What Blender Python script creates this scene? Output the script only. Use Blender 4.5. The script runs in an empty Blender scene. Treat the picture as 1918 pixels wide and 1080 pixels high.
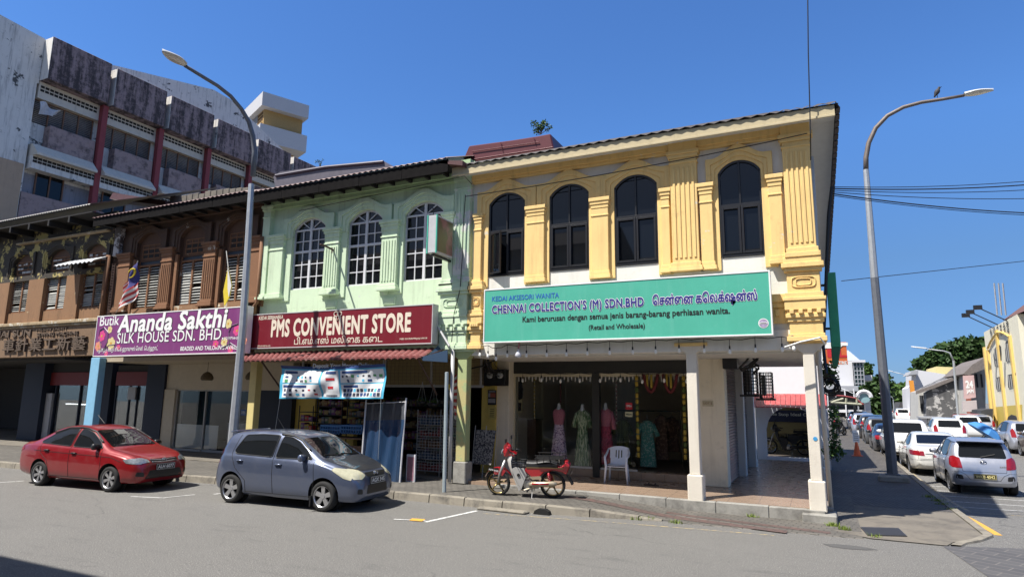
import bpy, bmesh, math, random
from mathutils import Vector, Matrix
from mathutils.bvhtree import BVHTree
from mathutils.geometry import delaunay_2d_cdt
S = bpy.context.scene
COL = S.collection
rad = math.radians
random.seed(7)
# ------------------------------------------------------------ camera
FPX, YAW, PIT, ROL, CH = 1187.3, rad(-25.813), rad(9.5576), rad(.6937), 2.35
fw = Vector((math.sin(YAW)*math.cos(PIT), math.cos(YAW)*math.cos(PIT), math.sin(PIT)))
r0 = Vector((math.cos(YAW), -math.sin(YAW), 0)); u0 = r0.cross(fw)
rt = r0*math.cos(ROL)+u0*math.sin(ROL); up = u0*math.cos(ROL)-r0*math.sin(ROL)
cam = bpy.data.objects.new('camera', bpy.data.cameras.new('camera')); COL.objects.link(cam)
cam.data.sensor_width = 36; cam.data.lens = FPX/1918*36; cam.data.clip_end = 2000; cam.data.clip_start = .1
cam.matrix_world = Matrix.Translation((0, 0, CH)) @ Matrix((rt, up, -fw)).transposed().to_4x4()
S.camera = cam
# ------------------------------------------------------------ light
SUN = Vector((-.70, -1, 2.05)).normalized()
W = bpy.data.worlds.new('World'); S.world = W; W.use_nodes = True
nt = W.node_tree; sky = nt.nodes.new('ShaderNodeTexSky'); sky.sky_type = 'NISHITA'; sky.sun_disc = False
sky.sun_elevation = math.asin(SUN.z); sky.sun_rotation = math.atan2(SUN.x, SUN.y)
sky.altitude = 0; sky.air_density = 1.0; sky.dust_density = 0.; sky.ozone_density = 6.0
# deep tropical blue: the physical sky, weighted by elevation towards the clear blue of the day
tcw = nt.nodes.new('ShaderNodeTexCoord'); sep = nt.nodes.new('ShaderNodeSeparateXYZ'); rmp = nt.nodes.new('ShaderNodeValToRGB'); mul = nt.nodes.new('ShaderNodeMix')
mul.data_type = 'RGBA'; mul.blend_type = 'MULTIPLY'; mul.inputs[0].default_value = 1.
nt.links.new(tcw.outputs['Generated'], sep.inputs[0]); nt.links.new(sep.outputs[2], rmp.inputs[0])
els = rmp.color_ramp.elements; els[0].position = .0; els[0].color = (.195, .28, .46, 1); els[1].position = .55; els[1].color = (.50, .72, .97, 1)
for p_, c_ in ((.035, (.20, .29, .48, 1)), (.19, (.36, .46, .57, 1)), (.36, (.50, .71, .925, 1))): el = els.new(p_); el.color = c_
nt.links.new(sky.outputs[0], mul.inputs[6]); nt.links.new(rmp.outputs[0], mul.inputs[7]); dot = nt.nodes.new('ShaderNodeVectorMath'); dot.operation = 'DOT_PRODUCT'; dot.inputs[1].default_value = SUN; nt.links.new(tcw.outputs['Generated'], dot.inputs[0])
mr_ = nt.nodes.new('ShaderNodeMapRange'); mr_.inputs[1].default_value = .50; mr_.inputs[2].default_value = .80; nt.links.new(dot.outputs['Value'], mr_.inputs[0])
hs = nt.nodes.new('ShaderNodeHueSaturation'); hs.inputs['Saturation'].default_value = .35; hs.inputs['Value'].default_value = .62; nt.links.new(mul.outputs[2], hs.inputs['Color'])
mx_ = nt.nodes.new('ShaderNodeMix'); mx_.data_type = 'RGBA'; nt.links.new(mr_.outputs[0], mx_.inputs[0]); nt.links.new(mul.outputs[2], mx_.inputs[6]); nt.links.new(hs.outputs[0], mx_.inputs[7])   # unseen sky round the sun, greyed and dimmed to neutralise the fill light
nt.links.new(mx_.outputs[2], nt.nodes['Background'].inputs[0]); nt.nodes['Background'].inputs[1].default_value = .12
sl = bpy.data.lights.new('sun', 'SUN'); sl.energy = 4.9; sl.angle = rad(.53); sl.color = (1, .955, .89)
so = bpy.data.objects.new('sun', sl); COL.objects.link(so); so.rotation_euler = SUN.to_track_quat('Z', 'Y').to_euler()
S.view_settings.view_transform = 'Standard'; S.view_settings.look = 'None'; S.view_settings.exposure = 0.75
try:
    S.cycles.max_bounces = 8; S.cycles.transparent_max_bounces = 12
except Exception: pass
# ------------------------------------------------------------ pixel -> world (each thing gets its own measured depth)
def ray(x, y): return rt*((x-959)/FPX)-up*((y-540)/FPX)+fw
def at(x, y, Y):
    d = ray(x, y); return Vector((0, 0, CH))+d*(Y/d.y)
def gz(x, y, z=0):
    d = ray(x, y); return Vector((0, 0, CH))+d*((z-CH)/d.z)
def atx(x, y, X):
    d = ray(x, y); return Vector((0, 0, CH))+d*(X/d.x)
D = 14.2
# ------------------------------------------------------------ materials
MATS = {}
class NT:
    def __init__(s, name):
        s.m = bpy.data.materials.new(name); s.m.use_nodes = True; s.t = s.m.node_tree; s.b = s.t.nodes['Principled BSDF']
        s.tc = s.t.nodes.new('ShaderNodeTexCoord'); s.geo = None
    def n(s, ty, **kw):
        o = s.t.nodes.new('ShaderNode'+ty)
        for k, v in kw.items():
            if k in o.inputs: o.inputs[k].default_value = v
            else: setattr(o, k, v)
        return o
    def l(s, a, b): s.t.links.new(a, b)
    def pos(s, scale=(1, 1, 1), loc=(0, 0, 0), rot=(0, 0, 0), src='world'):
        if s.geo is None: s.geo = s.t.nodes.new('ShaderNodeNewGeometry')
        mp = s.n('Mapping'); mp.inputs['Scale'].default_value = scale; mp.inputs['Location'].default_value = loc; mp.inputs['Rotation'].default_value = rot
        s.l(s.geo.outputs['Position'] if src == 'world' else s.tc.outputs['Object'], mp.inputs[0]); return mp.outputs[0]
    def noise(s, scale, vec=None, detail=4, rough=.6, w=None):
        o = s.n('TexNoise'); o.inputs['Scale'].default_value = scale; o.inputs['Detail'].default_value = detail; o.inputs['Roughness'].default_value = rough
        if vec: s.l(vec, o.inputs['Vector'])
        return o.outputs['Fac']
    def ramp(s, fac, a, b, ca=(0, 0, 0, 1), cb=(1, 1, 1, 1)):
        o = s.n('ValToRGB'); e = o.color_ramp.elements; e[0].position = a; e[1].position = b; e[0].color = ca; e[1].color = cb
        s.l(fac, o.inputs[0]); return o.outputs[0]
    def mix(s, fac, a, b, mode='MIX'):
        o = s.n('Mix', data_type='RGBA', blend_type=mode)
        for i, q in ((0, fac), (6, a), (7, b)):
            if hasattr(q, 'is_linked') or hasattr(q, 'links'): s.l(q, o.inputs[i])
            elif i == 0: o.inputs[0].default_value = q
            else: o.inputs[i].default_value = (*q[:3], 1)
        return o.outputs[2]
    def math(s, op, a, b=0.):
        o = s.n('Math', operation=op)
        for i, q in ((0, a), (1, b)):
            if hasattr(q, 'links'): s.l(q, o.inputs[i])
            else: o.inputs[i].default_value = q
        return o.outputs[0]
    def col(s, c): s.l(c, s.b.inputs['Base Color']) if hasattr(c, 'links') else setattr(s.b.inputs['Base Color'], 'default_value', (*c[:3], 1))
    def bump(s, h, strength=.3, dist=.02):
        o = s.n('Bump'); o.inputs['Strength'].default_value = strength; o.inputs['Distance'].default_value = dist
        s.l(h, o.inputs['Height']); s.l(o.outputs[0], s.b.inputs['Normal'])
    def done(s, rough=.7, metal=0., spec=None, coat=0):
        b = s.b
        if hasattr(rough, 'links'): s.l(rough, b.inputs['Roughness'])
        else: b.inputs['Roughness'].default_value = rough
        b.inputs['Metallic'].default_value = metal
        if spec is not None: b.inputs['Specular IOR Level'].default_value = spec
        if coat: b.inputs['Coat Weight'].default_value = coat; b.inputs['Coat Roughness'].default_value = .04
        return s.m
def dk(c, f): return tuple(x*f for x in c[:3])
def plain(name, c, rough=.6, metal=0., var=.12, scale=6., bump=0., coat=0, spec=None, src='world'):
    """a plain coat with faint mottling"""
    if name in MATS: return MATS[name]
    t = NT(name); n = t.noise(scale, t.pos(src=src)); t.col(t.mix(n, dk(c, 1-var), dk(c, 1+var)))
    if bump: t.bump(t.noise(scale*12, t.pos(src=src)), bump, .01)
    MATS[name] = t.done(rough, metal, spec, coat); return MATS[name]
def wallpaint(name, c, dirt=(.12, .1, .08), amount=.25, c2=None, peel=0., scale=.7, bump=.35, rough=.8):
    """weathered masonry paint: mottling, vertical rain streaks, grime and flaked patches"""
    if name in MATS: return MATS[name]
    t = NT(name)
    base = t.mix(t.noise(2.2, t.pos()), dk(c, .88), dk(c, 1.08))
    st = t.noise(1., t.pos((5.5, 5.5, .45)), 5, .65)
    base = t.mix(t.math('MULTIPLY', t.ramp(st, .52, .78), amount), base, dirt)
    gr = t.noise(3., t.pos((1, 1, 1.)), 8, .75)
    base = t.mix(t.math('MULTIPLY', t.ramp(gr, .58, .72), amount*.9), base, dirt)
    if c2 and peel:
        pn = t.noise(scale, t.pos((1, 1, 1.2), (3, 5, 1)), 9, .68)
        base = t.mix(t.ramp(pn, .5+(.5-peel)*.36-.012, .5+(.5-peel)*.36+.012), base, c2)
    t.col(base); t.bump(t.noise(26, t.pos(), 6, .7), bump, .012)
    MATS[name] = t.done(rough); return MATS[name]
def brickmat(name, c1, c2, mortar, sx, bw, bh, ms=.02, rough=.8, rot=(0, 0, 0), off=.5, bump=.4, dirt=.3, loc=(0, 0, 0)):
    if name in MATS: return MATS[name]
    t = NT(name); b = t.n('TexBrick', offset=off); b.inputs['Scale'].default_value = sx
    b.inputs['Brick Width'].default_value = bw; b.inputs['Row Height'].default_value = bh; b.inputs['Mortar Size'].default_value = ms
    b.inputs['Color1'].default_value = (*c1, 1); b.inputs['Color2'].default_value = (*c2, 1); b.inputs['Mortar'].default_value = (*mortar, 1)
    t.l(t.pos(rot=rot, loc=loc), b.inputs['Vector'])
    n = t.noise(1.3, t.pos(), 7, .7)
    t.col(t.mix(t.math('MULTIPLY', t.ramp(n, .4, .7), dirt), b.outputs[0], dk(mortar, .8)))
    if bump: t.bump(t.math('ADD', t.math('MULTIPLY', b.outputs['Fac'], -1.), t.math('MULTIPLY', t.noise(40, t.pos()), .5)), bump, .008)
    MATS[name] = t.done(rough); return MATS[name]
def glass(name, tint=(.75, .8, .82), refl=.10):
    """thin pane: clear with a mirror coat that grows at grazing angles"""
    if name in MATS: return MATS[name]
    m = bpy.data.materials.new(name); m.use_nodes = True; t = m.node_tree
    for n in list(t.nodes): t.nodes.remove(n)
    o = t.nodes.new('ShaderNodeOutputMaterial'); tr = t.nodes.new('ShaderNodeBsdfTransparent'); gl = t.nodes.new('ShaderNodeBsdfGlossy')
    tr.inputs[0].default_value = (*tint, 1); gl.inputs['Roughness'].default_value = .01
    lw = t.nodes.new('ShaderNodeLayerWeight'); lw.inputs[0].default_value = .18
    mr = t.nodes.new('ShaderNodeMapRange'); mr.inputs[3].default_value = refl*.6; mr.inputs[4].default_value = .55
    t.links.new(lw.outputs['Fresnel'], mr.inputs[0])
    mx = t.nodes.new('ShaderNodeMixShader'); t.links.new(mr.outputs[0], mx.inputs[0]); t.links.new(tr.outputs[0], mx.inputs[1]); t.links.new(gl.outputs[0], mx.inputs[2])
    t.links.new(mx.outputs[0], o.inputs[0]); MATS[name] = m; return m
def emit(name, c, s=2.):
    if name in MATS: return MATS[name]
    t = NT(name); t.col(c); t.b.inputs['Emission Color'].default_value = (*c, 1); t.b.inputs['Emission Strength'].default_value = s
    MATS[name] = t.done(.4); return MATS[name]
def M(n): return MATS[n]
# ------------------------------------------------------------ mesh builder
class MB:
    def __init__(s): s.v = []; s.f = []; s.mi = []
    def add(s, vs, fs, m=0):
        b = len(s.v); s.v += [tuple(p) for p in vs]; s.f += [tuple(i+b for i in f) for f in fs]; s.mi += [m]*len(fs); return s
    def box(s, x0, x1, y0, y1, z0, z1, m=0):
        v = [(x, y, z) for z in (z0, z1) for y in (y0, y1) for x in (x0, x1)]
        return s.add(v, [(0, 2, 3, 1), (4, 5, 7, 6), (0, 1, 5, 4), (2, 6, 7, 3), (0, 4, 6, 2), (1, 3, 7, 5)], m)
    def cbox(s, c, d, m=0, R=None):
        o = [Vector((x*d[0]/2, y*d[1]/2, z*d[2]/2)) for z in (-1, 1) for y in (-1, 1) for x in (-1, 1)]
        if R is not None: o = [R @ p for p in o]
        return s.add([Vector(c)+p for p in o], [(0, 2, 3, 1), (4, 5, 7, 6), (0, 1, 5, 4), (2, 6, 7, 3), (0, 4, 6, 2), (1, 3, 7, 5)], m)
    def prism(s, poly, a, b, ax='y', m=0):
        """2-D outline pushed from a to b along an axis; outline is (x,z), (x,y) or (y,z)"""
        f = {'y': lambda p, t: (p[0], t, p[1]), 'z': lambda p, t: (p[0], p[1], t), 'x': lambda p, t: (t, p[0], p[1])}[ax]
        n = len(poly); ar = sum(poly[i][0]*poly[(i+1) % n][1]-poly[(i+1) % n][0]*poly[i][1] for i in range(n))
        flip = (ar > 0) == (ax in 'zx')
        v = [f(p, a) for p in poly]+[f(p, b) for p in poly]
        fs = [tuple(range(n)), tuple(range(2*n-1, n-1, -1))]+[((i+1) % n, i, n+i, n+(i+1) % n) for i in range(n)]
        if flip == (b > a): fs = [tuple(reversed(q)) for q in fs]
        return s.add(v, fs, m)
    def strip(s, A, B, y0, y1, m=0):
        """solid band between two equally long (x,z) polylines, front at y0 and back at y1"""
        n = len(A); v = [(p[0], y0, p[1]) for p in A]+[(p[0], y0, p[1]) for p in B]+[(p[0], y1, p[1]) for p in A]+[(p[0], y1, p[1]) for p in B]
        fs = []
        for i in range(n-1):
            fs += [(i, i+1, n+i+1, n+i), (2*n+i, 3*n+i, 3*n+i+1, 2*n+i+1), (i, 2*n+i, 2*n+i+1, i+1), (n+i, n+i+1, 3*n+i+1, 3*n+i)]
        fs += [(0, n, 3*n, 2*n), (n-1, 3*n-1, 4*n-1, 2*n-1)]
        return s.add(v, fs, m)
    def tube(s, pts, r, n=8, m=0, cap=True, close=False):
        pts = [Vector(p) for p in pts]; k = len(pts); R = r if hasattr(r, '__len__') else [r]*k
        vs = []; t0 = None
        for i, p in enumerate(pts):
            if close: d = pts[(i+1) % k]-pts[i-1]
            else: d = pts[min(i+1, k-1)]-pts[max(i-1, 0)]
            d.normalize()
            if t0 is None:
                a = Vector((0, 0, 1)) if abs(d.z) < .9 else Vector((1, 0, 0)); nx = d.cross(a).normalized()
            else: nx = (nx-d*nx.dot(d)).normalized()
            t0 = d; ny = d.cross(nx)
            vs += [p+(nx*math.cos(2*math.pi*j/n)+ny*math.sin(2*math.pi*j/n))*R[i] for j in range(n)]
        fs = []
        for i in range(k if close else k-1):
            b = ((i+1) % k)*n
            fs += [(i*n+j, i*n+(j+1) % n, b+(j+1) % n, b+j) for j in range(n)]
        if cap and not close: fs += [tuple(range(n-1, -1, -1)), tuple(range((k-1)*n, k*n))]
        return s.add(vs, fs, m)
    def lathe(s, prof, c=(0, 0, 0), n=16, m=0, R=None, sx=1., sy=1., cap=True):
        vs = []
        for r, z in prof:
            for j in range(n):
                a = 2*math.pi*j/n; p = Vector((r*math.cos(a)*sx, r*math.sin(a)*sy, z))
                vs.append(Vector(c)+(R @ p if R is not None else p))
        k = len(prof); fs = [(i*n+j, i*n+(j+1) % n, (i+1)*n+(j+1) % n, (i+1)*n+j) for i in range(k-1) for j in range(n)]
        if cap and prof[0][0] > 1e-4: fs.append(tuple(range(n-1, -1, -1)))
        if cap and prof[-1][0] > 1e-4: fs.append(tuple(range((k-1)*n, k*n)))
        return s.add(vs, fs, m)
    def grid(s, fn, nu, nv, m=0, close_u=False):
        vs = [fn(i/(nu if close_u else nu), j/nv) for i in range(nu+(0 if close_u else 1)) for j in range(nv+1)]
        fs = []
        for i in range(nu):
            a = i*(nv+1); b = ((i+1) % nu if close_u else i+1)*(nv+1)
            fs += [(a+j, b+j, b+j+1, a+j+1) for j in range(nv)]
        return s.add(vs, fs, m)
    def text(s, st, o, r, u, w, h=None, m=0, bold=0., off=.004, shear=0., font=None, space=1., halo=None):
        """writing laid flat on a board: o = lower-left corner, r/u = right/up of the board"""
        r = Vector(r).normalized(); u = Vector(u).normalized(); nrm = r.cross(u); o = Vector(o)
        vs, fs, bb = glyphs(st, shear, font, space); sx = w/(bb[1]-bb[0]); sy = sx if h is None else h/(bb[3]-bb[2])
        def strike(d, of, mm, k):     # weight is built up from slightly shifted prints
            D_ = [(0, 0)] if d == 0 else [(d*math.cos(i*math.tau/k), d*math.sin(i*math.tau/k)) for i in range(k)]+[(0, 0)]
            for i, (dx, dy) in enumerate(D_): s.add([o+r*((x+dx-bb[0])*sx)+u*((y+dy-bb[2])*sy)+nrm*(of+i*.00025) for x, y in vs], fs, mm)
        if halo: strike(bold+halo[0], off, halo[1], 12)
        strike(bold, off+(.005 if halo else 0), m, 8)
        return s
    def xf(s, Mx): s.v = [tuple(Mx @ Vector(p)) for p in s.v]; return s
    def build(s, name, mats, parent=None, smooth=False, bevel=0., local=False, origin=None, seg=1):
        me = bpy.data.meshes.new(name); mats = mats if isinstance(mats, (list, tuple)) else [mats]
        off = Vector((0, 0, 0))
        if parent is not None:
            if not local:
                q = parent
                while q: off += q.location; q = q.parent
        elif origin is not None: off = Vector(origin)
        elif s.v:
            xs, ys, zs = zip(*s.v); off = Vector(((min(xs)+max(xs))/2, (min(ys)+max(ys))/2, min(zs)))
        me.from_pydata([tuple(Vector(p)-off) for p in s.v], [], s.f)
        for q in mats: me.materials.append(M(q) if isinstance(q, str) else q)
        if len(mats) > 1: me.polygons.foreach_set('material_index', s.mi)
        if smooth: me.polygons.foreach_set('use_smooth', [True]*len(s.f))
        me.update()
        o = bpy.data.objects.new(name, me); COL.objects.link(o)
        if parent is not None: o.parent = parent
        else: o.location = off
        if smooth and smooth is not True:
            me.set_sharp_from_angle(angle=rad(smooth))
        if bevel:
            b = o.modifiers.new('bevel', 'BEVEL'); b.width = bevel; b.segments = seg; b.limit_method = 'ANGLE'; b.angle_limit = rad(40); b.harden_normals = False
        return o
_G = {}
from mathutils.geometry import tessellate_polygon
def inside(p, L):
    c = False; n = len(L)
    for i in range(n):
        (x0, y0), (x1, y1) = L[i], L[i-1]
        if (y0 > p[1]) != (y1 > p[1]) and p[0] < (x1-x0)*(p[1]-y0)/(y1-y0)+x0: c = not c
    return c
def glyphs(st, shear, font, space):
    """outlines of a line of type, every stroke filled on its own so that crossing strokes stay solid"""
    k = (st, shear, font, space)
    if k in _G: return _G[k]
    cu = bpy.data.curves.new('t', 'FONT'); cu.body = st; cu.shear = shear; cu.resolution_u = 3; cu.space_character = space; cu.fill_mode = 'NONE'
    ob = bpy.data.objects.new('t', cu); COL.objects.link(ob)
    dg = bpy.context.evaluated_depsgraph_get(); dg.update()
    me = bpy.data.meshes.new_from_object(ob.evaluated_get(dg)); V = [(v.co.x, v.co.y) for v in me.vertices]; nb = {}
    for ed in me.edges: a, c = ed.vertices; nb.setdefault(a, []).append(c); nb.setdefault(c, []).append(a)
    bpy.data.objects.remove(ob); bpy.data.curves.remove(cu); bpy.data.meshes.remove(me)
    loops = []; seen = set()
    for s0 in sorted(nb):
        if s0 in seen: continue
        L = [s0]; seen.add(s0); cur = s0
        while True:
            nx = [q for q in nb[cur] if q not in seen]
            if cur == s0 and len(nx) == 2: nx = [min(nx)]      # keeps the stored winding: vertices are numbered along the outline
            if not nx: break
            cur = nx[0]; seen.add(cur); L.append(cur)
        if len(L) > 2: loops.append([V[i] for i in L])
    area = lambda L: sum(L[i-1][0]*L[i][1]-L[i][0]*L[i-1][1] for i in range(len(L)))/2
    sg = max(((abs(area(L)), area(L)) for L in loops), default=(0, 1))[1]; big = [L for L in loops if area(L)*sg > 0]
    holes = [L for L in loops if area(L)*sg <= 0 and any(inside(L[0], B) and inside(L[len(L)//2], B) for B in big)]; outer = [L for L in loops if L not in holes]
    vs = []; fs = []
    for oi, L in enumerate(outer):
        H = [h for h in holes if inside(h[0], L) and inside(h[len(h)//2], L)]; P = [q for l in [L]+H for q in l]; b0 = len(vs); vs += P
        for t in tessellate_polygon([[Vector((x, y, 0)) for x, y in l] for l in [L]+H]):
            p, q, r = (P[i] for i in t); cr = (q[0]-p[0])*(r[1]-p[1])-(r[0]-p[0])*(q[1]-p[1])
            if abs(cr) > 1e-9: fs.append(tuple(b0+i for i in (t if cr > 0 else t[::-1])))
    xs = [p[0] for p in vs] or [0, 1]; ys = [p[1] for p in vs] or [0, 1]
    _G[k] = (vs, fs, (min(xs), max(xs), min(ys), max(ys))); return _G[k]
def tag(o, label, cat, group=None):
    o['label'] = label; o['category'] = cat
    if group: o['group'] = group
    return o
def thing(name, label, cat, loc=(0, 0, 0), group=None, rz=0.):
    o = bpy.data.objects.new(name, None); COL.objects.link(o); o.location = loc; o.rotation_euler = (0, 0, rz); o.empty_display_size = .2
    return tag(o, label, cat, group)
def struct(o, k='structure'): o['kind'] = k; return o
def dup(o, parent=None):
    c = o.copy(); COL.objects.link(c); c.parent = parent
    for ch in list(o.children): dup(ch, c)
    return c
def lerp(a, b, t): return a+(b-a)*t
def hexc(h):
    f = lambda v: ((v/255+.055)/1.055)**2.4 if v > 10 else v/3294.6
    return tuple(f(int(h[i:i+2], 16)) for i in (0, 2, 4))
# ================================================================ ground
def asphalt():
    t = NT('asphalt')
    n1 = t.noise(.35, t.pos(), 5, .6); n2 = t.noise(58, t.pos(), 3, .8); n3 = t.noise(3.2, t.pos((.25, 1, 1)), 6, .7); n4 = t.noise(26, t.pos((.35, 1, 1)), 4, .7)
    c = t.mix(n1, (.14, .135, .125), (.205, .198, .182)); c = t.mix(t.ramp(n2, .35, .68), (.10, .097, .09), c)
    c = t.mix(t.math('MULTIPLY', t.ramp(n2, .57, .66), .8), c, (.55, .53, .49))
    c = t.mix(t.math('MULTIPLY', t.ramp(n3, .55, .70), .55), c, (.085, .083, .079)); c = t.mix(t.math('MULTIPLY', t.ramp(n4, .585, .67), .6), c, (.06, .06, .058))
    vo = t.n('TexVoronoi', feature='DISTANCE_TO_EDGE'); vo.inputs['Scale'].default_value = .32; dn = t.n('TexNoise'); dn.inputs['Scale'].default_value = 1.4; dn.inputs['Detail'].default_value = 6; t.l(t.pos(), dn.inputs['Vector'])
    ad = t.n('Mix', data_type='RGBA', blend_type='ADD'); ad.inputs[0].default_value = .9; t.l(t.pos(), ad.inputs[6]); t.l(dn.outputs['Color'], ad.inputs[7]); t.l(ad.outputs[2], vo.inputs['Vector'])
    ck = t.math('MULTIPLY', t.ramp(vo.outputs['Distance'], .0, .008, (1, 1, 1, 1), (0, 0, 0, 1)), t.math('MULTIPLY', t.ramp(t.noise(.25, t.pos(loc=(9, 2, 0)), 2), .5, .6), .6)); c = t.mix(ck, c, (.05, .05, .048))
    t.col(c); t.bump(n2, .5, .012); MATS['asphalt'] = t.done(.85)
asphalt()
def concretemat(name, c, d=(.06, .055, .05), a=.6, sc=1.6):
    t = NT(name); n = t.noise(sc, t.pos(), 8, .72); n2 = t.noise(60, t.pos(), 3, .7)
    b = t.mix(t.noise(7, t.pos()), dk(c, .8), dk(c, 1.12)); b = t.mix(t.math('MULTIPLY', t.ramp(n, .48, .7), a), b, d); b = t.mix(t.math('MULTIPLY', t.ramp(n2, .6, .7), .35), b, d)
    t.col(b); t.bump(n2, .35, .012); MATS[name] = t.done(.88)
concretemat('concrete', (.175, .155, .125), a=.8, sc=1.3); concretemat('kerb_concrete', (.25, .225, .18), a=.85, sc=2.6); concretemat('old_concrete', (.30, .29, .26), a=.75)
brickmat('pavers', (.155, .142, .122), (.115, .106, .093), (.055, .052, .045), 1, .22, .11, .012, rot=(0, 0, .2), dirt=.5)
brickmat('side_pavers', (.13, .115, .10), (.09, .082, .073), (.03, .028, .025), 1, .22, .11, .012, rot=(0, 0, 1.35), dirt=.4)  # shade partly put into the colour: tone lowered for the shaded side pavement
brickmat('red_pavers', (.145, .082, .07), (.12, .08, .07), (.06, .05, .044), 1, .22, .11, .012, rot=(0, 0, .5), dirt=.5)
brickmat('dark_pavers', (.085, .083, .085), (.065, .064, .068), (.15, .14, .13), 1, .45, .22, .01, rot=(0, 0, .5), dirt=.3)
def tiles():
    t = NT('floor_tiles'); b = t.n('TexBrick', offset=0.); b.inputs['Scale'].default_value = 1; b.inputs['Brick Width'].default_value = .6; b.inputs['Row Height'].default_value = .6; b.inputs['Mortar Size'].default_value = .004
    b.inputs['Color1'].default_value = (.30, .218, .155, 1); b.inputs['Color2'].default_value = (.285, .205, .148, 1); b.inputs['Mortar'].default_value = (.10, .075, .06, 1)
    t.l(t.pos(loc=(.1, -.05, 0)), b.inputs['Vector']); n = t.noise(2, t.pos((1, 4, 1)), 6); t.col(t.mix(t.math('MULTIPLY', t.ramp(n, .5, .8), .15), b.outputs[0], (.2, .15, .11)))
    MATS['floor_tiles'] = t.done(t.math('ADD', .16, t.math('MULTIPLY', t.noise(5, t.pos()), .25)))
tiles()
def paintline(name, c, wear=.5):
    t = NT(name); n = t.noise(9, t.pos(), 8, .8); m = t.noise(80, t.pos(), 3, .8)
    b = t.mix(t.ramp(t.math('ADD', n, t.math('MULTIPLY', m, .35)), wear+.12, wear+.22), c, (.19, .185, .18)); t.col(b); MATS[name] = t.done(.75)
paintline('white_line', (.62, .62, .60), .56); paintline('yellow_line', (.62, .33, .05), .66); paintline('worn_yellow_line', (.50, .38, .16), .48)
def sm(a, b, x): x = min(1, max(0, (x-a)/(b-a))); return x*x*(3-2*x)
def zr(x, y): return -.25*sm(13, 21, y)
b = MB()
ys = [-60, -20, -4, 2, 6, 9, 12]+[13+i*.5 for i in range(19)]+[26, 40, 80, 150, 400, 900]; xs = [-500, -150, -60, -20, -8, -3, 0, 4, 9, 20, 60, 150, 500]
b.add([(x, y, zr(x, y)) for x in xs for y in ys], [(i*len(ys)+j, (i+1)*len(ys)+j, (i+1)*len(ys)+j+1, i*len(ys)+j+1) for i in range(len(xs)-1) for j in range(len(ys)-1)])
struct(b.build('road', 'asphalt', origin=(0, 0, 0)))
# front pavement: kerb line bulges, then the paving drops to road level at the corner
KL = [(-60, 10.9), (-32, 11.0), (-20, 11.3), (-14.7, 11.95), (-8.7, 12.33), (-5.4, 12.28), (-4.6, 12.38), (-3.8, 12.55), (-2.8, 12.72)]
def kz(x): return .15*(1-sm(-5.0, -2.5, x))+.012
def ky(x):
    for (a, c), (p, q) in zip(KL, KL[1:]):
        if x <= p: return lerp(c, q, (x-a)/(p-a))
    return lerp(12.72, 12.9, (x+2.8)/3.4)
xs = [-60, -45, -32, -26, -20, -17, -14.7]+[-14+i*.5 for i in range(30)]
b = MB(); rows = []
for x in xs: rows.append([(x, ky(x)+(.10 if x < -2.6 else -.10), -.06), (x, ky(x)+(.17 if x < -2.6 else 0), kz(x)), (x, lerp(ky(x), 14.36, .5), lerp(kz(x), max(.02, kz(x)), .5)), (x, 14.5, kz(x)), (x, 18.5, kz(x)-.01)])
for i in range(len(xs)-1):
    for j in range(4): b.add([rows[i][j], rows[i+1][j], rows[i+1][j+1], rows[i][j+1]], [(0, 1, 2, 3)])
struct(b.build('pavement', 'pavers', origin=(0, 0, 0)))
# red paver bands laid in the apron
b = MB()
def ribbon(pts, w, z=.006):
    for (x0, y0), (x1, y1) in zip(pts, pts[1:]):
        b.add([(x0, y0, kz(x0)+z), (x1, y1, kz(x1)+z), (x1, y1+w, kz(x1)+z), (x0, y0+w, kz(x0)+z)], [(0, 1, 2, 3)])
ribbon([(-5.2+i*.3, 13.5-i*.055) for i in range(16)], .28); ribbon([(-3.0+i*.3, 13.5-i*.05) for i in range(11)], .2)
struct(b.build('paver_band', 'red_pavers', origin=(0, 0, 0)))
# kerb stones
b = MB(); x = -40.
while x < -3.0:
    L = random.uniform(.85, 1.0) if x > -20 else 1.5
    x1 = min(x+L, -2.9); y0, y1 = ky(x), ky(x1); g = .012; dz = random.uniform(-.012, .008); t = .16
    z0, z1 = kz(x)+.012+dz, kz(x1)+.012+dz
    a = [(x+g, y0, -.1), (x1-g, y1, -.1), (x1-g, y1+t, -.1), (x+g, y0+t, -.1), (x+g, y0+.035, z0-.02), (x1-g, y1+.035, z1-.02), (x1-g, y1+t, z1), (x+g, y0+t, z0), (x+g, y0+.06, z0), (x1-g, y1+.06, z1)]
    b.add(a, [(0, 1, 5, 4), (4, 5, 9, 8), (8, 9, 6, 7), (3, 7, 6, 2), (0, 4, 8, 7, 3), (1, 2, 6, 9, 5)]); x = x1
struct(b.build('kerb', 'kerb_concrete', origin=(0, 0, 0)))
# drain mouth in the kerb and the concrete lip before it
b = MB(); b.prism([(-5.38, .0), (-5.02, .0), (-5.05, .07), (-5.12, .11), (-5.28, .11), (-5.35, .07)], 12.22, 12.5, 'y'); struct(b.build('drain_opening', plain('drain_black', (.006, .006, .006), .9)))
b = MB(); b.prism([(-6.6, 12.08), (-5.5, 12.05), (-5.45, 12.24), (-6.6, 12.27)], .0, .055, 'z'); struct(b.build('kerb_lip', 'kerb_concrete', bevel=.02))
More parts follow.
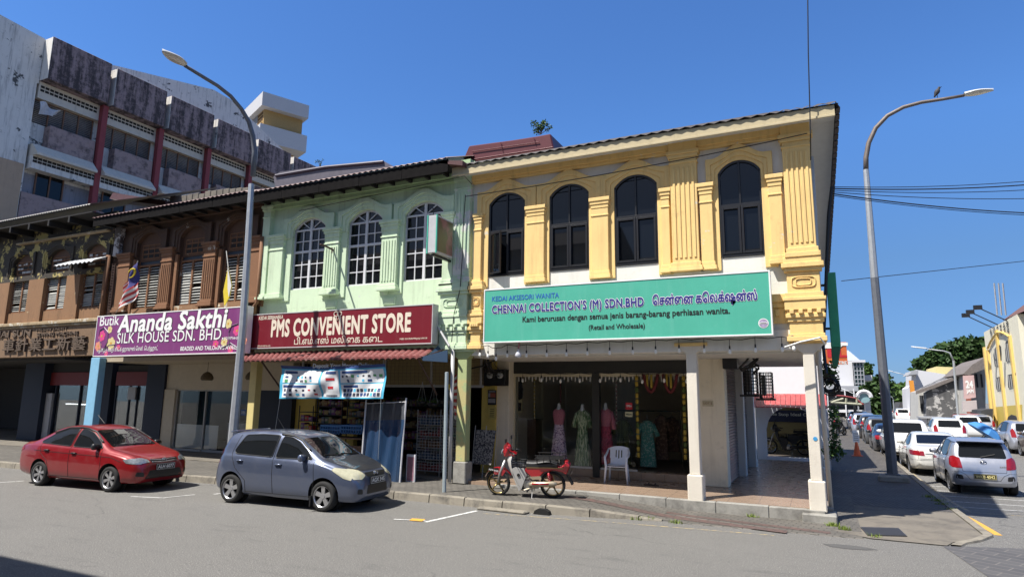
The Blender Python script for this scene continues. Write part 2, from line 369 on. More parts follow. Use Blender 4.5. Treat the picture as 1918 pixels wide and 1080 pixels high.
# side pavement: concrete corner, then pavers, and its kerb
def zs(y): return lerp(.0, -.10, sm(13, 22, y))
def sx(y): return 2.42+.0*y if y < 30 else 2.35
def sheet(name, mat, x0, x1, ya, yb, dz=0., n=10):
    b = MB(); Y = [lerp(ya, yb, i/n) for i in range(n+1)]
    for i in range(n): b.add([(x0(Y[i]), Y[i], zs(Y[i])+dz), (x1(Y[i]), Y[i], zs(Y[i])+dz), (x1(Y[i+1]), Y[i+1], zs(Y[i+1])+dz), (x0(Y[i+1]), Y[i+1], zs(Y[i+1])+dz)], [(0, 1, 2, 3)])
    return struct(b.build(name, mat, origin=(0, 0, 0)))
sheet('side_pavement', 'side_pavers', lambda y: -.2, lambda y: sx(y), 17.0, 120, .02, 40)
sheet('corner_slab', 'concrete', lambda y: lerp(.62, -.2, sm(12.9, 13.6, y)), lambda y: lerp(1.7, 2.42, sm(12.9, 14.3, y)), 12.95, 17.0, .016, 12)
b = MB()
yy = [13.0, 13.3, 13.7, 14.3, 15, 16, 17, 18, 19.5, 21, 24, 30, 40, 60, 120]; xx = lambda y: lerp(1.75, 2.44, sm(12.9, 14.3, y))
for y0, y1 in zip(yy, yy[1:]):
    a0, a1 = xx(y0), xx(y1)
    b.add([(a0, y0, zs(y0)+.03), (a0+.14, y0, zs(y0)+.03), (a1+.14, y1, zs(y1)+.03), (a1, y1, zs(y1)+.03), (a0+.17, y0, zr(0, y0)-.05), (a1+.17, y1, zr(0, y1)-.05), (a0, y0, -.3), (a1, y1, -.3)], [(0, 1, 2, 3), (1, 4, 5, 2), (0, 3, 7, 6)])
struct(b.build('side_kerb', 'kerb_concrete', origin=(0, 0, 0)))
# markings
def mark(name, mat, pts, dz=.004):
    b = MB(); b.add([(x, y, zr(x, y)+dz) for x, y in pts], [tuple(range(len(pts)))]); return struct(b.build(name, mat, origin=(0, 0, 0)))
def bar(p, q, w):
    p, q = Vector(p[:2]), Vector(q[:2]); d = (q-p).normalized(); n = Vector((-d.y, d.x))*w/2
    return [tuple(p-n), tuple(q-n), tuple(q+n), tuple(p+n)]
mark('bay_line', 'white_line', bar(gz(797, 977), gz(893, 956), .085)); mark('bay_line', 'white_line', bar(gz(738, 972), gz(797, 975), .06), .008)
mark('orange_marking', 'yellow_line', [tuple(gz(x, y)[:2]) for x, y in ((766, 974.6), (790, 976.6), (797, 972.5), (772, 971))], .012)
mark('bay_line', 'white_line', bar(gz(245, 929), gz(310, 932), .05)); mark('bay_line', 'white_line', bar(gz(305, 932), gz(365, 926), .05), .008)
mark('bay_line', 'white_line', bar(gz(0, 903), gz(45, 900), .07)); mark('bay_line', 'white_line', bar(gz(400, 925), gz(440, 920), .07))
def poly_line(name, mat, pts, w, dz=.004):
    b = MB()
    pts = [Vector(p[:2]) for p in pts]; pts = [a.lerp(c, i/14) for a, c in zip(pts, pts[1:]) for i in range(14)]+[pts[-1]]
    for p, q in zip(pts, pts[1:]):
        k = bar(p, q, w); b.add([(x, y, zr(x, y)+dz) for x, y in k], [(0, 1, 2, 3)])
    return struct(b.build(name, mat, origin=(0, 0, 0)))
poly_line('edge_line', 'worn_yellow_line', [gz(905, 961), gz(1000, 967), gz(1150, 978), gz(1300, 990), gz(1450, 1002)], .05)
poly_line('kerb_line', 'yellow_line', [gz(1870, 999), gz(1820, 962), gz(1795, 946), gz(1772, 934, -.1)], .12)
poly_line('kerb_line', 'worn_yellow_line', [(2.95, 18.6), (2.8, 24), (2.7, 40)], .09)
for i in range(6):
    y = 18.4+i*1.1; poly_line('bay_hatching', 'worn_yellow_line' if i == 0 else 'white_line', [(2.8, y), (6.5, y+.15)], .06)
b = MB(); b.add([(*gz(x, y)[:2], .006) for x, y in ((1765, 1022), (1918, 1027), (2100, 1035), (2100, 1180), (1860, 1086))], [(4, 3, 2, 1, 0)]); struct(b.build('crossing', 'dark_pavers', origin=(0, 0, 0)))
b = MB(); c = gz(1590, 1024); b.add([(c.x+.38*math.cos(a)*random.uniform(.8, 1.1), c.y+.16*math.sin(a)*random.uniform(.8, 1.1), .005) for a in [i*math.pi/9 for i in range(18)]], [tuple(range(18))]); struct(b.build('asphalt_patch', plain('patch', (.085, .083, .08), .9, var=.5, scale=40), origin=(0, 0, 0)))
# drain grate
b = MB(); c = [gz(x, y, .02) for x, y in ((1612, 987), (1684, 989), (1700, 1004), (1625, 1002))]
for i in range(24):
    t0, t1 = i/24, i/24+.024; p = [c[0].lerp(c[1], t0), c[0].lerp(c[1], t1), c[3].lerp(c[2], t1), c[3].lerp(c[2], t0)]
    b.prism([(q.x, q.y) for q in p], .022, .036, 'z', 0)
b.prism([(q.x, q.y) for q in c], .0, .021, 'z', 1)
tag(b.build('drain_grate', [plain('grate_steel', (.10, .10, .105), .5, .6), 'drain_black']), 'dark steel drain grate set in the concrete corner slab', 'drain grate')
# tufts of weeds along kerb and walls
plain('weed_green', (.16, .22, .03), .7, var=.5, scale=9)
b = MB(); rnd = random.Random(3)
def tuft(x, y, z, n, s):
    for _ in range(n):
        a = rnd.uniform(0, 6.28); d = rnd.uniform(0, s); px_, py_ = x+d*math.cos(a), y+d*math.sin(a)*.5; h = rnd.uniform(.03, .085); a2 = rnd.uniform(0, 6.28); l = rnd.uniform(.01, .05)
        dx, dy = math.cos(a2), math.sin(a2); w = .006
        b.add([(px_-dy*w, py_+dx*w, z), (px_+dy*w, py_-dx*w, z), (px_+dx*l*.6+dy*w*.7, py_+dy*l*.6-dx*w*.7, z+h*.7), (px_+dx*l, py_+dy*l, z+h)], [(0, 1, 2, 3)])
for x, y, n in ((1190, 972, 60), (1150, 968, 60), (1120, 966, 40), (1050, 958, 30), (975, 955, 50), (1265, 979, 30), (1215, 973, 40)): p = gz(x, y, .0); tuft(p.x, p.y, .0, n*2, .16)
for x, y, n in ((1560, 985, 60), (1582, 992, 60), (1535, 976, 20), (1480, 970, 25), (1440, 966, 30), (1410, 968, 30), (1640, 1006, 14)): p = gz(x, y, .01); tuft(p.x, p.y, .015, n*2, .12)
for x, y, n in ((1770, 945, 40), (1760, 938, 40), (1745, 930, 30), (1780, 955, 30)): p = gz(x, y, -.05); tuft(p.x-.05, p.y, -.06, n*2, .2)
struct(b.build('weeds', 'weed_green', origin=(0, 0, 0)), 'stuff')
# ================================================================ shared facade pieces
def arch(xl, xr, zs, rise, n=14):
    xc, a = (xl+xr)/2, (xr-xl)/2; R = (a*a+rise*rise)/(2*rise)
    return [(xc+a*t, zs+math.sqrt(max(0, R*R-(a*t)**2))-(R-rise)) for t in [-1+2*i/n for i in range(n+1)]]
def holed_wall(b, x0, x1, z0, z1, yf, yb, wins, m=0):
    x = x0
    for xl, xr, sill, zs, rise in wins:
        b.box(x, xl, yf, yb, z0, z1, m); b.box(xl, xr, yf, yb, z0, sill, m)
        A = arch(xl, xr, zs, rise); b.strip(A, [(p[0], z1) for p in A], yf, yb, m); x = xr
    b.box(x, x1, yf, yb, z0, z1, m)
def surround(xl, xr, zc, zs, rise, w, ztop, yf, yb, n=16):
    """stepped moulding: legs, shouldered ears and a swept crown"""
    xc = (xl+xr)/2; a = (xr-xl)/2; o = a+w
    inner = [(xl, zc)]+arch(xl, xr, zs, rise, n)+[(xr, zc)]
    sh = zs+.36
    outer = [(xc-o, zc)]
    for i in range(n+1):
        t = -1+2*i/n; s = 1-abs(t); x = xc+o*t
        outer.append((x, sh+(ztop-sh)*sm(.22, 1, s)))
    outer.append((xc+o, zc))
    b = MB(); y = yf
    for f0, f1, pr in ((0, .42, .0), (.42, .74, .028), (.74, 1., .055)):
        f = lambda k: [(lerp(p[0], q[0], k), lerp(p[1], q[1], k)) for p, q in zip(outer, inner)]
        b.strip(f(f0), f(f1), yf+pr, yb)
    return b
def pilaster(b, x0, x1, z0, z1, yf, yb, cap=.26, base=.18, flutes=0, o=.05):
    b.box(x0, x1, yf, yb, z0+base, z1-cap)
    b.box(x0-o, x1+o, yf-o, yb, z1-.09, z1); b.box(x0-o*.55, x1+o*.55, yf-o*.6, yb, z1-.17, z1-.09); b.box(x0-o*.2, x1+o*.2, yf-o*.25, yb, z1-cap, z1-.17)
    b.box(x0-o*.3, x1+o*.3, yf-o*.35, yb, z1-cap-.20, z1-cap-.16)
    b.box(x0-o*.5, x1+o*.5, yf-o*.6, yb, z0+base*.5, z0+base); b.box(x0-o, x1+o, yf-o, yb, z0, z0+base*.5)
    if flutes:
        g = (x1-x0)/(flutes+.6)
        for i in range(flutes):
            c = x0+g*(i+.8); h = g*.27
            b.prism([(c-h, z0+base+.1), (c+h, z0+base+.1), (c+h*1.0, z1-cap-.3), (c-h, z1-cap-.3)], yf-.022, yf, 'y')
            b.lathe([(h, 0), (h, .022)], (c, yf, z1-cap-.3), 8, R=Matrix.Rotation(rad(90), 3, 'X'))
def corrugated(x0, x1, p0, p1, amp, wl, thick=.012, n=4):
    """wavy sheet; p0/p1 = (y,z) of its lower and upper edge"""
    k = max(2, int((x1-x0)/wl*n)); b = MB()
    top = lambda i, p, d: (lerp(x0, x1, i/k), p[0], p[1]+amp*math.sin(i/n*2*math.pi)+d)
    vs = []; fs = []
    for i in range(k+1): vs += [top(i, p0, 0), top(i, p1, 0), top(i, p0, -thick)]
    for i in range(k): a = i*3; fs += [(a, a+3, a+4, a+1), (a+2, a+5, a+3, a)]
    b.add(vs, fs); return b
# ---------------------------------------------------------------- paints
wallpaint('yellow_paint', (.80, .56, .225), (.24, .16, .08), .38, (.62, .56, .44), .035, 1.6); wallpaint('cream_wall', (.74, .67, .52), (.25, .21, .15), .3)
wallpaint('white_wall', (.70, .68, .62), (.28, .25, .2), .22); wallpaint('grey_white', (.60, .585, .54), (.2, .18, .15), .3)
wallpaint('column_cream', (.66, .61, .52), (.30, .24, .17), .22); wallpaint('fascia_cream', (.50, .42, .26), (.2, .16, .1), .3)
plain('soffit_white', (.60, .60, .58), .8); plain('black_alu', (.012, .012, .014), .35); plain('dark_header', (.022, .022, .019), .55)
plain('tinted_glass', (.005, .006, .008), .03, spec=.42, var=.05); plain('roof_dark', (.06, .05, .05), .7, var=.4)
glass('shop_glass', (.93, .95, .95), .035); plain('alu_cream', (.50, .44, .30), .4); plain('pipe_white', (.55, .53, .48), .5)
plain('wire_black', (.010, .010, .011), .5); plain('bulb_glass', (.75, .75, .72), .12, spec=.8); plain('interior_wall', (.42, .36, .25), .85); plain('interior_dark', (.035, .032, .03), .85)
plain('steel_shutter', (.19, .145, .125), .45, .35, var=.25); plain('white_plastic', (.66, .69, .76), .35); plain('black_plastic', (.012, .012, .013), .4)
wallpaint('maroon_sheet', (.17, .035, .038), (.3, .2, .2), .25, rough=.45, bump=.1); plain('brown_wood', (.10, .05, .025), .55, var=.3)
# ================================================================ yellow corner shophouse
Yh = thing('yellow_shophouse', 'yellow and white two storey corner shophouse with dark arched windows and fluted pilasters', 'shophouse', (-4, 16, .2))
WY = [(-7.60, -6.56, 5.36, 7.30, .27), (-5.88, -4.84, 5.38, 7.30, .27), (-4.20, -3.17, 5.38, 7.30, .27), (-1.80, -.90, 5.38, 7.30, .27)]
b = MB(); holed_wall(b, -8.08, .05, 3.75, 8.15, D+.1, D+.34, WY)
b.box(-.2, .05, D+.34, 21.3, 3.75, 8.0); b.box(-8.08, -2.3, 21.0, 21.3, .2, 8.0); b.box(-2.3, .05, 21.0, 21.3, 3.34, 8.0); b.box(-8.2, -8.08, D+.34, 21.3, 3.4, 8.3)
b.box(-8.08, .05, D+.02, D+.30, 3.34, 3.75); b.box(-.22, .06, D+.30, 21.3, 3.34, 3.75)
b.build('wall', 'white_wall', Yh)
b = MB(); b.box(-8.08, -.22, D+.30, 21.0, 3.30, 3.34); b.build('ceiling', 'grey_white', Yh)
# pale moulded surrounds, pilasters
for xl, xr, s, zs, r in WY:
    w = .33 if xl < -3 else .25
    surround(xl, xr, 7.05, zs, r, w, 7.93, D+.0, D+.12).build('window_surround', 'yellow_paint', Yh, bevel=.008)
    for a, c in ((xl-w, xl), (xr, xr+w)): b = MB(); b.box(a, c, D+.055, D+.12, 5.1, 7.05); b.build('window_jamb', 'yellow_paint', Yh, bevel=.006)
for x0, x1, z0, z1, fl in ((-7.98, -7.77, 5.12, 7.06, 0), (-6.46, -5.99, 5.12, 7.08, 0), (-4.75, -4.33, 5.10, 7.08, 0), (-3.06, -2.88, 5.12, 7.10, 0), (-2.20, -1.93, 5.12, 7.10, 0), (-.76, -.50, 5.14, 7.10, 0)):
    b = MB(); pilaster(b, x0, x1, z0, z1, D-.03, D+.12); b.build('pilaster', 'yellow_paint', Yh, bevel=.008)
for x0, x1, z0 in ((-2.83, -2.24, 5.12), (-.44, .10, 5.24)):
    b = MB(); pilaster(b, x0, x1, z0, 7.93, D-.07, D+.12, .1, .2, 5, .07); b.box(x0-.02, x1+.02, D-.12, D+.12, 7.86, 8.16); b.build('pilaster', 'yellow_paint', Yh, bevel=.008)
def pedestal(x0, x1, mat, par):
    b = MB(); f = D-.07
    for z0, z1, o in ((5.12, 5.24, .05), (5.02, 5.12, .09), (4.94, 5.02, .05), (4.50, 4.94, .0), (4.40, 4.50, .05), (4.33, 4.40, .09), (4.14, 4.33, .07), (3.98, 4.06, .06), (3.90, 3.98, .03), (3.66, 3.90, .0), (3.60, 3.66, .03), (3.50, 3.60, .06), (4.06, 4.14, .04)):
        b.box(x0-o, x1+o, f-o, D+.12, z0, z1)
    xc = (x0+x1)/2; h = (x1-x0)/2
    for s_ in (.72, .46):
        pts = [(xc+h*s_*math.copysign(abs(math.cos(a))**.5, math.cos(a)), f-.012, 4.72+.15*s_*math.copysign(abs(math.sin(a))**.5, math.sin(a))) for a in [i*math.pi/12+.01 for i in range(24)]]
        b.tube(pts, .014, 5, close=True)
    for i in range(4):
        x = lerp(x0+.02, x1-.1, i/3); b.box(x, x+.08, f-.11, f-.02, 4.06, 4.14)
    b.build('pedestal', mat, par, bevel=.01)
pedestal(-8.0, -7.72, 'yellow_paint', Yh); pedestal(-.50, .12, 'yellow_paint', Yh)
b = MB()
b.box(-7.72, -.50, D-.04, D+.10, 4.33, 4.50); b.box(-7.72, -.50, D-.0, D+.10, 4.22, 4.33); b.box(-7.72, -.5, D+.04, D+.1, 3.9, 4.22)
for i in range(40): x = -7.6+i*.18; b.box(x, x+.09, D+.0, D+.06, 4.04, 4.18)
b.build('string_course', 'yellow_paint', Yh, bevel=.006)
b = MB(); b.box(-8.08, .05, D-.06, D+.1, 7.99, 8.15); b.box(-8.08, .05, D-.02, D+.1, 7.92, 7.99); b.build('cornice', 'yellow_paint', Yh, bevel=.006)
# windows
def tinted_window(xl, xr, sill, zs, rise, open_left=False, par=Yh):
    y = D+.10; A = arch(xl, xr, zs, rise); g = MB()
    g.add([(p[0], y+.03, p[1]) for p in A]+[(xr, y+.03, sill), (xl, y+.03, sill)], [tuple(range(len(A)+1, -1, -1))])
    w = g.build('window', 'tinted_glass', par)
    f = MB(); t = .045; zt = 6.55; xc = (xl+xr)/2
    f.strip(A, [(lerp(p[0], xc, .07), p[1]-t) for p in A], y-.02, y+.05)
    f.box(xl, xl+t, y-.02, y+.05, sill, zs); f.box(xr-t, xr, y-.02, y+.05, sill, zs); f.box(xl+t, xr-t, y-.025, y+.05, sill, sill+t+.02)
    f.box(xl+t, xr-t, y-.02, y+.045, zt-.03, zt+.03); f.box(xc-.02, xc+.02, y-.015, y+.04, zt+.03, zs+rise-.02)
    for k, (a, c) in enumerate(((xl+t, xc-.005), (xc+.005, xr-t))):
        if open_left and k == 0: continue
        f.box(a, a+.05, y-.04, y+.02, sill+.07, zt-.035); f.box(c-.05, c, y-.04, y+.02, sill+.07, zt-.035); f.box(a+.05, c-.05, y-.04, y+.02, sill+.07, sill+.12); f.box(a+.05, c-.05, y-.04, y+.02, zt-.085, zt-.035)
    f.build('frame', 'black_alu', w, bevel=.004)
    if open_left:
        s = MB(); L = xc-xl-t-.01; h0, h1 = sill+.06, zt-.04
        s.box(0, .05, -.02, .02, h0, h1); s.box(L-.05, L, -.02, .02, h0, h1); s.box(.05, L-.05, -.02, .02, h0, h0+.05); s.box(.05, L-.05, -.02, .02, h1-.05, h1)
        s.box(.05, L-.05, -.004, .004, h0+.05, h1-.05, 1); s.xf(Matrix.Translation((xl+t, y-.01, 0)) @ Matrix.Rotation(rad(-28), 4, 'Z')); s.build('sash', ['black_alu', 'tinted_glass'], w)
for i, q in enumerate(WY): tinted_window(*q, open_left=(i == 0))
# roof: tiled sheet, fascia, gutter line, soffits
EY, EZ = 13.72, 8.20
c0 = at(1566, 198, EY); c1 = at(1549, 505, 20.6)
b = MB(); b.box(-8.44, c0.x-.03, EY, EY+.05, EZ-.16, EZ+.06); b.box(-8.44, c0.x-.03, EY-.03, EY, EZ-.19, EZ-.14); b.build('fascia', 'fascia_cream', Yh, bevel=.005)
b = MB(); b.add([(-8.4, EY+.05, EZ-.1), (c0.x-.03, EY+.05, EZ-.1), (c0.x-.03, D+.1, EZ-.06), (-8.4, D+.1, EZ-.06)], [(0, 1, 2, 3)])
b.add([(.05, D+.1, EZ-.06), (c0.x-.03, D+.1, EZ-.06), (c0.x-.03, D+.1, EZ-.061), (c1.x-.03, c1.y, c1.z+.1), (.05, c1.y, 6.2)], [(0, 1, 3, 4)])
b.build('soffit', 'soffit_white', Yh)
b = corrugated(-8.45, c0.x, (EY-.05, EZ+.085), (17.6, 10.0), .02, .25); rf = b.build('roof', 'roof_dark', Yh, smooth=True)
b = MB(); P = [c0+Vector((.04, -.05, .03)), Vector((c1.x+.03, c1.y, c1.z)), Vector((-.6, 17.6, 9.98)), Vector((-.6, 20.6, 8.4))]
b.add([P[0], P[1], P[3], P[2]], [(0, 1, 2, 3)]); n = 34
for i in range(n):
    p = P[0].lerp(P[1], i/n); q = P[0].lerp(P[1], (i+.8)/n); b.add([p+Vector((-.05, 0, .05)), q+Vector((-.05, 0, .05)), q+Vector((.03, 0, -.10)), p+Vector((.03, 0, -.10)), p+Vector((-.05, 0, -.12)), q+Vector((-.05, 0, -.12))], [(0, 1, 2, 3), (3, 2, 5, 4)])
b.add([(-8.45, 17.6, 10.0), (-.6, 17.6, 9.98), (-.6, 20.6, 8.4), (-8.45, 21.2, 8.2)], [(0, 1, 2, 3)])
b.build('side_roof', 'roof_dark', rf)
# columns, beam caps
def column(x0, x1, y0, zb, zt, mat, par, block=.55, bw=.05, cap=None, bmat=None, capmat=None):
    b = MB(); b.box(x0, x1, y0, y0+.24, zb+block, zt); o = b.build('column', mat, par, bevel=.012)
    b = MB(); b.box(x0-bw, x1+bw, y0-.05, y0+.29, zb-.03, zb+block); b.build('base', bmat or mat, o, bevel=.02)
    if cap:
        b = MB(); xc = (x0+x1)/2; h = (x1-x0)/2
        b.prism([(xc-h-.004, zt-cap), (xc+h+.004, zt-cap), (xc+h+.2, zt), (xc-h-.2, zt)], y0-.012, y0+.22, 'y'); b.box(xc-h-.24, xc+h+.24, y0-.04, y0+.26, zt, zt+.07, 1)
        b.build('capital', [mat, capmat or mat], o, bevel=.006)
    return o
column(-2.62, -2.40, D, .22, 3.46, 'column_cream', Yh, .52, cap=.16, capmat='yellow_paint')
column(-.29, -.08, D, .22, 3.46, 'column_cream', Yh, .55, cap=.2, capmat='yellow_paint')
for y in (18.6, 21.0): column(-.27, -.08, y, .22, 3.34, 'column_cream', Yh, .4)
b = MB(); b.box(-.48, .13, D-.22, D+.42, -.02, .17); b.build('plinth', 'old_concrete', Yh, bevel=.02)
# arcade floor and its raised front edge
b = MB(); b.box(-8.08, -.02, 14.30, 24.6, .05, .235); b.build('arcade_floor', 'floor_tiles', Yh)
b = MB()
for i in range(7):
    x = -7.2+i*1.02; b.box(x, x+1.012, 14.13+random.uniform(-.006, .006), 14.298, -.1, .228+random.uniform(-.004, .004))
b.box(-.06, .08, 14.5, 24.6, -.1, .228)
b.build('floor_kerb', 'old_concrete', Yh, bevel=.012)
# shopfront
YS = 16.7
b = MB(); b.box(-8.08, -2.75, YS-.03, YS+.2, 2.97, 3.30); b.build('shop_header', 'dark_header', Yh)
b = MB(); b.box(-8.08, -2.75, YS-.05, YS+.35, .235, .44); b.build('shop_sill', 'floor_tiles', Yh, bevel=.01)
xg = [at(953, 750, YS).x, at(965, 750, YS).x, at(1110, 750, YS).x, at(1123, 750, YS).x, at(1192, 800, YS).x, at(1288, 780, YS).x]
g = MB(); g.box(xg[1], xg[2], YS+.02, YS+.03, .47, 2.9); g.box(xg[3], xg[4], YS+.02, YS+.03, .47, 2.9); gw = g.build('shop_window', 'shop_glass', Yh)
b = MB(); b.box(xg[0], xg[1], YS-.01, YS+.08, .44, 2.97, 1); b.box(xg[2], xg[3], YS-.06, YS+.12, .24, 2.97, 0); b.box(xg[1], xg[2], YS-.01, YS+.06, 2.88, 2.97, 1); b.box(xg[3], xg[5], YS-.01, YS+.06, 2.88, 2.97, 1)
b.box(xg[1], xg[2], YS, YS+.05, .44, .49, 2); b.box(xg[3], xg[4], YS, YS+.05, .44, .49, 2); b.box(xg[0]-.25, xg[0], YS-.04, YS+.1, .24, 2.97, 0); b.box(xg[5], xg[5]+.08, YS-.02, YS+.1, .24, 2.97, 0)
for i in range(44):
    x = lerp(xg[1]+.1, xg[5]-.1, i/43)
    if not xg[2]-.03 < x < xg[3]+.03: b.cbox((x, YS+.012, 2.84 if i % 2 else 2.81), (.035, .008, .09 if i % 2 else .13), 2)
b.build('shop_frame', ['dark_header', 'alu_cream', 'pipe_white'], gw, bevel=.004)
b = MB(); b.box(-8.08, -7.95, YS+.2, 20.9, .3, 3.3); b.box(-2.75, -2.6, YS+.35, 20.9, .3, 3.3); b.box(-8.0, -2.7, 20.8, 20.95, .3, 3.3); b.build('interior_wall', 'interior_wall', Yh)
b = MB(); b.box(-7.9, -2.75, YS+.36, 20.8, .24, .40); b.build('interior_floor', plain('interior_tile', (.12, .10, .085), .35), Yh)
b = MB(); b.box(-7.9, -2.8, YS+.21, 20.8, 3.1, 3.28); b.build('interior_ceiling', 'interior_dark', Yh)
b = MB(); b.box(-2.78, -2.13, YS-.25, YS+.2, .235, 3.31); b.build('pier', 'cream_wall', Yh, bevel=.012)
b = MB(); b.box(-8.4, -7.98, YS-.3, YS+.1, .2, 3.34); b.build('pier', 'cream_wall', Yh, bevel=.012)
# side shutters
def shutter(y0, y1):
    b = MB(); n = 40; z0, z1 = .25, 3.2
    for i in range(n):
        a = lerp(z0, z1, i/n); c = lerp(z0, z1, (i+1)/n); h = (c-a)/2
        b.add([(-2.19, y0, a), (-2.19, y1, a), (-2.155, y1, a+h), (-2.155, y0, a+h), (-2.19, y1, c), (-2.19, y0, c)], [(0, 1, 2, 3), (3, 2, 4, 5)])
    b.build('shutter', 'steel_shutter', Yh)
shutter(16.92, 19.0); shutter(19.4, 21.6)
b = MB(); b.box(-2.2, -1.98, 19.0, 19.35, .235, 3.31); b.build('pier', 'grey_white', Yh, bevel=.01)
b = MB(); b.box(-2.2, -1.95, 21.6, 21.95, .235, 3.31); b.build('pier', 'grey_white', Yh, bevel=.01)
b = MB(); b.box(-2.6, -2.2, 16.9, 24.6, .235, 3.31); b.build('side_wall', 'grey_white', Yh)
b = MB(); b.tube([(.04, 14.75, 0), (-.0, 14.75, 3.3), (.08, 14.8, 3.7), (.12, 14.8, 7.6)], .045, 8); b.build('downpipe', 'pipe_white', Yh, smooth=True)
# ================================================================ big teal sign
def board(name, label, x0, x1, z0, z1, y, th, col, edge, cat='shop sign', fr=.03):
    t = thing(name, label, cat, ((x0+x1)/2, y, z0))
    b = MB(); b.box(x0, x1, y, y+th, z0, z1); b.build('panel', col, t)
    b = MB(); b.box(x0-fr, x1+fr, y-.012, y+th, z1, z1+fr); b.box(x0-fr, x1+fr, y-.012, y+th, z0-fr, z0); b.box(x0-fr, x0, y-.012, y+th, z0, z1); b.box(x1, x1+fr, y-.012, y+th, z0, z1); b.build('frame', edge, t, bevel=.004)
    return t
def on(x, y, Y): p = at(x, y, Y); return p
def write(b, s, px0, px1, ybase, ytop, Y, m=0, bold=.0, space=1., shear=0., halo=None, font=None):
    """lettering between two measured points of a board in the plane Y"""
    p = at(px0, ybase, Y); q = at(px1, ybase, Y); r = at(px0, ytop, Y)
    b.text(s, p, (1, 0, 0), (0, 0, 1), q.x-p.x, r.z-p.z, m, bold, .004, shear, font, space, halo)
wallpaint('teal_panel', (.075, .40, .29), (.16, .46, .37), .35, rough=.42, bump=.03); plain('sign_white', (.78, .78, .76), .45); plain('navy_ink', (.022, .018, .20), .5); plain('blue_ink', (.02, .12, .42), .5); plain('black_ink', (.012, .012, .012), .5)
SY = 13.85
p0, p1, p2 = at(909, 544.5, SY), at(1439, 507, SY), at(909, 640, SY)
T = board('shop_sign', 'wide teal shop sign CHENNAI COLLECTION\'S under the yellow upper windows', p0.x, p1.x, p2.z, p0.z, SY, .2, 'teal_panel', 'sign_white')
b = MB()
write(b, 'KEDAI AKSESORI WANITA', 922, 1047, 564.5, 555.5, SY, 1, .015)
write(b, "CHENNAI COLLECTION'S (M) SDN.BHD", 922, 1206, 591.5, 572, SY, 0, .032, halo=(.042, 3), space=1.08)
write(b, 'ெசன்ைன கெலக்ஷன்ஸ்', 1223, 1419, 577, 552, SY, 0, .034, halo=(.045, 3))
write(b, 'Kami berurusan dengan semua jenis barang-barang perhiasan wanita.', 979, 1368, 606.5, 593, SY, 2, .022)
write(b, '(Retail and Wholesale)', 1103, 1208, 620.5, 608.5, SY, 2, .018)
c = at(1430, 605, SY)
for r, m, o in ((.10, 3, .005), (.085, 4, .008)):
    b.add([(c.x+r*math.cos(i*math.pi/12), SY-o, c.z+r*math.sin(i*math.pi/12)) for i in range(24)], [tuple(range(24))], m)
b.box(c.x-.075, c.x+.075, SY-.012, SY-.009, c.z-.014, c.z+.02, 3); b.box(c.x-.06, c.x+.06, SY-.014, SY-.0125, c.z-.004, c.z+.008, 2)
b.build('lettering', ['navy_ink', 'blue_ink', 'black_ink', 'sign_white', plain('badge_lilac', (.35, .28, .42), .5, var=.8, scale=12)], T)
b = MB()
for x in (-7.2, -5.6, -3.9, -2.4, -1.2): b.box(x, x+.05, SY+.2, D+.0, p2.z+.05, p2.z+.1); b.box(x, x+.05, SY+.2, D+.0, p0.z-.1, p0.z-.05)
b.build('bracket', 'black_alu', T)
# narrow green sign on the side wall, seen edge-on
g0, g1 = at(1547, 512, 15.2), at(1573, 650, 15.2)
T = thing('side_sign', 'green box sign jutting from the corner seen almost edge on', 'sign', (.35, 15.2, g1.z))
b = MB(); b.prism([(g0.x, g1.z+.0), (g1.x+.02, g1.z), (g1.x+.02, g0.z), (g0.x, g0.z)], 15.1, 15.4); b.build('panel', plain('sign_green', (.03, .30, .16), .5), T, bevel=.01)
b = MB(); b.prism([(g0.x, g1.z-.4), (g1.x-.06, g1.z-.4), (g1.x+.02, g1.z-.004), (g0.x, g1.z-.004)], 15.1, 15.4); b.build('lower_box', plain('sign_green_dark', (.02, .13, .07), .5), T, bevel=.01)
b = MB()
for z in (g0.z-.25, g0.z-1.2): b.tube([(.08, 15.25, z), (g0.x+.02, 15.25, z)], .03, 6)
b.build('bracket', 'black_alu', T)
# ================================================================ green shophouse
wallpaint('green_paint', (.57, .70, .49), (.16, .19, .12), .42, (.56, .60, .52), .08, 1.2); wallpaint('green_dark_trim', (.40, .54, .30), (.12, .14, .08), .45)
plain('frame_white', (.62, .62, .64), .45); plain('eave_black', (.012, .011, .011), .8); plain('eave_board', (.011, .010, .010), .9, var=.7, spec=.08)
plain('red_sheet', (.095, .042, .04), .45, .0, .3); wallpaint('maroon_panel', (.165, .009, .018), (.20, .05, .06), .35, rough=.4, bump=.03); plain('cream_ink', (.70, .62, .50), .5); plain('grey_edge', (.42, .42, .42), .5)
Gh = thing('green_shophouse', 'pale green two storey shophouse with white gridded arched windows', 'shophouse', (-12, 16, .2))
WG = [(-14.50, -13.17, 5.44, 7.34, .32), (-12.34, -11.06, 5.42, 7.34, .32), (-10.32, -9.0, 5.42, 7.34, .32)]
b = MB(); holed_wall(b, -15.68, -8.08, 3.75, 8.6, D+.1, D+.36, WG); b.box(-15.68, -8.09, D+.02, D+.3, 3.4, 3.75); b.box(-15.68, -8.09, 21, 21.3, .2, 8.6); b.box(-15.8, -15.68, D+.36, 21.3, 3.4, 8.6); b.build('wall', 'green_paint', Gh)
b = MB(); b.box(-15.68, -8.08, D+.30, 21.0, 3.36, 3.40); b.build('ceiling', plain('ceiling_ochre', (.32, .24, .12), .85, var=.3), Gh)
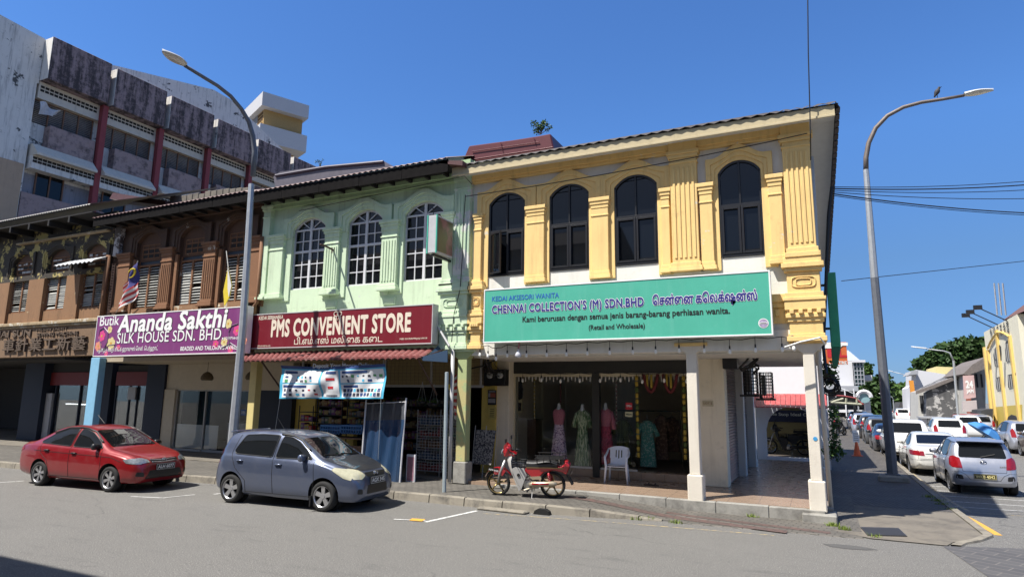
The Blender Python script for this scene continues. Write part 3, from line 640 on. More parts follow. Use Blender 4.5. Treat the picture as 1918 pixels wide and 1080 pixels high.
for xl, xr, s, zs, r in WG:
    surround(xl+.05, xr, 7.05, zs, r, .36, 8.02, D-.01, D+.12).build('window_surround', 'green_paint', Gh, bevel=.008)
    for a, c in ((xl-.3, xl+.02), (xr, xr+.3)): b = MB(); b.box(a, c, D+.055, D+.12, 5.1, 7.05); b.build('window_jamb', 'green_paint', Gh, bevel=.006)
    b = MB(); y = D+.18; A = arch(xl, xr, zs, r)
    b.add([(p[0], y+.03, p[1]) for p in A]+[(xr, y+.03, s), (xl, y+.03, s)], [tuple(range(len(A)+1, -1, -1))]); w = b.build('window', 'tinted_glass', Gh)
    f = MB(); xc = (xl+xr)/2; t = .045
    f.strip(A, [(lerp(p[0], xc, .07), p[1]-t) for p in A], y-.01, y+.04); f.box(xl, xl+t, y-.01, y+.04, s, zs); f.box(xr-t, xr, y-.01, y+.04, s, zs); f.box(xl, xr, y-.015, y+.04, s, s+.05)
    for z, h in ((6.62, .035), (7.30, .025)): f.box(xl+t, xr-t, y-.012, y+.035, z-h, z+h)
    f.box(xc-.04, xc+.04, y-.016, y+.03, s+.05, 7.62)
    for k in (.27, .73): x = lerp(xl, xr, k); f.box(x-.014, x+.014, y-.005, y+.025, s+.05, 7.3)
    for z in (5.83, 6.22, 6.95): f.box(xl+t, xr-t, y-.004, y+.024, z-.014, z+.014)
    for sg in (-1, 1): f.prism([(xc+sg*.03, 7.33), (xc+sg*.06, 7.33), (xc+sg*.36, 7.53), (xc+sg*.33, 7.55)], y-.003, y+.02)
    f.build('frame', 'frame_white', w)
for x0, x1, fl in ((-15.30, -14.74, 0), (-13.06, -12.54, 5), (-10.98, -10.44, 5), (-8.92, -8.62, 0)):
    b = MB(); pilaster(b, x0, x1, 5.18, 7.20, D-.05, D+.12, .3, .16, fl, .07)
    if fl: b.box(x0+.06, x1-.06, D+.06, D+.12, 4.8, 5.02); b.box(x0+.1, x1-.1, D+.045, D+.1, 4.84, 4.98)
    b.build('pilaster', 'green_paint', Gh, bevel=.009)
b = MB(); pilaster(b, -15.66, -15.36, 5.18, 8.2, D-.06, D+.12, .2, .16, 0, .06); b.build('pilaster', 'green_paint', Gh, bevel=.009)
b = MB(); pilaster(b, -8.6, -8.1, 5.24, 8.2, D-.06, D+.12, .2, .16, 0, .05); [b.box(-8.54+i*.1, -8.5+i*.1, D-.08, D-.05, 5.6, 7.7) for i in range(5)]; b.build('pilaster', wallpaint('flaked_green', (.48, .62, .44), (.2, .22, .18), .4, (.60, .60, .57), .45, 1.), Gh, bevel=.009)
pedestal(-8.95, -8.14, 'green_paint', Gh)
b = MB(); b.box(-15.68, -8.1, D-.06, D+.1, 8.18, 8.40); b.box(-15.68, -8.1, D-.02, D+.1, 8.06, 8.18); b.box(-15.68, -8.1, D-.1, D+.1, 8.40, 8.60); b.build('cornice', 'green_dark_trim', Gh, bevel=.008)
b = MB(); b.box(-15.68, -8.9, D-.04, D+.1, 4.33, 4.46); b.box(-15.68, -8.9, D+.02, D+.1, 3.75, 4.3); b.build('string_course', 'green_paint', Gh, bevel=.006)
EG = 13.5
def eave(x0, x1, par, zt=8.46, rmat='red_sheet', ridge=(18.3, 10.35), hang=.34, Ye=EG, amp=.02, wl=.2):
    r = corrugated(x0, x1, (Ye-.05, zt), ridge, amp, wl).build('roof', rmat, par, smooth=True)
    b = MB(); n = 5
    for i in range(n):
        a = lerp(x0, x1, i/n); c = lerp(x0, x1, (i+1)/n); b.box(a+.012, c, Ye, Ye+.03, zt-hang-random.uniform(.0, .05), zt-.03)
    b.build('eave_board', 'eave_board', r)
    b = MB(); b.box(x0, x1, Ye+.03, D+.1, zt-.16, zt-.12)
    for i in range(int((x1-x0)/.6)): x = x0+.3+i*.6; b.box(x, x+.07, Ye+.03, D+.08, zt-.26, zt-.16)
    b.build('soffit', 'eave_black', r); return r
r = eave(-15.75, -8.44, Gh)
q0, q1 = at(520, 334, 16.2), at(724, 308, 16.2)
b = MB(); P = [at(x, y, 16.2) for x, y in ((516, 352), (512, 331), (524, 322), (610, 310), (716, 300), (738, 318), (738, 330))]; b.prism([(p.x, p.z) for p in P], 16.2, 17.2)
P = [at(x, y, 16.17) for x, y in ((516, 329), (610, 313), (718, 303))]; b.tube(P, .05, 6)
b.build('ridge_cap', plain('ridge_grey', (.115, .105, .125), .5, .1, var=.3), r, smooth=50)
def firewall(pts, Y, dep, mat, par, name='party_wall'):
    b = MB(); P = [at(x, y, Y) for x, y in pts]; b.prism([(p.x, p.z) for p in P], Y, Y+dep); return b.build(name, mat, par, bevel=.03)
pw = firewall([(864, 306), (878, 273), (960, 262), (1005, 255), (1031, 250), (1040, 292)], 14.9, 1.1, plain('oxide_sheet', (.115, .03, .035), .4, .15, .2), Yh)
b = MB(); P = [at(x, y, 14.86) for x, y in ((878, 300), (1036, 276))]; b.tube(P, .02, 5); P = [at(x, y, 14.87) for x, y in ((884, 284), (1010, 266))]; b.tube(P, .012, 5)
for x, a, c in ((938, 267, 283), (1000, 258, 270)): b.tube([at(x, a, 14.87), at(x+3, c, 14.87)], .01, 5)
b.build('seam', 'oxide_sheet', pw)
b = MB(); b.prism([(at(825, 306, 13.6).x, at(825, 308, 13.6).z), (at(870, 303, 13.6).x, at(870, 312, 13.6).z), (at(870, 303, 13.6).x, at(870, 303, 13.6).z), (at(830, 303, 13.6).x, at(830, 303, 13.6).z)], 13.5, 15.0); b.build('flashing', 'red_sheet', Yh)
column(-8.40, -8.12, D, .20, 3.44, wallpaint('column_green', (.36, .42, .20), (.2, .18, .1), .3, (.45, .40, .18), .5, .5), Gh, .5, bmat='old_concrete', cap=.18, capmat='green_paint')
b = MB(); b.tube([(-8.5, 14.12, .2), (-8.5, 14.12, 3.5)], .05, 8); b.build('downpipe', 'grey_edge', Gh, smooth=True)
column(-15.78, -15.5, D, .20, 3.44, plain('column_yellow', (.62, .52, .22), .7), Gh, .5, cap=.1)
b = MB(); b.box(-15.68, -8.1, 14.5, 21, .0, .19); b.build('arcade_floor', 'concrete', Gh)
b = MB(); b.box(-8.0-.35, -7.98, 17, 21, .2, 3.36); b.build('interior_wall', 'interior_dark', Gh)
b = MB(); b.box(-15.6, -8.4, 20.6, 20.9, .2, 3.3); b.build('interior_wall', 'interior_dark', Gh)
# wire mesh transom over the open shop front
b = MB(); Yt = 15.8
for i in range(48): x = lerp(-15.3, -8.5, i/47); b.box(x, x+.008, Yt, Yt+.008, 2.62, 3.36)
for i in range(8): z = 2.66+i*.1; b.box(-15.3, -8.5, Yt+.008, Yt+.014, z, z+.008)
b.box(-15.3, -8.5, Yt-.02, Yt+.03, 2.55, 2.62, 1)
for i in range(5): x = -15.2+i*1.65; b.box(x, x+.05, Yt-.025, Yt+.03, 2.62, 3.36, 1)
b.build('transom_mesh', [plain('mesh_rust', (.16, .12, .07), .7), plain('frame_grey', (.34, .34, .33), .6)], Gh)
b = MB(); b.box(-15.3, -8.5, Yt+.5, Yt+.55, 2.6, 3.36); b.build('header_wall', plain('header_ochre', (.34, .27, .13), .85), Gh)
for k0, k1 in ((553, 589), (642, 664)):
    b = MB(); b.box(at(k0, 780, 16.6).x, at(k1, 780, 16.6).x, 16.6, 16.8, .2, 2.6); b.build('pier', plain('pier_yellow', (.55, .42, .10), .75), Gh)
# maroon sign
SY2 = 13.78
p0, p1, p2 = at(469, 591, SY2), at(810, 573, SY2), at(469, 651.5, SY2)
T = board('shop_sign', 'maroon shop sign PMS CONVENIENT STORE under the pale green windows', p0.x, p1.x, p2.z, p0.z, SY2, .26, 'maroon_panel', 'grey_edge')
b = MB()
write(b, 'KEDAI SERBANEKA', 485, 530, 599, 592.5, SY2, 0, .025, shear=.15)
write(b, 'PMS CONVENIENT STORE', 508, 768, 630, 600, SY2, 0, .042, space=1.08)
write(b, 'பி.எம்.எஸ் மலிைக கைட', 551, 716, 645, 631, SY2, 0, .012)
write(b, 'MBI G1/0/0/99(A)/19/19', 749, 800, 637, 633, SY2, 0, .02); write(b, '(IPU510016-U)', 482, 506, 650, 646.5, SY2, 0, .02)
c = at(633, 591, SY2)
for k, (ox, r) in enumerate(((-.06, .075), (.06, .075))): b.tube([(c.x+ox+r*math.cos(a), SY2-.008, c.z+.05+r*.9*math.sin(a)) for a in [i*math.pi/6 for i in range(12)]], .014, 5, close=True)
b.tube([(c.x-.05, SY2-.008, c.z-.02), (c.x-.02, SY2-.008, c.z-.13), (c.x+.04, SY2-.008, c.z-.1), (c.x+.03, SY2-.008, c.z+.02)], .014, 5)
b.build('lettering', 'cream_ink', T)
b = MB(); p = at(816, 605, 13.9); b.tube([p+Vector((.02, .1, -.1)), at(842, 648, 13.9)], .03, 6); b.build('bracket', 'grey_edge', T)
# projecting lightbox and its brackets
a0, a1, a2 = at(803, 404, 13.25), at(822, 402, 13.25), at(800, 474, 13.25)
T = thing('box_sign', 'small projecting box sign with a portrait panel beside the right green window', 'sign', (a0.x+.15, 13.6, a2.z))
x0, x1, z0, z1 = a0.x-.02, a0.x+.26, a2.z, a0.z; ye = D-.05
b = MB(); b.box(x0, x1, 13.25, ye-.1, z0, z1); b.build('case', plain('case_grey', (.45, .46, .47), .5, var=.25), T, bevel=.01)
def artmat():
    t = NT('faded_print'); n = t.noise(2.5, t.pos(), 5); c = t.mix(n, (.10, .06, .05), (.16, .17, .06)); c = t.mix(t.ramp(t.noise(1.7, t.pos(loc=(3, 3, 3))), .5, .6), c, (.30, .14, .13)); t.col(c); MATS['faded_print'] = t.done(.4)
artmat()
b = MB(); b.box(x1+.001, x1+.012, 13.30, ye-.14, z0+.05, z1-.05); b.build('print', 'faded_print', T)
b = MB(); [b.box(x, x+.03, 13.235, 13.27, z0-.01, z1+.01) for x in (x0-.01, x1-.02)]; b.build('edge_trim', plain('trim_teal', (.06, .42, .30), .5), T)
b = MB(); b.box(x0+.1, x1-.1, 13.3, D+.05, z0-.07, z0-.02); b.box(x0+.1, x1-.1, 13.6, D+.05, z1-.2, z1-.14); b.tube([(x0+.14, 13.3, z1), (x0+.14, 13.25, z1+.2)], .01, 5); b.build('bracket', 'black_alu', T)
# spotlight arm on the green front
q = at(626, 469, D); T = thing('spotlight_arm', 'thin rusty spotlight arm sticking out between two green windows', 'bracket', q)
b = MB(); tip = at(600, 458, 13.35); b.tube([q, q.lerp(tip, .6)+Vector((0, 0, .02)), tip], .028, 7); b.build('arm', plain('rust_arm', (.06, .03, .02), .7), T, smooth=True)
b = MB(); b.box(q.x-.06, q.x+.06, D-.06, D-.0, q.z-.08, q.z+.08); b.build('wall_plate', 'rust_arm', T)
# ================================================================ purple-signed brown shophouse
wallpaint('brown_paint', (.21, .10, .047), (.05, .028, .018), .5, (.48, .42, .33), .06, 2.6); wallpaint('brown_wall', (.085, .045, .026), (.02, .014, .01), .4, (.40, .36, .30), .055, 1.5)
wallpaint('brown_panel', (.27, .15, .075), (.1, .05, .03), .3, (.52, .46, .34), .13, 1.6); plain('louvre_grey', (.36, .36, .33), .6, var=.35); plain('louvre_dark', (.02, .016, .013), .8)
wallpaint('old_tan', (.25, .135, .066), (.07, .045, .025), .6, (.50, .42, .26), .06, 3.0); wallpaint('old_black', (.045, .036, .026), (.016, .014, .012), .5, (.42, .34, .12), .37, 1.6)
wallpaint('timber_brown', (.11, .055, .03), (.03, .02, .015), .3)
Bh = thing('brown_shophouse', 'dark brown two storey shophouse with louvred shutters and fluted pilasters', 'shophouse', (-19.5, 16, .2))
WB = [(-21.98, -20.70, 5.20, 7.62, .34), (-19.68, -18.46, 5.20, 7.62, .34), (-17.52, -16.30, 5.20, 7.62, .34)]
b = MB(); holed_wall(b, -23.42, -15.68, 3.5, 8.6, D+.1, D+.4, WB); b.build('wall', 'brown_wall', Bh); b = MB(); b.box(-23.4, -15.8, 21, 21.3, .2, 8.6); b.build('rear_wall', 'brown_wall', Bh)
b = MB(); b.box(-23.4, -15.8, D+.1, 21.3, 3.36, 3.5); b.build('ceiling', plain('ceiling_beige', (.40, .34, .25), .85), Bh)
def louvre(xl, xr, s, zs, rise, par, sash=6.55, old=False, rnd=random.Random(5)):
    y = D+.2; A = arch(xl, xr, zs, rise); b = MB()
    b.strip(A, [(p[0], 6.93) for p in A], y, y+.06); w = b.build('window', 'timber_brown', par)
    f = MB(); xc = (xl+xr)/2
    f.box(xl, xl+.05, y-.03, y+.05, s, 6.93); f.box(xr-.05, xr, y-.03, y+.05, s, 6.93); f.box(xc-.04, xc+.04, y-.035, y+.04, s, 6.78); f.box(xl+.05, xr-.05, y-.02, y+.04, s, s+.06); f.box(xl+.05, xr-.05, y-.03, y+.04, 6.74, 6.8)
    for z in (7.02, 7.2, 7.38, 7.52): f.box(xl+.15, xr-.15, y-.025, y-.002, z-.015, z+.015)
    for k in range(4): x = lerp(xl+.16, xr-.16, k/3); f.box(x-.015, x+.015, y-.02, y-.001, 7.02, 7.52)
    f.build('frame', 'brown_paint', w)
    if old:
        v = MB()
        for z in (7.05, 7.22, 7.39):
            x = xl+.18
            while x < xr-.25:
                w_ = rnd.uniform(.1, .3)
                if rnd.random() < .7: v.box(x, min(x+w_, xr-.15), y-.028, y-.026, z, z+rnd.uniform(.05, .1))
                x += w_+.03
        v.build('flaked_white', plain('white_flakes', (.50, .49, .47), .9), w)
    v = MB()
    for k in range(3):
        for z in (7.06, 7.24): x = lerp(xl+.2, xr-.2, k/3)+.02; v.box(x, x+(xr-xl-.4)/3-.06, y-.012, y-.003, z, z+.1)
    v.box(xl, xr, y+.12, y+.14, s, 6.93); v.build('vent', 'louvre_dark', w)
    v = MB(); n = 15; z0 = s+.08; h = (6.72-z0)/n
    for sd in (0, 1):
        a, c = (xl+.06, xc-.045) if sd == 0 else (xc+.045, xr-.06)
        tilt = rnd.choice((30, 45, 52)); skip = rnd.random()*.25
        for i in range(n):
            if rnd.random() < skip*.6: continue
            t = tilt+rnd.uniform(-14, 14); v.cbox(((a+c)/2, y+.02, z0+h*(i+.5)), (c-a, .012, h*.98), 0, Matrix.Rotation(rad(-t), 3, 'X') @ Matrix.Rotation(rnd.uniform(-.035, .035), 3, 'Y'))
    v.build('louvres', 'louvre_grey', w)
    g = MB(); g.box(xl+.05, xr-.05, y+.03, y+.04, 6.8, 6.93); g.build('sheet', plain('dull_blue', (.035, .045, .06), .6), w)
for q in WB:
    xl, xr, s, zs, r = q; louvre(*q, Bh)
    surround(xl, xr, 7.10, zs, r, .36, 8.22, D-.01, D+.12).build('window_surround', 'brown_wall', Bh, bevel=.008)
    b = MB(); b.box(xl, xr, D+.05, D+.15, 4.8, 5.2); b.build('sill_panel', 'brown_panel', Bh)
for x0, x1, fl in ((-22.80, -22.15, 0), (-20.42, -19.88, 5), (-18.30, -17.74, 5), (-16.2, -15.74, 0)):
    b = MB(); pilaster(b, x0, x1, 5.10, 7.26, D-.05, D+.12, .3, .18, fl, .08); b.box(x0+.04, x1-.04, D-.03, D+.1, 4.7, 5.0); b.build('pilaster', 'brown_paint', Bh, bevel=.01)
    b = MB(); b.box(x1+.07, x1+.2, D+.02, D+.12, 5.0, 7.0); b.build('window_jamb', 'brown_paint', Bh)
b = MB(); b.box(-23.2, -22.86, D-.06, D+.1, 7.2, 8.4); b.box(-23.2, -22.8, D-.08, D+.1, 7.9, 8.3); b.build('pilaster', wallpaint('flaked_grey', (.10, .08, .07), (.03, .02, .02), .4, (.45, .43, .42), .5, 1.5), Bh, bevel=.02)
b = MB(); b.box(-23.4, -15.7, D-.08, D+.1, 8.34, 8.6); b.box(-23.4, -15.7, D-.02, D+.1, 8.24, 8.34); b.build('cornice', 'brown_wall', Bh, bevel=.01)
r = eave(-23.5, -15.72, Bh, 8.52, hang=.3)
b = MB(); q0, q1 = at(205, 372, 16.5), at(310, 376, 16.5); b.prism([(q0.x, q0.z), (q1.x, q1.z-.2), (q1.x, q1.z), (q0.x+.2, q0.z+.25)], 16.5, 17.5); b.build('ridge_cap', 'red_sheet', r)
q0, q1 = at(318, 372, 16.8), at(478, 350, 16.8); b = MB(); n = 14
for i in range(n): a = q0.lerp(q1, i/n); c = q0.lerp(q1, (i+.94)/n); h = random.uniform(.12, .22); b.box(a.x, c.x, 16.8, 17.3, min(a.z, c.z)-.5, (a.z+c.z)/2+h-.1)
b.build('ridge_tiles', 'concrete', r, bevel=.02)
b = MB(); b.tube([(-15.62, D-.08, 7.2), (-15.62, D-.08, 5.1), (-15.72, D-.08, 5.0), (-15.74, D-.08, 3.6)], .06, 8); b.build('downpipe', 'brown_paint', Bh, smooth=True)
b = MB(); b.tube([(-23.34, D-.1, 7.25), (-23.32, D-.1, 5.0)], .08, 8); b.build('downpipe', 'brown_paint', Bh, smooth=True)
b = MB(); [b.tube([(-23.0+x, D-.12, 6.9), (-22.98+x, D-.12, 5.0)], .02, 5) for x in (0, .14)]; [b.box(-23.0, -22.84, D-.13, D-.11, 5.1+i*.1, 5.13+i*.1) for i in range(18)]; b.build('cable_ladder', 'rust_arm', Bh)
# purple sign
SY3 = 13.5
p0, p1, p2 = at(184, 593.5, SY3), at(464, 576, SY3), at(184, 666, SY3)
wallpaint('purple_panel', (.19, .038, .155), (.30, .12, .26), .4, rough=.38, bump=.03)
T = board('shop_sign', 'purple shop sign Ananda Sakthi SILK HOUSE with painted flowers', p0.x, p1.x, p2.z, p0.z, SY3, .2, 'purple_panel', 'sign_white')
b = MB()
write(b, 'Butik', 187, 222, 610, 592.5, SY3, 0, .012, font='soft')
write(b, 'Ananda Sakthi', 221, 423, 622, 591, SY3, 0, .032, halo=(.022, 1), shear=.12, space=1.05)
write(b, 'SILK HOUSE SDN. BHD.', 219, 418, 643, 624, SY3, 0, .008, halo=(.025, 1), space=1.05)
write(b, '(1213716-U)', 419, 447, 637, 631, SY3, 0, .03)
write(b, 'ஆனந்த சக்தி சில்க் ஹாவுஸ் ெசன். ெபர்ஹாட்', 182, 295, 661.5, 650, SY3, 0, .01)
write(b, 'BEADED AND TAILORING AVAILABLE', 338, 459, 656.5, 649, SY3, 0, .02)
def flower(px, py, r, m):
    c = at(px, py, SY3)
    for k in range(6):
        a = k*math.pi/3+.3; x, z = c.x+r*.6*math.cos(a), c.z+r*.6*math.sin(a)
        b.add([(x+r*.42*math.cos(t), SY3-.004-.0004*k, z+r*.42*math.sin(t)) for t in [i*math.pi/5 for i in range(10)]], [tuple(range(10))], m)
    b.add([(c.x+r*.25*math.cos(t), SY3-.008, c.z+r*.25*math.sin(t)) for t in [i*math.pi/4 for i in range(8)]], [tuple(range(8))], 3)
for px, py, r, m in ((206, 617, .13, 4), (191, 629, .19, 2), (208, 643, .22, 4), (184, 648, .17, 5), (222, 650, .1, 2), (428, 606, .15, 4), (444, 619, .16, 2), (404, 644, .13, 2), (420, 640, .14, 4), (456, 638, .15, 5), (432, 655, .12, 2), (199, 662, .1, 2)): flower(px, py, r, m)
for P in (((190, 655), (186, 630), (188, 618), (196, 613), (203, 622), (202, 640), (194, 655)), ((196, 655), (204, 646), (216, 645)), ((430, 648), (429, 622), (434, 610), (446, 606)), ((415, 652), (432, 642), (446, 652))):
    b.tube([at(x, y, SY3)+Vector((0, -.006, 0)) for x, y in P], .016, 4, 6)
b.build('lettering', ['sign_white', 'black_ink', plain('petal_pink', (.62, .06, .22), .5), plain('petal_gold', (.55, .30, .05), .5), plain('petal_cream', (.62, .52, .24), .5), plain('petal_peach', (.65, .25, .16), .5), plain('vine_grey', (.17, .14, .18), .5)], T)
b = MB(); [b.box(x, x+.05, SY3+.2, D+.05, p0.z-.1, p0.z-.05) for x in (-22, -19, -16)]; b.build('bracket', 'black_alu', T)
# ground floor of the brown house
YB = 16.4; X_ = lambda px: at(px, 780, YB).x
plain('header_beige', (.50, .44, .34), .8); plain('header_red', (.16, .014, .014), .6); plain('pier_navy', (.012, .018, .035), .7); plain('frosted', (.42, .42, .43), .3)
b = MB(); b.box(X_(306), -16.2, YB, YB+.3, 2.42, 3.36); b.build('header_wall', 'header_beige', Bh)
b = MB(); b.box(X_(205), X_(283), YB+.1, YB+.3, 2.55, 3.1); b.build('header_wall', 'header_red', Bh)
b = MB(); b.box(X_(205), X_(283), YB+.15, YB+.3, 3.1, 3.36); b.build('header_wall', 'interior_dark', Bh)
b = MB(); b.box(X_(272), X_(306), YB-.1, YB+.3, .2, 3.36); b.build('pier', 'pier_navy', Bh)
b = MB(); b.box(X_(306), X_(326), YB-.06, YB+.3, .2, 2.42); b.build('pier', 'header_beige', Bh)
b = MB(); b.box(X_(326), X_(478), YB+.05, YB+.06, .25, 2.4); g = b.build('glass_door', 'shop_glass', Bh)
b = MB()
for k in (326, 380, 470): x = X_(k); b.box(x, x+.06, YB+.02, YB+.09, .2, 2.42)
b.box(X_(326), X_(478), YB+.02, YB+.08, .2, .28); b.box(X_(326), X_(478), YB+.02, YB+.08, 2.37, 2.42); b.build('frame', 'frame_grey', g)
b = MB(); b.box(X_(330), X_(378), YB+.062, YB+.07, .3, 1.15); b.box(X_(384), X_(408), YB+.062, YB+.07, .3, 1.15); b.build('lower_sheet', 'frosted', g)
b = MB(); b.box(X_(478), -16.15, YB+.0, YB+.3, .2, 2.42); b.build('pier', 'pier_navy', Bh)
p = at(455, 772, YB); b = MB(); b.box(p.x-.13, p.x+.13, YB+.02, YB+.04, p.z-.1, p.z+.1); b.text('OPEN', (p.x-.1, YB+.018, p.z-.05), (1, 0, 0), (0, 0, 1), .2, .1, 1); b.build('open_sign', [plain('sign_blue', (.02, .08, .25), .5), 'sign_white'], g)
b = MB(); b.box(X_(205), X_(272), YB+.15, YB+.16, .6, 2.55); g = b.build('shop_window', 'shop_glass', Bh)
b = MB(); [b.box(X_(k), X_(k)+.05, YB+.12, YB+.2, .2, 2.55) for k in (205, 231, 246, 270)]; b.build('frame', 'pier_navy', g)
b = MB(); b.box(X_(232), X_(246), YB+.05, YB+.1, 2.0, 2.5); b.build('notice', plain('notice_grey', (.35, .35, .36), .7), g)
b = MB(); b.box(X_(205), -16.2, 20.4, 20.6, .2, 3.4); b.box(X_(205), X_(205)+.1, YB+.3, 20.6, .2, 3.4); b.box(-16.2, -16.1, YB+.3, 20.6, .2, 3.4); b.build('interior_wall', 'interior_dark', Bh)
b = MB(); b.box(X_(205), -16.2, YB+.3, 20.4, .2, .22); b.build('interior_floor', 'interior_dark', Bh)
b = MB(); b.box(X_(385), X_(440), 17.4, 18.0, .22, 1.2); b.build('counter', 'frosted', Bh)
b = MB(); b.box(-26, -15.7, 14.5, 20.5, .0, .19); b.build('arcade_floor', 'concrete', Bh)
column(-23.55, -23.05, D-.15, .15, 3.5, plain('column_blue', (.20, .42, .60), .7, var=.15), Bh, .3, bw=.03)
for px, py, i in ((388, 707, 0), (472, 706, 1)):
    p = at(px, py, 15.4); T = thing('pendant_lamp', ('woven pendant lamp nearer the blue column, before the beige wall', 'woven pendant lamp nearer the yellow column, before the beige wall')[i], 'lamp', (p.x, p.y, p.z-.1), 'woven pendant lamps under the brown arcade')
    b = MB(); b.lathe([(.05, .2), (.14, .14), (.20, .04), (.21, -.04), (.17, -.09)], p, 14); b.build('lamp_shade', plain('woven_cane', (.10, .075, .04), .8, var=.6, scale=60), T)
    b = MB(); b.tube([p+Vector((0, 0, .2)), (p.x, p.y, 3.4)], .008, 5); b.build('cord', 'wire_black', T)
# ================================================================ oldest shophouse at the left edge
Oh = thing('weathered_shophouse', 'peeling tan and black shophouse with raised Chinese lettering', 'shophouse', (-28, 16, .2))
WO = [(-30.0-2.4, -30.55, 5.45, 7.55, .36), (-28.95, -27.85, 5.45, 7.55, .36), (-27.15, -25.35, 5.45, 7.55, .36), (-24.95, -23.95, 5.45, 7.55, .36)]
WO = [(-31.9, -30.9, 5.45, 7.5, .34), (-29.15, -28.0, 5.45, 7.5, .34), (-27.05, -25.95, 5.45, 7.5, .34), (-24.95, -23.95, 5.45, 7.5, .34)]
WO = [(-32.5, -31.2, 5.40, 7.5, .34), (-29.95, -28.55, 5.40, 7.5, .34), (-27.5, -26.0, 5.40, 7.5, .34), (-25.15, -23.75, 5.40, 7.5, .34)]
b = MB(); holed_wall(b, -60, -23.42, 6.7, 9.0, D+.05, D+.4, [(a, c, 6.9, d, e) for a, c, s, d, e in WO]); b.box(-60, -23.5, 21, 21.3, .2, 9); b.build('upper_wall', 'old_black', Oh)
b = MB(); x = -60
for xl, xr, s, zs, r in WO: b.box(x, xl, D+.03, D+.4, 4.95, 6.7); b.box(xl, xr, D+.12, D+.4, 4.95, s); x = xr
b.box(x, -23.42, D+.03, D+.4, 4.95, 6.7); b.build('lower_wall', 'old_tan', Oh)
for q in WO[1:]: louvre(*q, Oh, old=True, rnd=random.Random(int(-q[0]*10)))
for i, (xl, xr, s, zs, r) in enumerate(WO[1:]): surround(xl-.04, xr+.04, 6.95, zs, r, .22, 8.05, D-.01, D+.06).build('window_surround', 'old_black', Oh, bevel=.01)
b = MB(); b.box(-60, -23.45, D-.14, D+.05, 4.82, 4.95); b.box(-60, -23.45, D-.08, D+.05, 4.74, 4.82); b.build('ledge', wallpaint('ledge_tan', (.36, .27, .16), (.06, .045, .03), .5, (.5, .46, .38), .3, 3), Oh, bevel=.02)
b = MB(); b.box(-60, -23.45, D-.02, D+.4, 3.6, 4.74); b.build('frieze', wallpaint('frieze_brown', (.20, .125, .072), (.05, .035, .025), .6), Oh)
b = MB(); plain('relief_brown', (.10, .07, .05), .85, var=.4); Yf = D-.022
def relief(s, x0, x1, yb, yt, th=.05):
    p, q, r = at(x0, yb, Yf), at(x1, yb, Yf), at(x0, yt, Yf); g = MB(); g.text(s, p, (1, 0, 0), (0, 0, 1), q.x-p.x, r.z-p.z, 0, .012, .0)
    n = len(g.v); ed = {}
    for f in g.f:
        for i in range(len(f)): k = (f[i], f[(i+1) % len(f)]); ed[k] = 1
    fr = [(x, y-th, z) for x, y, z in g.v]; b.add(g.v+fr, [tuple(i+n for i in f) for f in g.f]+[(k[0], k[1], k[1]+n, k[0]+n) for k in ed if (k[1], k[0]) not in ed])
relief('車針業工新藝', 8, 162, 660, 636, .09); relief('HAI SUN', -8, 58, 633, 621); relief('MESIN JAHIT', 69, 127, 621, 616, .03); relief('SEWING MACHINE', 70, 147, 630, 624, .04)
b.build('raised_lettering', 'relief_brown', Oh)
r = corrugated(-60, -23.45, (13.3, 9.0), (18.5, 11.2), .025, .16).build('roof', plain('roof_zinc', (.24, .23, .22), .5, .3, .4), Oh, smooth=True)
b = MB(); b.box(-60, -23.45, 13.4, D+.1, 8.72, 8.76); [b.box(-34+i*1.3, -33.9+i*1.3, 13.4, D+.1, 8.5, 8.72) for i in range(8)]; b.build('soffit', 'eave_black', r)
b = MB(); b.box(-29.6, -23.6, D-.12, D+.05, 8.22, 8.28); b.build('ledge', 'ledge_tan', Oh)
p0, p1 = at(112, 494, 13.75), at(185, 492, 13.75)
b = corrugated(p0.x, p1.x, (13.55, p0.z-.12), (D+.05, p0.z+.22), .03, .26); b.build('window_hood', plain('hood_white', (.40, .41, .42), .5, var=.3), Oh, smooth=True)
YO = 16.6; XO = lambda px: at(px, 780, YO).x
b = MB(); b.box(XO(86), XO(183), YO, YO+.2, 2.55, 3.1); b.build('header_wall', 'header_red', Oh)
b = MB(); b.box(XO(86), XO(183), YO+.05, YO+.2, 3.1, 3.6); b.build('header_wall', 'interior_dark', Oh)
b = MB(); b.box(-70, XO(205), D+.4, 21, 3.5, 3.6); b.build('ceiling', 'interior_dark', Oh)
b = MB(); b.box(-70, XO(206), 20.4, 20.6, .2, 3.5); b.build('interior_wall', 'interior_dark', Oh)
b = MB(); b.box(XO(50), XO(86), YO-.3, YO+.3, .2, 3.5); b.build('pier', 'pier_navy', Oh)
b = MB(); b.box(XO(181), XO(205), YO-.1, YO+.3, .2, 3.5); b.build('pier', 'pier_navy', Oh)
b = MB(); b.box(XO(86), XO(97), YO-.1, YO+.2, .2, 2.2); b.build('notice', 'notice_grey', Oh)
b = MB(); b.box(XO(97), XO(181), YO+.05, YO+.06, .6, 2.55); g = b.build('shop_window', 'shop_glass', Oh); b = MB(); [b.box(XO(k), XO(k)+.06, YO, YO+.1, .2, 2.55) for k in (97, 143, 179)]; b.build('frame', 'pier_navy', g)
b = MB(); b.box(-70, -25, 14.5, 20.4, .0, .18); b.build('arcade_floor', 'concrete', Oh)
for i, (px, py, w) in enumerate(((135, 756, 1.0), (160, 757, 1.2), (257, 759, 1.3))):
    p = at(px, py, 19); b = MB(); b.tube([(p.x-w/2, 19, p.z), (p.x+w/2, 19, p.z)], .02, 6)
    tag(b.build('tube_light', emit('tube_glow', (.9, .95, 1), 3.0)), ('lit fluorescent tube left in the dark shop behind the blue column', 'lit fluorescent tube close to the left of the blue column', 'lit fluorescent tube just right of the blue column')[i], 'tube light', 'lit tubes in the dark shop')
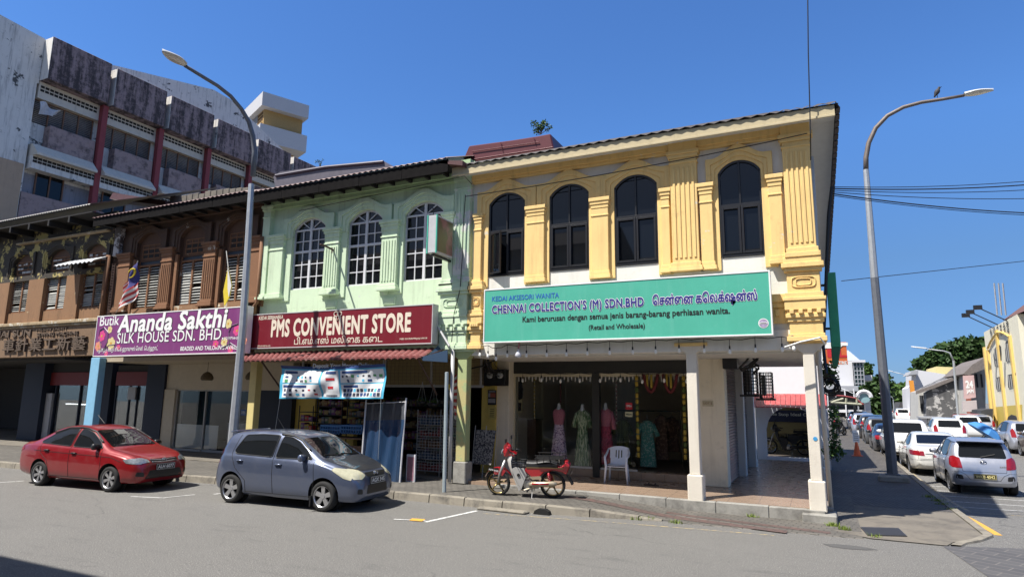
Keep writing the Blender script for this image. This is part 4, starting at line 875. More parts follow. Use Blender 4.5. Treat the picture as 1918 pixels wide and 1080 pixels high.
# ================================================================ vehicles
plain('car_glass', (.006, .007, .008), .03, spec=.5, var=.05); plain('tyre_rubber', (.016, .016, .016), .85, var=.3, scale=30); plain('trim_black', (.012, .012, .013), .45); plain('chrome', (.62, .62, .63), .12, 1.)
plain('alloy', (.50, .50, .51), .28, .8); plain('alloy_dark', (.035, .035, .036), .35, .6); plain('lamp_clear', (.30, .32, .34), .06, .5, var=.9, scale=14, spec=.9); plain('lamp_yellowed', (.52, .50, .36), .12, .2, var=.3, scale=18)
plain('lamp_red', (.24, .006, .010), .1, spec=.9, var=.3, scale=20); plain('lamp_amber', (.6, .2, .02), .15); plain('plate_black', (.008, .008, .008), .4); plain('plate_white', (.72, .72, .70), .5); plain('plate_yellow', (.66, .58, .25), .5)
plain('seam_dark', (.006, .006, .006), .8); plain('underbody', (.008, .008, .008), .9)
def carpaint(name, c, metal=.35, rough=.32):
    if name in MATS: return MATS[name]
    t = NT(name); n = t.noise(700, t.pos(src='o'), 1, .5); d = t.noise(2.5, t.pos(src='o'), 6, .7)
    t.col(t.mix(t.math('MULTIPLY', t.ramp(d, .5, .8), .14), t.mix(n, dk(c, .9), dk(c, 1.1)), (.22, .20, .17)))
    MATS[name] = t.done(t.math('ADD', rough, t.math('MULTIPLY', t.ramp(d, .45, .75), .15)), metal, .5, .9); return MATS[name]
def interp(keys, x):
    keys = sorted(keys)
    if x <= keys[0][0]: return keys[0][1]
    for (a, p), (c, q) in zip(keys, keys[1:]):
        if x <= c: return lerp(p, q, (x-a)/(c-a))
    return keys[-1][1]
def body_shell(sp):
    x0 = min(k[0] for k in sp['zt']); x1 = max(k[0] for k in sp['zt']); n = 78
    xs = [x0+(x1-x0)*(.5-.5*math.cos(math.pi*i/n)) for i in range(n+1)]
    def curve(k, sm_=1):
        v = [interp(sp[k], x) for x in xs]
        for _ in range(sm_): v = [v[0]]+[(v[i-1]+2*v[i]+v[i+1])/4 for i in range(1, n)]+[v[-1]]
        return v
    zt, zb, w, zl, wr = curve('zt', 2), curve('zb', 3), curve('w', 3), curve('zl', 2), curve('wr', 3)
    b = MB(); ring = []
    for i, x in enumerate(xs):
        T, B, Wd, L, R_ = zt[i], min(zb[i], zt[i]-.012), w[i], zl[i], min(wr[i], w[i]*.93); h = B-L; g = T-B
        half = [(0, L), (Wd*.70, L), (Wd*.90, L+.015), (Wd*.965, L+.07), (Wd*.985, L+h*.30), (Wd, L+h*.48), (Wd*1.0, L+h*.66), (Wd*.99, L+h*.80), (Wd*.975, B-.035), (Wd*.95, B)]
        sx_ = Wd*.95
        half += [(lerp(sx_, R_, .10)-.004, B+g*.09), (lerp(sx_, R_, .40)+.010, B+g*.38), (lerp(sx_, R_, .72)+.018, B+g*.68), (R_+.01, B+g*.90), (R_*.93, B+g*.965), (R_*.72, B+g*.992), (R_*.36, T), (0, T+.004)]
        ring.append([(x, y, z) for y, z in half]+[(x, -y, z) for y, z in half[-2:0:-1]])
    k = len(ring[0]); vs = [p for r in ring for p in r]; fs = []
    for i in range(n): fs += [(i*k+j, i*k+(j+1) % k, (i+1)*k+(j+1) % k, (i+1)*k+j) for j in range(k)]
    fs += [tuple(range(k-1, -1, -1)), tuple(range(n*k, n*k+k))]
    b.add(vs, fs); return b
def cut(body, cutter):
    m = body.modifiers.new('cut', 'BOOLEAN'); m.operation = 'DIFFERENCE'; m.solver = 'EXACT'; m.object = cutter
    dg = bpy.context.evaluated_depsgraph_get(); dg.update(); me = bpy.data.meshes.new_from_object(body.evaluated_get(dg)); me.name = body.data.name
    body.modifiers.clear(); body.data = me; bpy.data.objects.remove(cutter)
AX = {'y': (0, 2, 1), 'x': (1, 2, 0), 'z': (0, 1, 2)}
class Skin:
    """lays flat outlines onto a body by projecting them along an axis"""
    def __init__(s, mb): s.t = BVHTree.FromPolygons([Vector(v) for v in mb.v], mb.f)
    def hit(s, p, ax, sg, off):
        a, c, d = AX[ax]; o = Vector((0, 0, 0)); o[a], o[c], o[d] = p[0], p[1], sg*6.; r = Vector((0, 0, 0)); r[d] = -sg
        h = s.t.ray_cast(o, r)
        if h[0] is None: return None
        nrm = h[1] if h[1].dot(r) < 0 else -h[1]
        return h[0]+nrm*off
    def patch(s, b, poly, ax, sg=1, off=.004, m=0, step=.06, rnd=0):
        if rnd: poly = rounded(poly, rnd)
        pts = []
        n = len(poly)
        for i in range(n):
            p, q = poly[i], poly[(i+1) % n]; k = max(1, int(math.dist(p, q)/step)); pts += [(lerp(p[0], q[0], t/k), lerp(p[1], q[1], t/k)) for t in range(k)]
        nb = len(pts); xs = [p[0] for p in pts]; ys_ = [p[1] for p in pts]
        x = min(xs)+step*.5
        while x < max(xs):
            y = min(ys_)+step*.5
            while y < max(ys_): pts.append((x, y)); y += step
            x += step
        vv, ee, ff = delaunay_2d_cdt([Vector(p) for p in pts], [], [list(range(nb))], 1, 1e-5)[:3]
        out = [s.hit(p, ax, sg, off) for p in vv]; idx = {}; vs = []
        for i, p in enumerate(out):
            if p is not None: idx[i] = len(vs); vs.append(p)
        fs = []
        for f in ff:
            if all(i in idx for i in f):
                q = tuple(idx[i] for i in f); a_, c_, d_ = vs[q[0]], vs[q[1]], vs[q[2]]
                nn = (c_-a_).cross(d_-a_); dd = {'x': 0, 'y': 1, 'z': 2}[ax]
                fs.append(q if nn[dd]*sg > 0 else q[::-1])
        b.add(vs, fs, m); return b
    def line(s, b, pts, ax, sg=1, wd=.008, off=.003, m=0, step=.05):
        P = []
        for p, q in zip(pts, pts[1:]):
            k = max(1, int(math.dist(p, q)/step)); P += [s.hit((lerp(p[0], q[0], t/k), lerp(p[1], q[1], t/k)), ax, sg, off) for t in range(k)]
        P.append(s.hit(pts[-1], ax, sg, off)); P = [p for p in P if p is not None]
        if len(P) > 1: b.tube(P, wd/2, 5, m)
        return b
def rounded(poly, r):
    out = []; n = len(poly)
    for i in range(n):
        p, a, c = Vector(poly[i]), Vector(poly[i-1]), Vector(poly[(i+1) % n]); ra = min(r, (a-p).length*.4); rc = min(r, (c-p).length*.4)
        u = p+(a-p).normalized()*ra; v = p+(c-p).normalized()*rc
        for t in (0, .25, .5, .75, 1.): out.append(tuple(u.lerp(p, t).lerp(p.lerp(v, t), t)))
    return out
def wheel(par, x, y, r, side, spokes, rim, wdt=.19, tw=.0):
    """tyre on a spoked rim; side = +1 left, -1 right"""
    b = MB(); R = Matrix.Rotation(rad(-90*side), 3, 'X'); c = (x, y, r); h = wdt/2
    b.lathe([(r*.66, -h), (r*.90, -h), (r*.985, -h*.72), (r, -h*.3), (r, h*.3), (r*.985, h*.72), (r*.90, h), (r*.72, h*.98), (r*.66, h*.80)], c, 30, 0, R, cap=False)
    w = b.build('wheel', 'tyre_rubber', par, True, local=True); w.data.set_sharp_from_angle(angle=rad(50)); w.name = 'wheel'
    b = MB(); b.lathe([(0, -h*.4), (r*.6, -h*.4), (r*.655, h*.3), (r*.665, h*.86), (r*.70, h*.9)], c, 26, 1, R, cap=False)
    for k in range(spokes):
        for dbl in ((-.09, .09) if spokes > 5 else (0,)):
            a = 2*math.pi*k/spokes+.3+dbl; wd = r*(.085 if spokes > 5 else .17)
            p = [(r*.10, -wd*.7), (r*.64, -wd), (r*.64, wd), (r*.10, wd*.7)]
            q = [(px*math.cos(a)-py*math.sin(a), px*math.sin(a)+py*math.cos(a)) for px, py in p]
            z0, z1 = h*.25, h*.72; v = [Vector(c)+R @ Vector((u, v_, z0)) for u, v_ in q]+[Vector(c)+R @ Vector((u, v_, z1 if i in (1, 2) else z1*.85)) for i, (u, v_) in enumerate(q)]
            b.add(v, [(4, 5, 6, 7), (0, 1, 5, 4), (1, 2, 6, 5), (2, 3, 7, 6), (3, 0, 4, 7)], 0)
    b.lathe([(r*.16, h*.2), (r*.15, h*.72), (0, h*.74)], c, 14, 0, R); b.lathe([(r*.655, h*.5), (r*.70, h*.95), (r*.645, h*.80)], c, 26, 0, R, cap=False)
    b.build('rim', [rim, 'alloy_dark'], w, local=True, smooth=35)
    return w
def part(b, name, mats, par, **k): return b.build(name, mats, par, local=True, **k)
def mirror(par, x, y, z, sg, mat, s=1.):
    b = MB(); b.lathe([(0, -.10), (.05, -.09), (.075, -.03), (.08, .05), (.07, .075), (0, .08)], (0, 0, 0), 12, 0, Matrix.Rotation(rad(90), 3, 'X'), 1., 1.)
    b.xf(Matrix.Translation((x, y+sg*.11, z)) @ Matrix.Diagonal((.75*s, 1.1*s, .95*s, 1))); b.cbox((x-.02, y+.02*sg, z-.05), (.06, .12, .03), 1)
    return part(b, 'wing_mirror', [mat, 'trim_black'], par, smooth=True)
def car(name, label, cat, sp, loc, rz, paint, group=None, plate=None, plate_mat='plate_white', lamp='lamp_clear', rim='alloy', spokes=5, full=True):
    t = thing(name, label, cat, loc, group, rad(rz)); mb = body_shell(sp); sk = Skin(mb)
    bd = part(mb, 'body', [paint, 'underbody'], t, smooth=True); r = sp['r']
    cm = MB(); wm = sp['track']
    for ax_ in sp['axles']:
        for sg in (1, -1): cm.lathe([(r+.055, 0), (r+.055, .45)], (ax_, sg*(wm+.30), r+.015), 28, 0, Matrix.Rotation(rad(90*sg), 3, 'X'))
    co = part(cm, 'cutter', ['underbody'], t); cut(bd, co)
    for p in bd.data.polygons: p.use_smooth = True
    bd.data.set_sharp_from_angle(angle=rad(42))
    for ax_ in sp['axles']:
        for sg in (1, -1): wheel(t, ax_, sg*(wm-.0), r, sg, spokes, rim)
        b = MB(); [b.lathe([(r+.05, 0), (r+.05, .02)], (ax_, sg*(wm-.14), r+.015), 20, 0, Matrix.Rotation(rad(90*sg), 3, 'X')) for sg in (1, -1)]; b.tube([(ax_, -wm, r), (ax_, wm, r)], .04, 6); part(b, 'axle', ['underbody'], t)
    for sg in (1, -1):
        for poly in sp['side']:
            b = MB(); sk.patch(b, poly, 'y', sg, .006, 0, rnd=.05); w = part(b, 'side_window', ['car_glass'], t, smooth=True)
            if full: f = MB(); q = rounded(poly, .05); sk.line(f, q+[q[0]], 'y', sg, .022, .004); part(f, 'window_trim', ['trim_black'], w, smooth=True)
        b = MB()
        for ln in sp.get('seams', []): sk.line(b, ln, 'y', sg, .013, .0)
        if b.v: part(b, 'door_seam', ['seam_dark'], t)
        if full:
            for hx, hz in sp.get('handles', []):
                p = sk.hit((hx, hz), 'y', sg, .02); b = MB(); b.tube([p+Vector((-.09, -.02*sg, 0)), p+Vector((-.06, .008*sg, 0)), p+Vector((.06, .008*sg, 0)), p+Vector((.09, -.02*sg, 0))], [.012, .017, .017, .012], 7); part(b, 'door_handle', [sp.get('handle_mat', paint)], t, smooth=True)
            if 'mirror' in sp: mx, mz = sp['mirror']; p = sk.hit((mx, mz), 'y', sg, .0); mirror(t, mx, p.y, mz, sg, sp.get('mirror_mat', paint))
            b = MB(); sk.patch(b, [(sp['axles'][1]+r+.07, .20), (sp['axles'][0]-r-.07, .20), (sp['axles'][0]-r-.07, .27), (sp['axles'][1]+r+.07, .27)], 'y', sg, .004); part(b, 'sill', [sp.get('sill_mat', paint)], t, smooth=True)
        for poly in sp.get('head', []): b = MB(); sk.patch(b, [(y*sg, z) for y, z in poly], 'x', 1, .006, step=.03, rnd=.02); sk.patch(b, [], 'x') if 0 else None; part(b, 'headlight', [lamp], t, smooth=True)
        for poly in sp.get('tail', []): b = MB(); sk.patch(b, [(y*sg, z) for y, z in poly], 'x', -1, .006, step=.03, rnd=.02); part(b, 'taillight', ['lamp_red'], t, smooth=True)
        for poly in sp.get('tailside', []): b = MB(); sk.patch(b, poly, 'y', sg, .006, step=.03, rnd=.02); part(b, 'taillight', ['lamp_red'], t, smooth=True)
        for poly in sp.get('headside', []): b = MB(); sk.patch(b, poly, 'y', sg, .007, step=.03, rnd=.02); part(b, 'headlight', [lamp], t, smooth=True)
    for nm, key, ax, sg, mt in (('windscreen', 'screen', 'z', 1, 'car_glass'), ('rear_window', 'rear', sp.get('rear_ax', 'z'), -1 if sp.get('rear_ax') == 'x' else 1, 'car_glass')):
        if key in sp: b = MB(); sk.patch(b, sp[key], ax, sg, .006, rnd=.06); part(b, nm, [mt], t, smooth=True)
    for key, sg in (('front_black', 1), ('rear_black', -1)):
        for poly in sp.get(key, []): b = MB(); sk.patch(b, poly, 'x', sg, .005, step=.05, rnd=.03); part(b, 'grille' if sg > 0 else 'bumper_insert', ['trim_black'], t, smooth=True)
    for key, sg in (('front_chrome', 1), ('rear_chrome', -1)):
        for ln in sp.get(key, []): b = MB(); sk.line(b, ln, 'x', sg, .022, .004); part(b, 'chrome_bar', ['chrome'], t, smooth=True)
    for key, sg in (('front_seam', 1), ('rear_seam', -1)):
        b = MB()
        for ln in sp.get(key, []): sk.line(b, ln, 'x', sg, .010, .0005)
        if b.v: part(b, 'panel_seam', ['seam_dark'], t)
    for ln in sp.get('hood_seam', []):
        b = MB(); sk.line(b, ln, 'z', 1, .009, .0005); part(b, 'panel_seam', ['seam_dark'], t)
    for ln in sp.get('wipers', []):
        b = MB(); sk.line(b, ln, 'z' if sp.get('wz', 1) else 'x', 1, .016, .014); part(b, 'wiper', ['trim_black'], t)
    for (y, z, rr, sg) in sp.get('badge', []):
        p = sk.hit((y, z), 'x', sg, .012); b = MB(); b.tube([p+Vector((0, rr*math.cos(a), rr*.75*math.sin(a))) for a in [i*math.pi/8 for i in range(16)]], rr*.16, 5, close=True); b.tube([p+Vector((0, -rr*.8, 0)), p+Vector((0, rr*.8, 0))], rr*.14, 5); b.tube([p+Vector((0, 0, -rr*.6)), p+Vector((0, rr*.3, rr*.5))], rr*.14, 5); part(b, 'badge', ['chrome'], t, smooth=True)
    if plate:
        s_, sg, pz = plate; p = sk.hit((0, pz), 'x', sg, .02); px_ = p.x if 'plate_x' not in sp else sp['plate_x']; b = MB(); hw, hh = .25, .062; yo = sp.get('plate_y', 0)
        b.cbox((px_, yo, pz), (.012, hw*2+.02, hh*2+.02), 0)
        b.text(s_, (px_+sg*.0065, yo-sg*(hw-.03), pz-hh*.62), (0, sg, 0), (0, 0, 1), hw*2-.06, hh*1.24, 1, .03, .003)
        for q in (-1, 1): b.cbox((px_+sg*.004, yo, pz+q*hh), (.01, hw*2, .006), 1); b.cbox((px_+sg*.004, yo+q*hw, pz), (.01, .006, hh*2), 1)
        part(b, 'number_plate', ['plate_black', plate_mat], t)
    return t, sk
SEDAN = dict(r=.295, track=.735, axles=(1.2325, -1.2325),
  zt=[(2.06, .52), (2.03, .66), (1.93, .77), (1.7, .86), (1.4, .92), (1.02, .985), (.92, 1.03), (.55, 1.24), (.22, 1.405), (0, 1.455), (-.35, 1.485), (-.7, 1.465), (-1.0, 1.40), (-1.35, 1.24), (-1.68, 1.09), (-1.8, 1.065), (-2.1, 1.03), (-2.2, .96), (-2.25, .8), (-2.27, .55)],
  zb=[(2.06, .50), (1.95, .66), (1.6, .80), (1.0, .905), (0, .945), (-1.0, .985), (-1.7, 1.0), (-2.1, .95), (-2.27, .6)],
  w=[(2.06, .50), (2.02, .62), (1.9, .735), (1.6, .815), (1.2, .845), (0, .845), (-1.3, .845), (-1.8, .80), (-2.1, .745), (-2.22, .68), (-2.27, .58)],
  zl=[(2.06, .34), (1.95, .21), (1.5, .19), (-1.5, .2), (-2.1, .27), (-2.27, .40)],
  wr=[(2.06, .42), (1.7, .62), (1.02, .70), (.5, .60), (0, .56), (-.8, .545), (-1.6, .60), (-2.27, .56)],
  side=[[(.86, .975), (.70, 1.10), (.30, 1.315), (.05, 1.385), (-.12, 1.40), (-.14, .985)], [(-.24, .99), (-.22, 1.40), (-.60, 1.385), (-1.0, 1.255), (-1.32, 1.075), (-1.30, 1.035)]],
  seams=[[(.90, .93), (.93, .6), (.90, .28)], [(-.19, 1.40), (-.19, .95), (-.16, .28)], [(-1.28, 1.02), (-1.22, .80), (-.95, .62), (-.86, .28)], [(.90, .28), (-.86, .28)], [(1.55, .70), (1.25, .79), (.9, .80), (-.4, .83), (-1.5, .86)]],
  handles=[(-.02, .84), (-1.0, .875)], mirror=(.72, 1.02), screen=[(.98, .60), (.98, -.60), (.26, -.52), (.26, .52)], rear=[(-1.02, .50), (-1.02, -.50), (-1.64, -.56), (-1.64, .56)],
  head=[[(.40, .68), (.60, .66), (.72, .66), (.74, .76), (.55, .785), (.42, .745)]], headside=[[(1.98, .645), (1.70, .67), (1.60, .75), (1.78, .775), (1.95, .745)]],
  tail=[[(.36, .80), (.72, .78), (.73, .96), (.45, .97)]], tailside=[[(-2.2, .78), (-1.95, .86), (-1.98, .95), (-2.2, .93)]],
  front_black=[[(-.36, .665), (.36, .665), (.38, .745), (-.38, .745)], [(-.52, .31), (.52, .31), (.42, .50), (-.42, .50)], [(.54, .36), (.70, .38), (.68, .48), (.56, .46)], [(-.54, .36), (-.70, .38), (-.68, .48), (-.56, .46)]],
  front_chrome=[[(-.37, .735), (0, .715), (.37, .735)], [(-.34, .685), (0, .665), (.34, .685)]], hood_seam=[[(1.9, .60), (1.4, .66), (.98, .68)], [(1.9, -.60), (1.4, -.66), (.98, -.68)]],
  wipers=[[(.95, .05), (.90, -.50)], [(.97, .50), (.92, .02)]], badge=[(0, .705, .06, 1)])
def vary(base, **k): d = dict(base); d.update(k); return d
HATCH = dict(r=.288, track=.725, axles=(1.22, -1.22),
  zt=[(1.88, .50), (1.86, .64), (1.78, .76), (1.6, .86), (1.35, .945), (1.12, 1.0), (1.02, 1.045), (.7, 1.24), (.40, 1.41), (.2, 1.47), (-.2, 1.53), (-.8, 1.53), (-1.3, 1.49), (-1.50, 1.44), (-1.62, 1.22), (-1.70, 1.0), (-1.77, .86), (-1.81, .55)],
  zb=[(1.88, .48), (1.78, .64), (1.5, .80), (1.1, .93), (0, .965), (-1.0, 1.0), (-1.6, 1.0), (-1.81, .58)],
  w=[(1.88, .48), (1.85, .60), (1.75, .70), (1.5, .785), (1.15, .832), (0, .832), (-1.2, .832), (-1.5, .80), (-1.72, .74), (-1.81, .64)],
  zl=[(1.88, .30), (1.8, .19), (1.4, .18), (-1.3, .19), (-1.7, .25), (-1.81, .36)],
  wr=[(1.88, .40), (1.5, .62), (1.1, .69), (.6, .60), (.2, .565), (-1.3, .56), (-1.6, .60), (-1.81, .56)],
  side=[[(.88, 1.0), (.72, 1.14), (.42, 1.33), (.2, 1.41), (-.02, 1.435), (-.06, .99)], [(-.16, 1.0), (-.12, 1.44), (-.6, 1.45), (-1.05, 1.42), (-1.22, 1.09), (-1.16, 1.03)]],
  seams=[[(.95, .95), (1.0, .6), (.94, .27)], [(-.11, 1.43), (-.11, .95), (-.06, .27)], [(-1.20, 1.42), (-1.28, 1.05), (-1.12, .75), (-.82, .5), (-.80, .27)], [(.94, .27), (-.80, .27)]],
  handles=[(.06, .865), (-1.0, .90)], mirror=(.70, 1.03), screen=[(1.08, .60), (1.08, -.60), (.42, -.525), (.42, .525)], rear=[(-.50, 1.06), (.50, 1.06), (.46, 1.40), (-.46, 1.40)], rear_ax='x',
  head=[[(.36, .70), (.50, .63), (.66, .64), (.68, .80), (.58, .84), (.42, .80)]], headside=[[(1.82, .62), (1.66, .66), (1.38, .82), (1.42, .86), (1.62, .835), (1.80, .74)]],
  tail=[[(.52, .78), (.70, .78), (.70, 1.08), (.60, 1.20), (.54, 1.02)]],
  front_black=[[(-.30, .665), (.30, .665), (.36, .75), (-.36, .75)], [(-.36, .34), (.36, .34), (.33, .52), (-.33, .52)], [(.50, .35), (.62, .36), (.61, .46), (.51, .45)], [(-.50, .35), (-.62, .36), (-.61, .46), (-.51, .45)]],
  hood_seam=[[(1.78, .56), (1.4, .64), (1.06, .67)], [(1.78, -.56), (1.4, -.64), (1.06, -.67)]], wipers=[[(1.05, .05), (.98, -.50)], [(1.06, .50), (1.0, .02)]], badge=[(0, .71, .07, 1)])
carpaint('paint_red', (.23, .004, .007), .2); carpaint('paint_slate', (.095, .115, .175), .5, .28); carpaint('paint_silver', (.44, .46, .52), .6, .3); carpaint('paint_white', (.72, .72, .70), .05, .25)
carpaint('paint_black', (.006, .006, .007), .0, .25); carpaint('paint_grey', (.10, .105, .11), .4); carpaint('paint_dark_hood', (.05, .055, .065), .5, .35); carpaint('paint_bronze', (.16, .12, .09), .5); carpaint('paint_darkblue', (.02, .03, .07), .4)
red, sk = car('parked_car', 'glossy red saloon with dark five spoke wheels parked at the kerb', 'car', vary(SEDAN, handle_mat='trim_black', mirror_mat='trim_black'), (-16.52, 10.52, 0), 4.7, 'paint_red', None, ('ALH 6077', 1, .565), 'plate_white', 'lamp_clear', 'alloy', 6)
b = MB(); p = sk.hit((-.25, 0), 'z', 1, 0); b.tube([p, p+Vector((.05, 0, .04)), p+Vector((-.22, .0, .24))], .008, 5); part(b, 'antenna', ['trim_black'], red)
for sg in (1, -1):
    b = MB(); sk.line(b, [(.74, 1.105), (.32, 1.335), (.05, 1.405), (-.2, 1.425), (-.62, 1.405), (-1.04, 1.275)], 'y', sg, .045, .012); part(b, 'rain_visor', ['trim_black'], red, smooth=True)
b = MB(); sk.patch(b, [(.50, -.12), (.50, .18), (.30, .16), (.30, -.12)], 'z', 1, .010); part(b, 'dash_papers', [plain('dash_grey', (.14, .14, .13), .5, var=.9, scale=30)], red, smooth=True)
MYVI = vary(HATCH, r=.298)
for k_ in ('zt', 'zb', 'w', 'zl', 'wr'): MYVI[k_] = [(x+(.10*sm(1.5, 1.8, x)), v) for x, v in HATCH[k_]]
blu, sk = car('parked_car', 'slate blue five door hatchback with black bonnet parked before the grocery', 'car', MYVI, (-10.45, 11.05, 0), 3.5, 'paint_slate', None, ('AGX 545', 1, .595), 'plate_white', 'lamp_yellowed', 'alloy', 5)
b = MB(); sk.patch(b, [(1.80, .52), (1.4, .62), (1.09, .65), (1.11, 0), (1.09, -.65), (1.4, -.62), (1.80, -.52), (1.84, 0)], 'z', 1, .005); part(b, 'bonnet', ['paint_dark_hood'], blu, smooth=True)
b = MB(); b.prism([(-1.42, 1.475), (-1.60, 1.455), (-1.64, 1.475), (-1.45, 1.515)], -.52, .52, 'y'); part(b, 'spoiler', ['paint_slate'], blu, smooth=False, bevel=.01)
b = MB(); p = sk.hit((-.75, 0.2), 'z', 1, 0); b.tube([p, p+Vector((-.2, .0, .22))], .008, 5); part(b, 'antenna', ['trim_black'], blu)
for sg in (1, -1):
    b = MB(); sk.line(b, [(.76, 1.155), (.44, 1.355), (.2, 1.435), (-.1, 1.46)], 'y', sg, .04, .012); part(b, 'rain_visor', ['trim_black'], blu, smooth=True)
b = MB(); b.cbox((.97, -.79, .20), (.03, .16, .2), 0); part(b, 'mud_flap', ['trim_black'], blu)
AXIA = vary(HATCH, axles=(1.23, -1.225), track=.70, tail=[[(.50, .72), (.74, .74), (.74, 1.02), (.68, 1.06), (.54, 1.0)]], tailside=[[(-1.72, .74), (-1.56, .80), (-1.52, 1.04), (-1.66, 1.03)]],
  rear=[(-.56, 1.02), (.56, 1.02), (.50, 1.40), (-.50, 1.40)], rear_black=[[(.50, .42), (.68, .44), (.66, .56), (.52, .54)], [(-.50, .42), (-.68, .44), (-.66, .56), (-.52, .54)], [(-.62, 1.405), (.62, 1.405), (.60, 1.425), (-.60, 1.425)]],
  rear_seam=[[(-.56, 1.0), (-.50, .64), (.50, .64), (.56, 1.0)], [(-.74, .62), (-.56, .62), (-.44, .56), (-.34, .42), (.34, .42), (.44, .56), (.56, .62), (.74, .62)]], badge=[(0, .90, .07, -1)])
axi, sk = car('parked_car', 'silver hatchback seen from behind, nearest in the row along the side street', 'car', AXIA, (3.98, 24.05, -.25), 90, 'paint_silver', 'cars parked along the side street', ('WKB 4042', -1, .52), 'plate_yellow')
b = MB(); b.prism([(-1.40, 1.49), (-1.66, 1.45), (-1.70, 1.47), (-1.42, 1.53)], -.56, .56, 'y'); part(b, 'spoiler', ['paint_silver'], axi, bevel=.01)
b = MB(); p = sk.hit((.05, 1.03), 'x', -1, .03); q = sk.hit((-.30, 1.12), 'x', -1, .02); b.tube([p, q], .014, 5); part(b, 'wiper', ['trim_black'], axi)
p = sk.hit((-.36, .80), 'x', -1, .004); b = MB(); b.text('axia', (p.x, -.36+.0, .78), (0, -1, 0), (0, 0, 1), .16, .05, 0, .02); part(b, 'badge', ['chrome'], axi)
b = MB(); [b.lathe([(.0, -.12), (.1, -.1), (.12, 0), (.1, .1), (0, .12)], (-1.30, y, 1.17), 10, 0, None, .5, 1) for y in (.33, -.33)]; part(b, 'head_rest', ['trim_black'], axi)
MERC = vary(SEDAN, axles=(1.42, -1.42), r=.32, track=.79, rear_seam=[[(-.62, .95), (-.62, .62), (.62, .62), (.62, .95)], [(-.80, .58), (.80, .58)]], rear_chrome=[[(-.42, .80), (.42, .80)]], tail=[[(.44, .72), (.80, .74), (.80, .90), (.46, .88)]], tailside=[[(-2.42, .74), (-2.18, .80), (-2.2, .88), (-2.42, .88)]])
def stretch(sp, kx, kw, kz):
    d = dict(sp)
    for k in ('zt', 'zb', 'w', 'zl', 'wr'): d[k] = [(x*kx, v*(kw if k in ('w', 'wr') else kz)) for x, v in sp[k]]
    for k in ('side', 'seams', 'headside'): d[k] = [[(x*kx, z*kz) for x, z in p] for p in sp.get(k, [])]
    for k in ('screen', 'rear'):
        if k in sp: d[k] = [(x*(kw if (k == 'rear' and sp.get('rear_ax') == 'x') else kx), y*(kz if (k == 'rear' and sp.get('rear_ax') == 'x') else kw)) for x, y in sp[k]]
    d['handles'] = [(x*kx, z*kz) for x, z in sp.get('handles', [])]
    if 'mirror' in sp: d['mirror'] = (sp['mirror'][0]*kx, sp['mirror'][1]*kz)
    d['wipers'] = []; d['hood_seam'] = []
    for k in ('head', 'tail', 'front_black', 'rear_black', 'front_chrome', 'rear_chrome', 'rear_seam'):
        if k in sp: d[k] = [[(y*kw, z*kz) for y, z in p] for p in sp[k]]
    d['tailside'] = [[(x*kx, z*kz) for x, z in p] for p in sp.get('tailside', [])]; return d
MERC = stretch(MERC, 1.09, 1.09, 1.0); MERC['tailside'] = []
mer, sk = car('parked_car', 'white saloon with wide red tail lamps in front of the silver hatchback', 'car', MERC, (3.60, 29.2, -.28), 90, carpaint('paint_offwhite', (.66, .65, .60), .1, .25), 'cars parked along the side street', ('WXF 7', -1, .70), rim='alloy')
SUV = vary(stretch(HATCH, 1.14, 1.08, 1.09), axles=(1.30, -1.32), r=.34, track=.78)
PICK = dict(r=.37, track=.80, axles=(1.6, -1.5), zt=[(2.6, .6), (2.55, .9), (2.3, 1.02), (1.4, 1.12), (1.2, 1.18), (.55, 1.68), (.2, 1.78), (-.55, 1.80), (-.80, 1.70), (-.95, 1.15), (-1.1, 1.10), (-2.6, 1.10), (-2.68, 1.0), (-2.7, .55)],
  zb=[(2.6, .58), (2.3, .9), (1.2, 1.08), (-.9, 1.10), (-2.6, 1.05), (-2.7, .6)], w=[(2.6, .7), (2.4, .85), (1.9, .92), (-2.5, .92), (-2.7, .88)], zl=[(2.6, .45), (2, .35), (-2.4, .4), (-2.7, .55)], wr=[(2.6, .6), (1.2, .78), (.3, .66), (-.7, .66), (-1.1, .84), (-2.7, .84)],
  side=[[(.95, 1.2), (.45, 1.60), (.1, 1.66), (.05, 1.2)], [(-.05, 1.2), (0, 1.66), (-.6, 1.66), (-.72, 1.2)]], seams=[[(1.1, 1.1), (1.1, .5)], [(.0, 1.65), (.0, .5)], [(-.8, 1.2), (-.8, .5)]], handles=[(.15, 1.05), (-.6, 1.05)], mirror=(.8, 1.22),
  screen=[(1.12, .68), (1.12, -.68), (.56, -.6), (.56, .6)], rear=[(-.56, 1.24), (.56, 1.24), (.54, 1.66), (-.54, 1.66)], rear_ax='x', tail=[[(.74, .75), (.88, .75), (.88, 1.05), (.76, 1.05)]], rear_seam=[[(-.72, 1.06), (-.72, .66), (.72, .66), (.72, 1.06)]], rear_black=[[(-.85, .46), (.85, .46), (.85, .58), (-.85, .58)]])
pk, _ = car('pickup_truck', 'white double cab pickup truck parked in front of the white saloon', 'pickup truck', PICK, (3.25, 33.6, -.28), 90, 'paint_white', 'cars parked along the side street')
